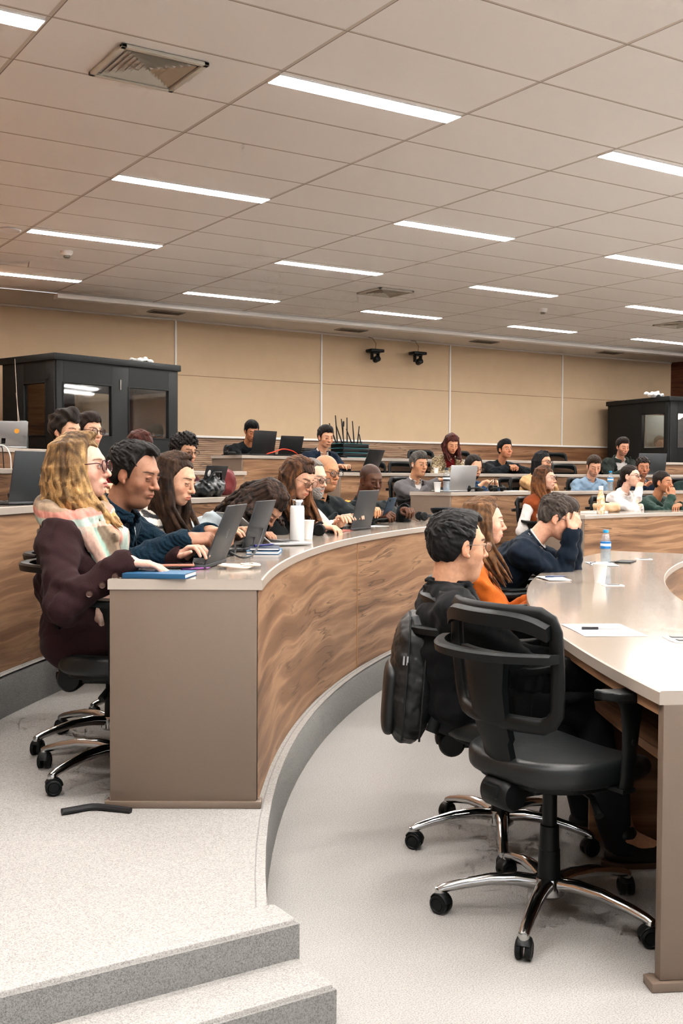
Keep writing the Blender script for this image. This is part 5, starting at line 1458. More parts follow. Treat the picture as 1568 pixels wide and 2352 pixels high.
person(dict(id='L3', px=(322, 1030), R=SB, zf=.38, hero=1, label='auburn haired woman mostly hidden behind the man in the teal jumper', turn=-4, seed=93, female=True,
    skin=(220, 170, 140), hair=(70, 38, 32), hair2=(120, 64, 48), style='long', len=.2, vol=.012, glasses='rim_dark', head=(22, -4, 0), lean=12, hunch=10,
    top=[g_('blouse', cloth('dark_red_top', (110, 24, 28)), o=.018)]))
person(dict(id='L4', px=(424, 1036), R=SB, zf=.38, hero=1, label='curly haired student with glasses behind the laptop covered in stickers', turn=-6, seed=97,
    skin=(214, 166, 134), hair=(34, 30, 30), hair2=(70, 64, 60), style='curly', vol=.022, topvol=.012, glasses='rim_metal', open=.3, head=(10, -8, 0), lean=10, hunch=8,
    rh=dict(p=(.12, .42, .8), pose='type'), lh=dict(p=(-.1, .42, .8), pose='type'),
    top=[g_('jumper', cloth('maroon_jumper', (70, 34, 38)), o=.022)]))
# ------------------------------------------------------------------ office chairs
def arc_pts(rx, y0, bow, n, z, k=1.0):
    return [(rx * t, y0 + bow * (1 - abs(t) ** 2.2) * -1 * k, z) for t in np.linspace(-1, 1, n)]
def make_chair(label=None, base_rot=0.0, arms=True, full=True, h=0.0):
    r = empty('office_chair', (0, 0, 0), 0, label, 'chair'); n0 = len(bpy.data.objects); r0_ = set(bpy.data.objects)
    if full:
        sb = MB(); hub = MB()
        hub.lathe([(.0, .118), (.042, .118), (.046, .10), (.046, .07), (.036, .062), (.0, .062)], 20); st = hub.build('star_base', M['chrome'], r)
        for i in range(5):
            a = base_rot + i * 2 * PI / 5; d = Vector((math.cos(a), math.sin(a), 0))
            m = MB(); pts = [d * t + Vector((0, 0, z)) for t, z in ((.03, .100), (.09, .108), (.17, .104), (.25, .088), (.30, .074), (.318, .066))]
            m.tube(pts, [.021, .0195, .017, .0145, .0135, .0125], 12, sx=1.15, up=(0, 0, 1)); m.lathe([(0, .074), (.0145, .072), (.0155, .066), (.0155, .056), (0, .055)], 14, c=(d.x * .315, d.y * .315, 0)); m.build('base_arm', M['chrome'], st)
            m = MB(); sw = a + 1.1 + i * .7; mt = T(d.x * .315, d.y * .315, 0) @ Rz(sw)
            m.lathe([(0, .060), (.008, .060), (.008, .045)], 10, M=mt)
            m.tube([(.004 + .029 * math.cos(t), 0, .028 + .030 * math.sin(t)) for t in np.linspace(.2, 2.6, 10)], .0185, 12, M=mt, sx=.26, up=(0, 1, 0))
            cst = m.build('caster', M['blk'], st)
            m = MB()
            for s_ in (-1, 1): m.lathe([(0, -.009), (.021, -.009), (.0275, -.006), (.0275, .006), (.021, .009), (.018, .006), (.017, .0075), (0, .0075)], 22, M=mt @ T(.004, s_ * .0135, .028) @ Rx(-s_ * PI / 2))
            m.build('wheel', M['blk'], st)
        m = MB(); m.lathe([(.0, .385 + h), (.021, .385 + h), (.021, .27), (.027, .268), (.029, .20), (.031, .198), (.033, .11), (0, .11)], 22); m.build('gas_column', M['blk'], r)
        m = MB(); m.box((0, -.03, .375), (.17, .22, .045), .015); m.box((0, -.16, .365), (.07, .16, .04), .012); m.build('tilt_mechanism', M['blk'], r)
        m = MB(); m.tube([(-.08, -.02, .37), (-.19, -.03, .365), (-.23, -.05, .355)], [.006, .006, .009], 8); m.build('lever', M['blk'], r)
        m = MB(); m.tube([(.08, .0, .37), (.17, -.01, .355), (.22, -.03, .32)], [.006, .009, .013], 8); m.build('lever', M['blk'], r)
    # seat
    def seat(X, Y, Z):
        sx = .235 - .03 * np.clip(-Y / .23, 0, 1) ** 2; q = ((np.abs(X) / sx) ** 3.4 + (np.abs(Y) / .232) ** 3.0) ** (1 / 3.2) - 1
        zt = .452 + .012 * (np.abs(X) / .2) ** 2 - .035 * np.clip((Y - .10) / .13, 0, 1) ** 2 + .010 * np.clip(-Y / .2, 0, 1) ** 2
        e = np.maximum(q * .21, np.maximum(Z - zt, .392 - Z)); a = q * .21 + .026; b = np.abs(Z - (zt + .392) / 2) - (zt - .392) / 2 + .026
        return (np.minimum(np.maximum(a, b), 0) + np.sqrt(np.maximum(a, 0) ** 2 + np.maximum(b, 0) ** 2) - .026).astype(np.float32)
    g = Grid((-.27, -.26, .36), (.27, .27, .50), .008).run([custom(seat)]); V, Q = g.mesh(); mkmesh('seat', [(V, Q, None, 0)], M['vinyl'], r)
    m = MB(); m.prism([(.205 * math.copysign(abs(math.cos(t)) ** .7, math.cos(t)), .20 * math.copysign(abs(math.sin(t)) ** .7, math.sin(t))) for t in np.linspace(0, 2 * PI, 29)[:-1]], .378, .402, b=.006); m.build('seat_shell', M['blk'], r)
    # back
    n = 15; Y0 = -.18; BOW = .07; BOW = .07
    def bp(t, z): return Vector((.218 * t * (1 - .05 * ((z - .72) / .15) ** 2), Y0 - BOW * (1 - abs(t) ** 2) - .10 * (z - .58), z))
    loop = [bp(t, .875) for t in np.linspace(-.86, .86, n)] + [bp(.97, .86), bp(1.0, .83)] + [bp(1.0 - .04 * k / 5, .83 - .22 * k / 5) for k in range(1, 6)] + [bp(.9, .585)] + [bp(t, .572) for t in np.linspace(.8, -.8, n)] + [bp(-.9, .585)] + [bp(-(.96 + .04 * k / 5), .61 + .22 * k / 5) for k in range(0, 6)] + [bp(-.97, .86)]
    m = MB(); m.tube(loop, .015, 12, closed=True, sx=1.55, up=(0, 1, 0)); bk = m.build('backrest', M['blk'], r)
    m = MB(); vs = []; fs = []; nu, nv = 18, 10
    for i in range(nu + 1):
        for j in range(nv + 1): p = bp(-.97 + 1.94 * i / nu, .575 + .295 * j / nv); vs.append((p.x, p.y + .004, p.z))
    for i in range(nu):
        for j in range(nv): q = i * (nv + 1) + j; fs.append((q, q + nv + 1, q + nv + 2, q + 1))
    m.add(vs, fs, True); m.build('mesh_panel', M['mesh'], bk)
    # wide upper lip and the lower wrap-round ring
    m = MB(); vs = []; fs = []
    for i in range(n):
        t = -1 + 2 * i / (n - 1); 
        for dy, dz in ((.012, .006), (-.018, .010), (-.034, .0), (-.030, -.035), (.004, -.02)):
            p = bp(t * .985, .872 - .03 * abs(t) ** 5); vs.append((p.x * (1.03 if dy < 0 else 1), p.y + dy, p.z + dz))
    for i in range(n - 1):
        for k in range(5): fs.append((5 * i + k, 5 * i + (k + 1) % 5, 5 * i + 5 + (k + 1) % 5, 5 * i + 5 + k))
    fs += [(4, 3, 2, 1, 0), tuple(5 * (n - 1) + k for k in range(5))]
    m.add(vs, fs, True); m.build('upper_rim', M['blk'], bk)
    m = MB(); vs = []; fs = []; n2 = 21
    for i in range(n2):
        t = -1 + 2 * i / (n2 - 1); off = .062 * (1 - abs(t) ** 3) + .012
        for dy, dz in ((.0, .012), (-.030, .013), (-.038, .006), (-.034, -.014), (.0, -.012)):
            p = bp(t, .765); vs.append((p.x * 1.08, p.y - off - dy * -1 + .0, p.z + dz))
    for i in range(n2 - 1):
        for k in range(5): fs.append((5 * i + k, 5 * i + (k + 1) % 5, 5 * i + 5 + (k + 1) % 5, 5 * i + 5 + k))
    fs += [(4, 3, 2, 1, 0), tuple(5 * (n2 - 1) + k for k in range(5))]
    m.add(vs, fs, True); m.build('support_ring', M['blk'], bk)
    # broad spine under the ring
    m = MB(); vs = []; fs = []; prof = [(.765, .22, -.108), (.74, .17, -.110), (.66, .15, -.104), (.58, .142, -.088), (.52, .138, -.070), (.505, .118, -.066), (.44, .108, -.045), (.37, .105, -.025), (.35, .10, -.02)]
    for z, wd, y in prof:
        for k in range(9):
            t = -1 + k / 4; vs.append((t * wd / 2, Y0 + y - .0 + .035 * t * t * (wd / .4), z))
        for k in range(9):
            t = 1 - k / 4; vs.append((t * wd / 2 * .96, Y0 + y + .022 + .035 * t * t * (wd / .4), z))
    for i in range(len(prof) - 1):
        for k in range(18): fs.append((18 * i + k, 18 * i + (k + 1) % 18, 18 * i + 18 + (k + 1) % 18, 18 * i + 18 + k))
    fs += [tuple(range(18)), tuple(18 * (len(prof) - 1) + k for k in range(18))[::-1]]
    m.add(vs, fs, True); m.build('spine', M['blk'], r)
    m = MB(); m.lathe([(0, -.058), (.038, -.056), (.046, -.045), (.046, .045), (.038, .056), (0, .058)], 22, M=T(0, Y0 - .02, .355) @ Ry(PI / 2)); m.box((0, Y0 + .07, .362), (.085, .17, .05), .015); m.build('hinge_housing', M['blk'], r)
    if arms:
        for s_ in (-1, 1):
            m = MB()
            pts = [(0, -.115 + .25 * t, .0) for t in np.linspace(0, 1, 9)]
            def padf(X, Y, Z, s_=s_):
                w_ = .046 - .014 * np.clip((Y + .02) / .13, -1, 1) ** 2; q = ((np.abs(X - s_ * .275 + s_ * .10 * (Y - .02) ** 2 * 4) / w_) ** 2.6 + (np.abs(Y - .02) / .128) ** 2.6) ** (1 / 2.6) - 1
                return np.maximum(q * .035, np.abs(Z - .655 - .1 * (Y - .02) ** 2 * 8) - .0125).astype(np.float32)
            g = Grid((s_ * .275 - .07, -.14, .62), (s_ * .275 + .07, .18, .70), .005).run([custom(padf)]); V, Q = g.mesh(); ap = mkmesh('armrest', [(V, Q, None, 0)], M['blk'], r)
            m = MB(); vs = []; fs = []; pr = [(.645, .115, .275), (.62, .085, .275), (.565, .062, .272), (.50, .052, .268), (.43, .050, .262), (.40, .050, .255)]
            for z, wd, x in pr:
                for k in range(12):
                    a = 2 * PI * k / 12; vs.append((s_ * x + .013 * math.cos(a), .015 + wd / 2 * math.sin(a), z))
            for i in range(len(pr) - 1):
                for k in range(12): fs.append((12 * i + k, 12 * i + (k + 1) % 12, 12 * i + 12 + (k + 1) % 12, 12 * i + 12 + k))
            fs += [tuple(range(12)), tuple(12 * (len(pr) - 1) + k for k in range(12))[::-1]]
            m.add(vs, fs, True); m.box((s_ * .19, .015, .392), (.16, .05, .014), .004); m.build('arm_post', M['blk'], ap)
            m = MB(); m.lathe([(0, .004), (.009, .003), (.010, 0)], 12, M=T(s_ * .283, .015, .53) @ Ry(s_ * PI / 2)); m.build('height_button', M['blk'], ap)
    up = {'seat', 'seat_shell', 'backrest', 'spine', 'hinge_housing', 'armrest', 'tilt_mechanism', 'lever'}
    for o in r.children:
        k = o.name.split('.')[0]
        if k in up: o.location = (0, .025 if k not in ('tilt_mechanism', 'lever') else .01, h)
    return r
near = make_chair('empty black office chair with polished star base in the right foreground', base_rot=PI / 2, h=.035)
lowc = make_chair('office chair', base_rot=.5)
near.location = (2.215, 2.33, 0); near.rotation_euler.z = -PI / 2 - .02
PB = {P['id']: (P, J) for P, J, _ in PEOPLE}
def chair_at(src, x, y, z, rz, label, group=None):
    c = copy_tree(src); c.location = (x, y, z); c.rotation_euler.z = rz; c['label'] = label
    if group: c['group'] = group
    return c
CHL = dict(P1='black office chair under the man in the black suit, backpack hanging on it', P2='black office chair under the woman in the orange shirt', P3='black office chair under the man in the navy jacket holding his head',
    W1='black office chair with polished base under the blonde woman in the dark coat', M2='black office chair under the man in the teal zip jumper', W3='black office chair under the woman in the striped jumper', W4='black office chair under the woman bent over the desk',
    W5='black office chair under the woman in black with caramel tipped hair', M6='black office chair under the white bearded man with the striped tie', M7='black office chair under the bald officer with glasses', M8='black office chair under the officer with the gold epaulette',
    S1='black office chair under the woman with the rust scarf', S2='black office chair under the woman in the white shirt with a bun', S3='black office chair under the young man in the green sweatshirt',
    B1='black office chair under the man in the grey blazer', B2='black office chair under the bearded man in the blue suit', B3='black office chair under the woman in the camel coat', B4='black office chair under the man in the light blue shirt', B5='black office chair under the curly haired man in navy', B6='black office chair of the person at the right edge',
    C1='black office chair under the navy suited man typing', C2='black office chair under the red haired woman', C3='black office chair under the man in the black jumper', C4='black office chair under the man in the hooded cardigan', D1='black office chair under the man behind the black laptop',
    L1='black office chair under the wavy haired boy', L2='black office chair under the young man in round glasses', L3='black office chair under the auburn haired woman', L4='black office chair under the curly haired student')
BR = dict(P1=-.115, W1=.496)
for pid, (P, J) in PB.items():
    f = Vector((-math.sin(J.rz), math.cos(J.rz), 0)); b = J.base - f * .0
    dz = 0
    b = b + f * {'P1': .15, 'W1': .15}.get(pid, .12)
    cc_ = chair_at(lowc, b.x, b.y, P['zf'], J.rz + {'P1': -.12, 'W1': .02}.get(pid, 0), CHL[pid])
    if pid in BR: [setattr(o.rotation_euler, 'z', BR[pid] - J.rz) for o in cc_.children if o.name.startswith('star_base')]
def empty_chair(x, R, z, label, turn=0.0, zc=None):
    a = ang_at(x, R, z + .8); p = polar(R, a, z); return chair_at(lowc, p.x, p.y, z, face_c(a) + turn, label)
empty_chair(893, SCC, .57, 'empty black chair on the third tier right of the black laptop', .3)
empty_chair(946, SCC, .57, 'empty black chair on the third tier just left of the red haired woman', -.1)
empty_chair(984, SD, .76, 'empty black chair on the top tier behind the grey haired man', 0)
empty_chair(1076, SD, .76, 'empty black chair on the top tier right of the red haired woman', .2)
empty_chair(1316, SCC, .57, 'empty wide black chair on the third tier above the man in light blue', .1)
empty_chair(1288, SD, .76, 'empty black chair farthest back on the top tier below the wall strip', 0)
empty_chair(1195, SB, .38, 'empty black chair on the second tier left of the woman in the camel coat', -.5)
empty_chair(1183, SF + .12, 0.0, 'empty black chair on the level floor between the orange shirt and the navy jacket', -.35) if False else None

for ch in list(lowc.children_recursive): bpy.data.objects.remove(ch)
bpy.data.objects.remove(lowc)
# ------------------------------------------------------------------ interpreters' booths
def booth(A, B, Cc, zf, zt, label, wins_f, wins_s, zw0, zw1, inner):
    """A near corner, B end of front face, Cc end of side face (plan points)"""
    A, B, Cc = Vector(A).to_3d(), Vector(B).to_3d(), Vector(Cc).to_3d(); D = B + (Cc - A)
    r = empty('interpreter_booth', (A.x, A.y, zf), 0, label, 'booth'); off = Vector((-A.x, -A.y, -zf))
    def wall(P, Q, wins, nm):
        L = (Q - P).length; ang = math.atan2((Q - P).y, (Q - P).x); mt = T(off) @ T(P.x, P.y, 0) @ Rz(ang); m = MB(); t = .04
        xs = [0]
        for a, b in wins: xs += [a * L, b * L]
        xs += [L]
        for i in range(0, len(xs), 2): m.box(((xs[i] + xs[i + 1]) / 2, 0, (zf + zt) / 2), (xs[i + 1] - xs[i], t, zt - zf), .003, M=mt)
        for a, b in wins:
            x0, x1 = a * L, b * L; m.box(((x0 + x1) / 2, 0, (zw1 + zt) / 2), (x1 - x0, t, zt - zw1), 0, M=mt); m.box(((x0 + x1) / 2, 0, (zf + zw0) / 2), (x1 - x0, t, zw0 - zf), 0, M=mt)
        w = m.build(nm, M['booth'], r)
        for a, b in wins:
            x0, x1 = a * L, b * L; g = MB(); g.box(((x0 + x1) / 2, .0, (zw0 + zw1) / 2), (x1 - x0, .006, zw1 - zw0), 0, M=mt); g.build('pane', M['pane'], w)
            g = MB()
            for c_, d_ in (((x0 + x1) / 2, zw0), ((x0 + x1) / 2, zw1)): g.box((c_, 0, d_), (x1 - x0 + .02, t + .012, .014), .002, M=mt)
            for c_ in (x0, x1): g.box((c_, 0, (zw0 + zw1) / 2), (.014, t + .012, zw1 - zw0), .002, M=mt)
            g.build('window_frame', M['booth'], w)
        return w
    wall(A, B, wins_f, 'front_wall'); wall(A, Cc, wins_s, 'side_wall'); wall(B, D, [(.12, .88)], 'far_wall'); wall(Cc, D, [(.55, .93)], 'rear_wall')
    m = MB(); e = .04; n1 = (B - A).normalized() * e; n2 = (Cc - A).normalized() * e
    P4 = [A - n1 - n2, B + n1 - n2, D + n1 + n2, Cc - n1 + n2]; m.prism([(p.x + off.x, p.y + off.y) for p in P4], zt - zf, zt - zf + .075, b=.008); m.build('roof', M['booth'], r)
    m = MB(); md = (A + B) / 2; q = (B - A).normalized(); m.box((md.x + off.x + q.y * .026, md.y + off.y - q.x * .026, (zt - zf) - .22), (.014, .012, .12), .003); m.build('latch', plain('worn_metal', (150, 146, 138), .5), r)
    m = MB(); c = A + (Cc - A) * .13; m.lathe([(0, .004), (.035, .003), (.04, 0)], 18, M=T(c.x + off.x - .03, c.y + off.y - .02, (zt - zf) - .17) @ Rz(math.atan2((Cc - A).y, (Cc - A).x)) @ Rx(PI / 2)); m.build('round_vent', M['blk_matte'], r)
    m = MB(); cc = (A + B + Cc + D) / 4; m.box((cc.x + off.x, cc.y + off.y, .72), ((B - A).length * .7, .4, .03), .004, M=None); m.build('worktop', M['blk_matte'], r)
    return r
booth((3.90, 11.95), (5.57, 12.45), (3.60, 12.9), .76, 2.55, 'black interpreter booth with windows at the left against the tan wall', [(.05, .43), (.57, .92)], [(.16, .58)], 1.72, 2.31, 0)
booth((14.09, 12.16), (15.7, 12.05), (14.32, 13.7), .76, 2.53, 'black interpreter booth at the right edge with a face behind the glass', [(.10, .45), (.55, .9)], [(.06, .42)], 1.77, 2.34, 1)
m = MB(); m.box((0, 0, 0), (1.2, .02, .6), 0); o = m.build('bluish_glow_board', plain('bluish_glow_paint', (150, 172, 180), .7)); o.location = (15.0, 12.9, 2.05); tag(o, 'added pale blue board standing in for bluish light in the right hand booth', 'board'); o.rotation_euler.z = -.1  # board added behind the glass, its pale blue stands for bluish screen light
def bag(x, y, z, s, label):
    g = Grid((-.16, -.1, -.02), (.16, .1, .09), .007).run([ell((0, 0, .02), (.11, .06, .025)), ell((.08, .01, .022), (.05, .035, .02), .01), cap((-.09, 0, .02), (-.13, .01, .03), .01, k=.01), wr(.012, 45, 3)])
    V, Q = g.mesh(); o = mkmesh('plastic_bag', [(V * s, Q, None, 0)], plain('crumpled_white_plastic', (222, 222, 220), .4)); o.location = (x, y, z); tag(o, label, 'bag')
bag(5.15, 12.5, 2.64, 1.1, 'crumpled white plastic on the roof of the left booth')
bag(14.12, 12.5, 2.62, 1.5, 'crumpled white plastic on the roof of the right booth')

# ------------------------------------------------------------------ small things
def ztop(row): return dict(F=.75, A=.94, B=1.13, C=1.32, D=1.51)[row]
def ori(p): return math.atan2(p.y - CEN.y, p.x - CEN.x) + PI / 2
def laptop(p, rz, label, mat='dkgrey', w=.33, d=.23, ang=108, mark=None, group=None):
    r = empty('laptop', tuple(p + Vector((0, 0, .002))), rz, label, 'laptop')
    m = MB(); m.box((0, 0, .008), (w, d, .014), .004); b = m.build('base', M[mat], r)
    m = MB()
    for i in range(5):
        for j in range(13): m.box((-w * .42 + w * .84 * (j + .5) / 13, -d * .02 + d * .40 * (i + .5) / 5, .0158), (w * .84 / 13 * .82, d * .4 / 5 * .8, .002), 0)
    m.build('keyboard', M['key'], b)
    m = MB(); m.box((0, -d * .28, .0153), (w * .3, d * .28, .0008), 0); m.build('touchpad', M['dkgrey'] if mat != 'dkgrey' else M['key'], b)
    mt = T(0, d / 2 - .006, .014) @ Rx(-math.radians(ang - 90)); m = MB(); m.box((0, 0, d / 2), (w, .007, d), .003, M=mt); l = m.build('lid', M[mat], r)
    m = MB(); m.box((0, -.0042, d / 2), (w * .95, .001, d * .92), 0, M=mt); m.build('screen', M['screen'], l)
    if mark == 'logo':
        m = MB(); m.tube([(-.014, .0042, d / 2 - .014), (-.004, .0042, d / 2 + .016), (.006, .0042, d / 2 + .016)], .0016, 6, M=mt); m.tube([(.014, .0042, d / 2 + .012), (.004, .0042, d / 2 - .016), (-.006, .0042, d / 2 - .014)], .0016, 6, M=mt); m.build('lid_logo', M['silver'], l)
    if mark == 'sticker':
        m = MB(); m.lathe([(0, .0005), (.022, 0)], 20, M=mt @ T(-.07, .0045, d * .62) @ Rx(-PI / 2)); m.build('orange_sticker', plain('orange_sticker', (236, 170, 70), .6), l)
        m = MB(); m.box((.04, .0045, d * .22), (.035, .001, .05), 0, M=mt); m.build('black_sticker', M['screen'], l)
    if mark == 'many':
        m = MB(); q = random.Random(4)
        for k in range(12): x, z = q.uniform(-.4, .4) * w, q.uniform(.12, .88) * d; m.lathe([(0, .0006), (q.uniform(.012, .024), 0)], 10, M=mt @ T(x, .0045, z) @ Rx(-PI / 2))
        m.build('stickers', plain('white_stickers', (214, 210, 206), .6), l)
    return r
def bottle(p, label, h=.22, r0=.031, capc=(30, 130, 200), labc=(40, 120, 190), full=.85, text=False):
    r = empty('water_bottle', tuple(p), 0, label, 'bottle'); m = MB()
    pr = [(0, .002), (r0 * .8, 0), (r0 * .97, .008), (r0, .02)]
    for k in range(5): z = .03 + k * .011; pr += [(r0 * .95, z), (r0, z + .005)]
    pr += [(r0, h * .5), (r0 * 1.0, h * .66), (r0 * .98, h * .70), (r0 * .82, h * .80), (r0 * .5, h * .89), (r0 * .42, h * .91), (r0 * .42, h * .95)]
    m.lathe(pr, 28); m.build('bottle_body', M['clear'], r)
    m = MB(); m.lathe([(0, .004), (r0 * .9, .006), (r0 * .93, .02), (r0 * .93, h * full * .72), (0, h * full * .72)], 24); m.build('water', M['water'], r)
    m = MB(); m.lathe([(r0 * 1.01, h * .46), (r0 * 1.015, h * .47), (r0 * 1.015, h * .655), (r0 * 1.01, h * .66)], 28); lb = m.build('bottle_label', plain('label_%d_%d' % (labc[0], labc[2]), labc, .45), r)
    m = MB(); m.lathe([(r0 * 1.02, h * .53), (r0 * 1.022, h * .535), (r0 * 1.022, h * .60), (r0 * 1.02, h * .605)], 28); m.build('label_band', plain('label_band', (210, 222, 232), .45), lb)
    m = MB(); m.lathe([(r0 * .5, h * .915), (r0 * .52, h * .92), (r0 * .52, h * .985), (r0 * .47, h), (0, h)], 22); m.build('bottle_cap', plain('cap_%d_%d' % (capc[0], capc[2]), capc, .4), r)
    return r
def cup(p, label, h=.085, r0=.025, r1=.034):
    r = empty('paper_cup', tuple(p), 0, label, 'cup'); m = MB(); m.lathe([(0, .002), (r0, .0), (r0, .003), (r1, h - .003), (r1 + .0025, h), (r1, h + .002), (r1 - .0015, h - .001), (r0 - .001, .006), (0, .006)], 28); m.build('cup_wall', M['cup'], r); return r
def sheet(p, rz, w, d, label, name='sheet_of_paper', th=.0008, mat='paper', n=1):
    r = empty(name, tuple(p + Vector((0, 0, .001))), rz, label, 'paper'); m = MB()
    for k in range(n): m.box((rnd.uniform(-.003, .003) * k, rnd.uniform(-.003, .003) * k, th / 2 + k * .0009), (w, d, th), 0, M=Rz(.03 * k))
    m.build('page', M[mat], r); return r
def book(p, rz, w, d, h, col, label, name='notebook'):
    r = empty(name, tuple(p + Vector((0, 0, .001))), rz, label, 'notebook'); m = MB(); cm = plain('cover_%d_%d_%d' % col, col, .5)
    m.box((0, 0, .0012), (w, d, .0024), .0008); m.box((0, 0, h - .0012), (w, d, .0024), .0008); m.box((-w / 2 + .001, 0, h / 2), (.003, d, h), .0008); m.build('cover', cm, r)
    m = MB(); m.box((.001, 0, h / 2), (w - .008, d - .008, h - .005), 0); m.build('pages', M['paper'], r); return r
def pen(p, rz, label, col=(30, 30, 60), L=.14, body=None):
    r = empty('pen', tuple(p + Vector((0, 0, .005))), rz, label, 'pen'); m = MB(); m.tube([(-L * .5, 0, 0), (L * .38, 0, 0)], .004, 8); m.tube([(L * .38, 0, 0), (L * .5, 0, 0)], [.0035, .001], 8); m.build('barrel', body or plain('pen_%d' % col[2], col, .3), r)
    m = MB(); m.tube([(-L * .5, 0, 0), (-L * .12, 0, 0)], .0052, 8); m.build('pen_cap', plain('pen_%d' % col[2], col, .3), r); return r
def desk_headphones(p, rz, label):
    r = empty('headphones', tuple(p), rz, label, 'headphones'); m = MB(); m.tube([(.08 * math.cos(a), .085 * math.sin(a), .03 + .012 * math.sin(a)) for a in np.linspace(-.15, PI + .15, 18)], .007, 8, sx=1.6, up=(0, 0, 1)); m.build('headband', M['blk'], r)
    for s_ in (-1, 1): m = MB(); m.lathe([(0, .014), (.026, .013), (.034, .004), (.034, -.010), (.028, -.016), (0, -.014)], 20, M=T(s_ * .075, -.012, .034) @ Rz(s_ * .3) @ Ry(s_ * PI / 2)); m.build('ear_cup', M['blk'], r)
    return r
def cable(pts, r0, col, label, name='cable', cat='cable'):
    P = [Vector(p) for p in pts]; out = []
    for i in range(len(P) - 1):
        a, b, c, d = P[max(0, i - 1)], P[i], P[i + 1], P[min(len(P) - 1, i + 2)]
        for k in range(7):
            t = k / 7; out.append(.5 * ((2 * b) + (c - a) * t + (2 * a - 5 * b + 4 * c - d) * t * t + (3 * b - a - 3 * c + d) * t ** 3))
    out.append(P[-1]); m = MB(); m.tube(out, r0, 8); o = m.build(name, plain('cable_%d_%d_%d' % col, col, .5)); tag(o, label, cat); return o

def atd(x, y, z):
    p = at(x, y, z); R0_, R1_ = {.75: (RF0, RF1), .94: (RA, RA + .49), 1.13: (RB, RB + .5)}[z]
    R = (p - CEN).xy.length
    if R0_ + .09 < R < R1_ - .07: return p
    return at_c(x, min(max(R, R0_ + .09), R1_ - .07), z)
def at_c(x, R, z, y_unused=0): a = ang_at(x, R, z); return polar(R, a, z)
# --- on the first tier desk, left
zA = ztop('A')
p = atd(428, 1299, zA); laptop(p, ori(p) - .08, 'dark grey laptop open in front of the blonde woman', 'dkgrey', .32, .23, 112, 'logo')
p = atd(528, 1262, zA); laptop(p, ori(p) - .06, 'dark grey laptop open in front of the man in the teal jumper', 'dkgrey', .32, .22, 108)
p = atd(640, 1250, zA); laptop(p, ori(p) - 2.5, 'silver laptop tipped far open in front of the bent over woman', 'silver', .31, .22, 140)
p = atd(790, 1216, zA); laptop(p, ori(p) - .05, 'tall grey laptop open in front of the bald officer', 'dkgrey', .33, .24, 104)
p = atd(368, 1325, zA); book(p, ori(p) + PI / 2 + 1.45, .155, .21, .016, (34, 84, 118), 'blue notebook lying at the near end of the desk')
p = atd(398, 1311, zA) + Vector((0, 0, .017)); r = empty('phone', tuple(p), ori(p) + .2 + PI / 2, 'phone in a rose gold case lying on the blue notebook', 'phone'); m = MB(); m.box((0, 0, .005), (.145, .072, .009), .004); m.build('case', plain('rose_gold_case', (176, 122, 104), .35), r); m = MB(); m.box((0, 0, .0098), (.136, .064, .001), 0); m.build('phone_screen', M['screen'], r)
p = atd(450, 1309, zA); pen(p, .1, 'purple marker pen lying beside the blue notebook', (120, 60, 130), .12)
p = atd(280, 1322, zA); 
c0 = atd(548, 1306, zA)
def coil(c, r1, n, label, col, r0, zz=.006, sq=.6, sd=1):
    q = random.Random(sd); pts = []
    for k in range(n):
        a = k * .8; rr = r1 * (.55 + .45 * q.random()); pts.append((c.x + rr * math.cos(a) * 1.0, c.y + rr * math.sin(a) * sq, c.z + zz + .012 * q.random()))
    return cable(pts, r0, col, label)
coil(c0, .085, 26, 'off white braided cable coiled near the corner of the desk', (206, 196, 184), .0042)
p = atd(450, 1284, zA); desk_headphones(p, ori(p) + 1.2, 'black headphones lying behind the dark laptop of the blonde woman')
p = atd(520, 1276, zA); r = empty('power_adapter', tuple(p), ori(p) + .4, 'black power adapter between the two dark laptops', 'adapter'); m = MB(); m.box((0, 0, .016), (.11, .05, .03), .006); m.build('brick', M['blk'], r)
cable([atd(530, 1280, zA) + Vector((0, 0, .02)), atd(556, 1284, zA) + Vector((0, 0, .006)), atd(585, 1280, zA) + Vector((0, 0, .02)), atd(604, 1262, zA) + Vector((0, 0, .09)), atd(600, 1240, zA) + Vector((0, 0, .10)), atd(586, 1262, zA) + Vector((0, 0, .06)), atd(580, 1274, zA) + Vector((0, 0, .01))], .004, (34, 36, 38), 'black power cable standing in a loop on the desk')
cable([atd(500, 1262, zA) + Vector((0, 0, .01)), atd(515, 1255, zA) + Vector((0, 0, .07)), atd(535, 1258, zA) + Vector((0, 0, .06)), atd(540, 1272, zA) + Vector((0, 0, .006)), atd(520, 1280, zA) + Vector((0, 0, .006))], .004, (30, 32, 34), 'tangled black cable behind the dark laptop')
p = atd(607, 1270, zA); book(p, ori(p) + .1, .20, .14, .014, (70, 116, 150), 'light blue notebook at the bottom of the small stack'); book(p + Vector((0, 0, .016)), ori(p) + .2, .19, .13, .012, (48, 58, 78), 'dark notebook on top of the light blue notebook')
p2 = p + Vector((0, 0, .03)); pen(p2, .4, 'dark blue pen on top of the notebook stack', (40, 44, 110))
p = at_c(682, RA + .14, zA); r = empty('thermos_bottle', tuple(p), 0, 'tall white thermos with a steel collar on the first tier desk', 'bottle'); m = MB(); m.lathe([(0, 0), (.034, 0), (.036, .006), (.036, .175), (.033, .187), (.030, .19), (0, .19)], 28); m.build('flask_body', plain('matt_white_steel', (226, 222, 218), .4), r); m = MB(); m.lathe([(.030, .19), (.030, .20), (.031, .20), (.031, .215), (.028, .219), (0, .219)], 24); m.build('lid', M['chrome'], r)
cup(atd(706, 1238, zA), 'white paper cup beside the tall white thermos', .10, .026, .036)
p = atd(764, 1220, zA); book(p, ori(p), .26, .19, .008, (176, 92, 74), 'open white notebook with a red edge under the typing hands'); 
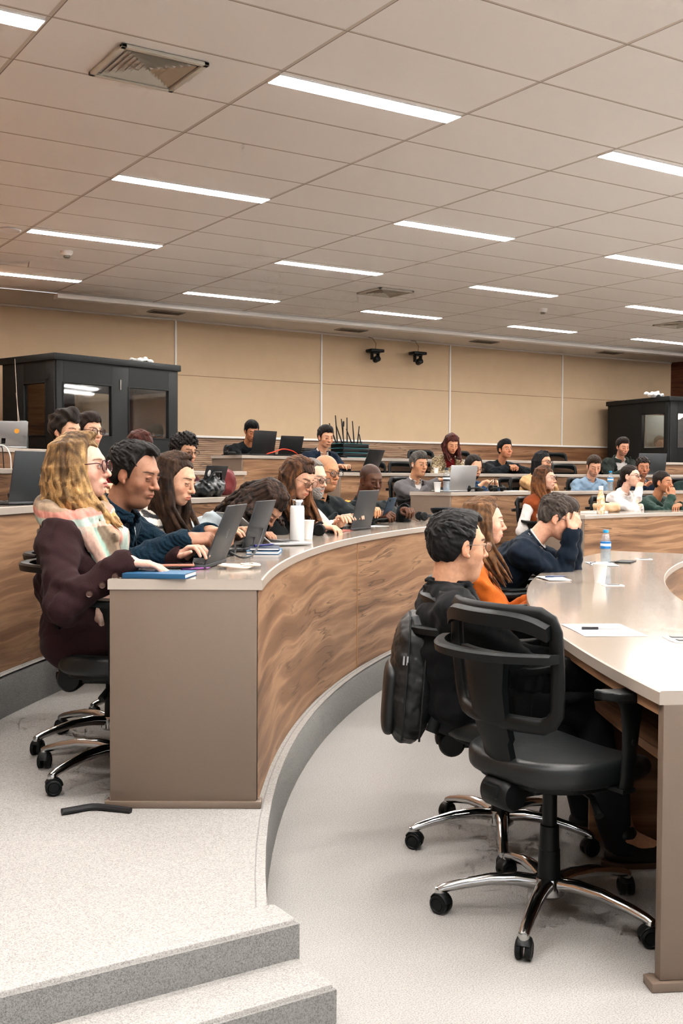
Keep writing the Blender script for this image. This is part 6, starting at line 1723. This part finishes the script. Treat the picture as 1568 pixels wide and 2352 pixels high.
p = atd(706, 1240, zA) + Vector((.06, .0, 0)); desk_headphones(atd(712, 1232, zA), .4, 'black headphones between the silver laptop and the paper cup')
p = atd(858, 1203, zA); desk_headphones(p, ori(p) + .2, 'black headphones in front of the officer with the gold epaulette')
p = atd(852, 1209, zA); sheet(p, .2, .21, .14, 'white papers under the headphones near the grey laptop')
p = atd(935, 1192, zA); r = empty('sunglasses', tuple(p), ori(p), 'folded brown spectacles lying before the officer with the phone', 'glasses'); m = MB()
for s_ in (-1, 1): m.tube([(s_ * .032 + .024 * math.cos(a), 0, .018 + .016 * math.sin(a)) for a in np.linspace(0, 2 * PI, 15)[:-1]], .0022, 6, closed=True); m.tube([(s_ * .056, 0, .022), (s_ * .058, .06, .006), (0, .10, .004)], .002, 6)
m.tube([(-.008, 0, .02), (.008, 0, .02)], .002, 6); m.build('frame', plain('brown_frame', (90, 52, 36), .3), r)
p = atd(972, 1192, zA); desk_headphones(p, ori(p) + .7, 'black headphones beside the peaked cap')
if 'M8' in PB:
    J = PB['M8'][1]; Rh, Wp = J.hand1; q = Vector(Wp) + Vector(Rh @ np.array([0, .09, .0])); c_, s_ = math.cos(J.rz), math.sin(J.rz); wp = J.base + Vector((q.x * c_ - q.y * s_, q.x * s_ + q.y * c_, q.z)) + Vector((0, 0, .05))
    r = empty('phone', tuple(wp), J.rz, 'dark blue phone held up by the officer with the gold epaulette', 'phone'); m = MB(); m.box((0, 0, 0), (.075, .009, .15), .004, M=Rx(-.45)); m.build('case', plain('dark_blue_case', (44, 62, 78), .4), r); m = MB(); m.lathe([(0, .001), (.008, 0)], 10, M=Rx(-.45) @ T(.02, .005, .055) @ Rx(-PI / 2)); m.build('camera_lens', M['screen'], r)
# peaked cap
p = at_c(1020, RA + .40, zA); r = empty('officer_cap', tuple(p), ori(p) + .3, 'black officer cap with a black and white checked band on the desk', 'cap')
m = MB(); m.lathe([(.083, .004), (.088, .0), (.090, .045), (.104, .06), (.112, .078), (.108, .09), (.08, .094), (0, .09)], 36); m.build('crown', cloth('black_cap_cloth', (24, 26, 30)), r)
t = NT('checked_band'); sp = t.new('ShaderNodeSeparateXYZ'); t.link(t.coord(), sp.inputs[0]); an = t.math('ARCTAN2', sp.outputs['Y'], sp.outputs['X']); ck = t.new('ShaderNodeTexChecker'); cb = t.new('ShaderNodeCombineXYZ'); t.link(t.math('MULTIPLY', an, 48 / (2 * PI)), cb.inputs['X']); t.link(t.math('MULTIPLY', sp.outputs['Z'], 90), cb.inputs['Y']); t.link(cb.outputs[0], ck.inputs['Vector']); ck.inputs['Scale'].default_value = 1; ck.inputs['Color1'].default_value = (.8, .8, .8, 1); ck.inputs['Color2'].default_value = (.01, .01, .012, 1); t.base(ck.outputs['Color'])
m = MB(); m.lathe([(.0905, .008), (.0925, .010), (.0935, .040), (.0915, .042)], 48); m.build('checked_band', t.m, r)
m = MB(); vs = [(.09 * math.cos(a), .09 * math.sin(a), .008) for a in np.linspace(.25, PI - .25, 15)] + [(.115 * math.cos(a), .09 + .06 * math.sin(a) ** 1.0, -.004 + .004) for a in np.linspace(PI - .25, .25, 15)]; m.add(vs, [tuple(range(30))], True); m.build('peak', plain('patent_black', (20, 20, 22), .15), r)
m = MB(); m.lathe([(0, .006), (.014, .005), (.017, 0)], 14, M=T(.06, .085, .055) @ Rz(-.6) @ Rx(-PI / 2)); m.build('cap_badge', plain('cap_badge_brass', (190, 160, 110), .35, .6), r)

# --- left desks of the second and top tiers
zB, zC_, zD = ztop('B'), ztop('C'), ztop('D')
p = atd(50, 1158, zB); laptop(p, ori(p) - .42, 'dark grey laptop standing open at the left edge of the second tier desk', 'dkgrey', .36, .25, 102, 'logo')
p = atd(80, 1152, zB); desk_headphones(p, 1.0, 'black headphones beside the dark laptop at the left edge')
p = at_c(455, RB + .22, zB); laptop(p, ori(p) + .0, 'black laptop covered in white stickers before the curly haired student', 'key', .30, .21, 106, 'many')
# leather bag
p = at_c(480, RB + .10, zB); r = empty('leather_bag', tuple(p), ori(p), 'slouchy black leather bag lying on the second tier desk', 'bag')
g = Grid((-.24, -.12, -.01), (.24, .12, .20), .007).run([ell((0, 0, .055), (.19, .075, .06)), ell((-.06, 0, .10), (.09, .05, .05), .04), ell((.09, .01, .07), (.09, .06, .05), .04), wr(.008, 38, 2), wr(.004, 90, 5), custom(lambda X, Y, Z: (Z - .002 + 0 * X).astype(np.float32), 's', .004)])
V, Q = g.mesh(); mkmesh('bag_body', [(V, Q, None, 0)], plain('black_leather', (36, 40, 42), .28, bump=.3, bscale=80), r)
m = MB(); m.tube([(-.12, .03, .12), (-.08, .05, .17), (.02, .05, .17), (.10, .04, .11), (.14, -.02, .08)], .008, 8); m.build('strap', M['blk'], r)
p = at_c(512, RB + .32, zB); r = empty('backpack', tuple(p), ori(p), 'maroon and black rucksack beside the leather bag', 'backpack')
g = Grid((-.2, -.12, -.01), (.2, .12, .24), .008).run([ell((0, 0, .10), (.14, .08, .11)), ell((.05, 0, .05), (.12, .08, .06), .03), wr(.005, 40, 2), custom(lambda X, Y, Z: (Z - .002 + 0 * X).astype(np.float32), 's', .004)])
V, Q = g.mesh(); mkmesh('bag_body', [(V, Q, None, 0)], cloth('maroon_nylon', (108, 44, 46), .6), r); m = MB(); m.tube([(-.13, -.05, .05), (-.06, -.09, .16), (.06, -.09, .19), (.14, -.04, .08)], .012, 8); m.build('strap', M['blk'], r)
# top tier left
p = at_c(12, RD + .18, zD); laptop(p, ori(p) - .6, 'silver laptop with an orange sticker on the top tier at the left edge', 'silver', .33, .23, 106, 'sticker')
p = at_c(54, RD + .14, zD); r = empty('steel_flask', tuple(p), 0, 'dark green steel flask beside the silver laptop on the top tier', 'bottle'); m = MB(); m.lathe([(0, 0), (.04, 0), (.042, .01), (.042, .19), (.036, .205), (0, .205)], 24); m.build('flask_body', plain('green_grey_steel', (66, 78, 78), .4, .3), r); m = MB(); m.lathe([(.036, .205), (.037, .21), (.037, .235), (.03, .24), (0, .24)], 20); m.box((0, 0, .25), (.06, .012, .012), .004); m.build('lid', plain('grey_lid', (98, 104, 102), .4), r)
p = polar(RD + .6, ang_at(47, RD + .6, zD) , .76)
r = empty('aerial_rod', (p.x, p.y, .76), 0, 'pair of thin pale aerial rods rising behind the steel flask', 'aerial'); m = MB(); m.tube([(0, 0, 0), (-.01, 0, .8), (-.05, 0, 1.62)], [.006, .005, .003], 8); m.tube([(.03, .02, 0), (.02, 0, .8), (-.04, .01, 1.3)], [.005, .004, .002], 8); m.lathe([(0, 0), (.09, 0), (.09, .01), (0, .012)], 20); m.build('rod', plain('pale_rod', (170, 160, 146), .4), r)
cable([at_c(-20, RD + .05, zD) + Vector((0, 0, .01)), at_c(8, RD + .02, zD) + Vector((0, 0, .02)), at_c(22, RD - .05, zD) + Vector((0, 0, -.05)), at_c(25, RD - .06, zD) + Vector((0, 0, -.16)), at_c(25, RD - .06, zD) + Vector((0, 0, -.28))], .006, (222, 220, 216), 'white charging cable hanging over the front of the top tier desk at the left')
cable([at_c(2, RD + .03, zD) + Vector((0, 0, .01)), at_c(6, RD - .04, zD) + Vector((0, 0, -.02)), at_c(10, RD - .05, zD) + Vector((0, 0, -.25)), at_c(13, RD - .05, zD) + Vector((0, 0, -.45))], .005, (40, 38, 36), 'black cable hanging over the front of the top tier desk at the left')
# --- top tier middle
p = at_c(582, RD + .16, zD); laptop(p, ori(p) + .15, 'large black laptop hiding the man on the top tier', 'key', .42, .27, 100)
p = at_c(652, RD + .16, zD); laptop(p, ori(p) - .15, 'smaller black laptop right of the large one on the top tier', 'key', .32, .23, 108)
cable([at_c(608, RD + .05, zD) + Vector((0, 0, .015)), at_c(632, RD + .02, zD) + Vector((0, 0, .05)), at_c(650, RD + .02, zD) + Vector((0, 0, .08)), at_c(672, RD + .02, zD) + Vector((0, 0, .06)), at_c(688, RD + .04, zD) + Vector((0, 0, .01)), at_c(705, RD + .03, zD) + Vector((0, 0, .012))], .008, (206, 74, 50), 'orange red cable arching over the equipment on the top tier')
for k in range(4):
    c = at_c(655 + 16 * k, RD + .12, zD); coil(c, .10 + .01 * k, 14, ['black cable tangle lying behind the orange red cable', 'black cable tangle right of the small black laptop', 'black cable tangle left of the navy suited man', 'black cable tangle nearest the navy suited man'][k], (26, 28, 30), .006, .01 + .02 * k, .7, k)
p = at_c(700, RD + .2, zD); r = empty('wireless_receiver', tuple(p), ori(p), 'black receiver box with an orange light among the cables', 'receiver'); m = MB(); m.box((0, 0, .06), (.2, .2, .09), .006); m.build('case', M['blk'], r); m = MB(); m.box((.02, -.102, .07), (.03, .004, .02), 0); m.build('light', plain('orange_light', (240, 150, 50), .4), r)
p = at_c(490, RD + .2, zD) if False else at_c(528, RD + .1, zD); r = empty('microphone_pouch', tuple(p), ori(p), 'small black pouch at the left end of the top tier desk', 'pouch'); m = MB(); m.box((0, 0, .02), (.14, .07, .035), .014); m.build('pouch_body', M['blk'], r)
p = at_c(803, RD + .15, zD); r = empty('antenna_rack', tuple(p), ori(p), 'rack of radio receivers bristling with black aerials on the top tier', 'antenna rack')
m = MB()
for k in range(3): m.box((0, 0, .03 + .055 * k), (.42, .24, .045), .004)
m.build('receiver_case', M['blk'], r)
m = MB(); [m.box((0, -.01, .005 + .055 * k), (.46, .26, .008), 0) for k in range(4)]; m.build('teal_shelf', plain('teal_metal', (44, 104, 112), .4), r)
for k, (x, tl, h) in enumerate(((-.17, -.10, .24), (-.10, .05, .3), (-.05, .22, .2), (.0, .02, .34), (.07, .10, .32), (.11, .25, .24), (.16, .12, .36), (.19, .35, .26), (-.20, .0, .14))):
    m = MB(); m.tube([(x, -.05 + .02 * (k % 3), .16), (x + tl * .3, -.05, .16 + h)], [.009, .006], 8); m.lathe([(0, 0), (.011, 0), (.009, .05), (0, .05)], 10, c=(x, -.05 + .02 * (k % 3), .15)); m.build('aerial', M['blk'], r)
p = at_c(788, RD + .02, zD); r = empty('gooseneck_microphone', tuple(p), 0, 'tall thin gooseneck microphone before the antenna rack', 'microphone'); m = MB(); m.tube([(0, 0, 0), (.0, 0, .2), (-.005, 0, .38)], .005, 8); m.lathe([(0, 0), (.05, 0), (.05, .02), (0, .024)], 18); m.build('stem', M['blk'], r); m = MB(); m.lathe([(0, .37), (.011, .38), (.012, .42), (.008, .44), (0, .442)], 12); m.build('capsule', M['blk'], r)
# --- third tier
p = at_c(826, RC + .18, zC_); laptop(p, ori(p) + .25, 'black laptop the navy suited man types on', 'key', .36, .25, 112)
cup(at_c(1001, RC + .12, zC_), 'small white cup on the third tier left of the red haired woman', .06, .022, .03)
p = at_c(1062, RC + .2, zC_); r = empty('phone', tuple(p + Vector((0, 0, .003))), ori(p), 'dark phone on the desk before the red haired woman', 'phone'); m = MB(); m.box((0, 0, .005), (.075, .15, .009), .003); m.build('case', M['blk'], r)
p = at_c(1484, RC + .22, zC_); laptop(p, ori(p) - .2, 'dark laptop with a pale top edge below the right hand booth', 'dkgrey', .40, .27, 100)
p = at_c(1446, RC + .16, zC_); r = empty('gooseneck_microphone', tuple(p), 0, 'short microphone beside the man in the hooded cardigan', 'microphone'); m = MB(); m.tube([(0, 0, 0), (0, 0, .14), (-.01, 0, .2)], .005, 8); m.lathe([(0, 0), (.04, 0), (.04, .02), (0, .022)], 16); m.lathe([(0, .19), (.012, .20), (.012, .23), (0, .24)], 12); m.build('stem', M['blk'], r)
# --- second tier right
p = at_c(1040, RB + .20, zB); laptop(p, ori(p) - .15, 'silver laptop standing at the left end of the second tier desk', 'silver', .36, .25, 100)
bottle(at_c(1025, RB + .04, zB), 'clear water bottle with a dark cap and dark label beside the silver laptop', .235, .034, (44, 60, 70), (36, 40, 44))
cup(at_c(1004, RB + .14, zB), 'white paper cup left of the clear water bottle', .095, .026, .036)
p = at_c(1083, RB + .08, zB); desk_headphones(p, ori(p) + .3, 'black headphones right of the silver laptop')
p = at_c(1098, RB + .12, zB); r = empty('phone', tuple(p), ori(p), 'black phone leaning by the headphones near the bearded man', 'phone'); m = MB(); m.box((0, 0, .02), (.12, .06, .03), .006); m.build('case', M['blk'], r)
p = at_c(1142, RB + .10, zB); desk_headphones(p, ori(p) - .2, 'black headphones lying alone in the middle of the second tier desk')
p = at_c(1131, RB + .18, zB); r = empty('gooseneck_microphone', tuple(p), 0, 'bent black microphone beside the lone headphones', 'microphone'); m = MB(); m.tube([(-.09, 0, .02), (-.03, 0, .09), (.03, 0, .13), (.03, 0, .0)], .005, 8); m.lathe([(0, 0), (.03, 0), (.03, .06), (0, .062)], 14, c=(.03, 0, 0)); m.build('stem', M['blk'], r)
p = at_c(1183, RB + .12, zB); sheet(p, ori(p), .24, .16, 'loose white sheets on the second tier desk left of the camel coat', n=5, th=.002)
bottle(at_c(1401, RB + .10, zB), 'water bottle with a blue cap beside the man in the light blue shirt', .225, .033, (40, 140, 190), (60, 140, 190))
# --- first tier right
p = at_c(1379, RA + .12, zA); r = empty('glass_bottle', tuple(p), 0, 'frosted bottle with orange flower pattern on the right first tier desk', 'bottle')
t = NT('flowered_frost'); n_ = t.noise(t.coord(), 26, 3); t.base(t.ramp(n_, [(.4, lin((222, 214, 200))), (.52, lin((230, 190, 150))), (.6, lin((216, 140, 96))), (.68, lin((224, 210, 196)))])); t.set(Roughness=.25)
m = MB(); m.lathe([(0, 0), (.034, .0), (.037, .01), (.037, .14), (.030, .175), (.019, .20), (.018, .225)], 26); m.build('bottle_body', t.m, r); m = MB(); m.lathe([(.02, .222), (.021, .225), (.021, .255), (.018, .26), (0, .26)], 20); m.build('bottle_cap', M['cup'], r)
p = at_c(1364, RA + .22, zA); book(p, ori(p), .22, .17, .022, (190, 184, 176), 'thick open white notebook at the end of the right first tier desk')
p = at_c(1392, RA + .36, zA); r = empty('tan_handbag', tuple(p), ori(p), 'tan handbag with a black handle behind the flowered bottle', 'bag')
g = Grid((-.2, -.09, -.01), (.2, .09, .14), .008).run([rbox((0, 0, .045), (.16, .06, .045), .03), wr(.005, 40, 3)]); V, Q = g.mesh(); mkmesh('bag_body', [(V, Q, None, 0)], plain('tan_leather', (196, 166, 132), .5), r); m = MB(); m.tube([(-.14, -.03, .02), (-.10, -.04, .09), (-.02, -.04, .10), (.04, -.04, .05)], .008, 8); m.build('handle', M['blk'], r)
# --- front desk
zF = .75
bottle(atd(1390, 1296, zF), 'half full water bottle with a blue cap and blue label on the front desk', .21, .0315, (40, 150, 200), (30, 110, 170), .75)
cup(atd(1377, 1338, zF), 'white paper cup on the glossy front desk', .095, .026, .036)
p = atd(1383, 1296, zF); sheet(p, ori(p) + .3, .30, .15, 'white sheets with two pens under the water bottle', n=3); pen(atd(1362, 1295, zF) + Vector((0, 0, .003)), .5, 'grey pen on the sheets left of the bottle', (90, 90, 96), .12); pen(atd(1410, 1293, zF) + Vector((0, 0, .003)), .2, 'black pen on the sheets right of the bottle', (26, 26, 28), .12)
p = atd(1436, 1291, zF); r = empty('folder', tuple(p + Vector((0, 0, .001))), ori(p), 'thin black folder with a pen beyond the water bottle', 'folder'); m = MB(); m.box((0, 0, .003), (.21, .10, .005), .001); m.build('folder_cover', M['blk'], r)
p = atd(1276, 1331, zF); sheet(p, ori(p) + .25, .19, .11, 'small white notepad at the outer edge of the front desk', n=7, name='notepad', th=.0014); pen(p + Vector((0, 0, .011)), -.25, 'dark blue pen lying on the small notepad', (28, 48, 84), .12)
p = atd(1385, 1448, zF); sheet(p, -.52, .21, .297, 'large white sheet of paper with a clear pen in the foreground', n=2); pen(p + Vector((0, 0, .003)), -.55, 'clear ballpoint pen with a black cap on the large sheet', (28, 26, 36), .15, plain('clear_pen', (206, 200, 200), .2))
# --- backpack on the second chair
if 'P1' in PB:
    J = PB['P1'][1]; f = Vector((-math.sin(J.rz - .12), math.cos(J.rz - .12), 0)); q = J.base - f * .175
    sdv = Vector((f.y, -f.x, 0))
    q = q - sdv * .0
    r = empty('backpack', (q.x, q.y, .36), J.rz - .12, 'black backpack hanging by its straps from the chair of the suited man', 'backpack'); r.rotation_euler.x = -.07
    def bpf(X, Y, Z):
        zz = (Z - .225) / .225; hw = .145 * (1 - .10 * np.clip(zz, 0, 1) ** 2 - .12 * np.clip(-zz, 0, 1) ** 3); yc = -.0 - .012 * np.clip(-zz, 0, 1); hd = .062 + .022 * (1 - zz ** 2)
        return ((((np.abs(X) / hw) ** 3.2 + (np.abs(Y - yc) / hd) ** 2.4 + np.abs(zz) ** 5) ** (1 / 3.2) - 1) * .075).astype(np.float32)
    g = Grid((-.18, -.13, -.03), (.18, .11, .49), .006).run([custom(bpf), wr(.0016, 50, 2), wr(.0008, 130, 4)]); V, Q = g.mesh(); mkmesh('bag_body', [(V, Q, None, 0)], plain('black_coated_nylon', (30, 32, 33), .38, bump=.3, bscale=700), r)
    def pk(X, Y, Z): zz = (Z - .15) / .125; return ((((np.abs(X) / .118) ** 4 + (np.abs(Y + .075) / .028) ** 2.4 + np.abs(zz) ** 5) ** (1 / 3.4) - 1) * .03).astype(np.float32)
    g = Grid((-.15, -.12, .0), (.15, -.02, .30), .006).run([custom(pk)]); V, Q = g.mesh(); mkmesh('front_pocket', [(V, Q, None, 0)], plain('black_coated_nylon', (30, 32, 33), .38), r)
    m = MB()
    for yy, sc in ((-.028, 1.015), (.03, 1.01)): m.tube([(x_ * sc, yy, z_) for x_, z_ in [(.138, .03), (.147, .12), (.148, .25), (.140, .36), (.11, .432), (.0, .447), (-.11, .432), (-.140, .36), (-.148, .25), (-.147, .12), (-.138, .03)]], .0035, 6)
    m.build('zip', M['blk_matte'], r)
    m = MB(); m.tube([(-.05, .03, .435), (-.045, .03, .475), (0, .03, .487), (.045, .03, .475), (.05, .03, .435)], .006, 8, sx=2.2, up=(0, 1, 0)); m.build('handle', M['blk'], r)
    for s_ in (-1, 1):
        m = MB(); m.tube([(s_ * .06, .06, .43), (s_ * .07, .10, .49), (s_ * .08, .17, .505), (s_ * .085, .215, .47), (s_ * .09, .17, .36), (s_ * .10, .11, .2), (s_ * .115, .07, .06)], .0065, 8, sx=3.2, up=(1, 0, 0)); m.build('shoulder_strap', M['blk'], r)
    m = MB(); m.box((.149, -.03, .30), (.002, .006, .03), 0, M=T(0, 0, 0)); m.box((.149, -.042, .30), (.002, .006, .03), 0); m.build('reflective_mark', M['silver'], r)
    m = MB(); m.box((-.12, -.075, .13), (.008, .008, .05), .002); m.build('zip_pull', M['blk'], r)
# strap on the floor of the platform
cable([at(142, 1873, .19) + Vector((0, 0, .012)), at(170, 1868, .19) + Vector((0, 0, .012)), at(215, 1861, .19) + Vector((0, 0, .012)), at(262, 1864, .19) + Vector((0, 0, .010)), at(300, 1868, .19) + Vector((0, 0, .008))], .011, (34, 34, 36), 'flat black strap lying on the carpet by the taupe end panel', 'floor_strap', 'strap')
# head seen inside the right hand booth
person(dict(id='X1', px=(1514, 1018), R=SD, depth=18.6, zf=.76, hero=0, label='interpreter seated inside the right hand booth behind its glass', turn=.4, seed=99,
    skin=(214, 146, 116), hair=(60, 44, 36), vol=.01, head=(2, 0, 0), lean=4, hunch=6, top=[g_('shirt', cloth('grey_shirt', (96, 96, 100)), o=.018)]))

lt = bpy.data.lights.new('booth_fill', 'POINT'); lt.energy = 14; lt.color = (1, .86, .72); lt.shadow_soft_size = .12  # fill light added to brighten the dark booth and the face inside
o = bpy.data.objects.new('booth_fill', lt); link(o); o.location = (14.75, 12.55, 2.38); tag(o, 'unseen fill light added inside the right hand interpreter booth', 'fill light')
GR = dict(office_chair='office chairs along the curved rows', laptop='laptops open on the curved desks', curved_desk='curved desks of the auditorium', paper_cup='white paper cups on the desks', water_bottle='plastic water bottles on the desks', headphones='headphones lying on the desks', slot_vent='narrow vents along the back of the ceiling', air_vent='square ceiling diffusers', wall_camera='cameras on the back wall', interpreter_booth='interpreter booths', socket_plate='socket cards on the front desk', pen='pens on the desks', notebook='notebooks on the desks', person='people seated along the rows', smoke_detector='smoke detectors on the ceiling')
for o in list(COL.objects):
    k = o.name.split('.')[0]
    if o.parent is None and k in GR and 'group' not in o: o['group'] = GR[k]
# ------------------------------------------------------------------ light and colour
w = bpy.data.worlds.new('world'); SC.world = w; w.use_nodes = True
w.node_tree.nodes['Background'].inputs['Color'].default_value = (.94, .97, 1, 1); w.node_tree.nodes['Background'].inputs['Strength'].default_value = .95
SC.view_settings.view_transform = 'Standard'
try: SC.view_settings.look = 'Medium High Contrast'
except Exception: pass
SC.view_settings.exposure = 0.25
SC.view_settings.gamma = 1.0
SC.cycles.use_denoising = True
SC.cycles.use_adaptive_sampling = True; SC.cycles.adaptive_threshold = .15; SC.cycles.adaptive_min_samples = 14
SC.cycles.max_bounces = 6; SC.cycles.diffuse_bounces = 3; SC.cycles.glossy_bounces = 3; SC.cycles.transparent_max_bounces = 12
SC.cycles.sample_clamp_indirect = 4
SC.cycles.caustics_reflective = False; SC.cycles.caustics_refractive = False
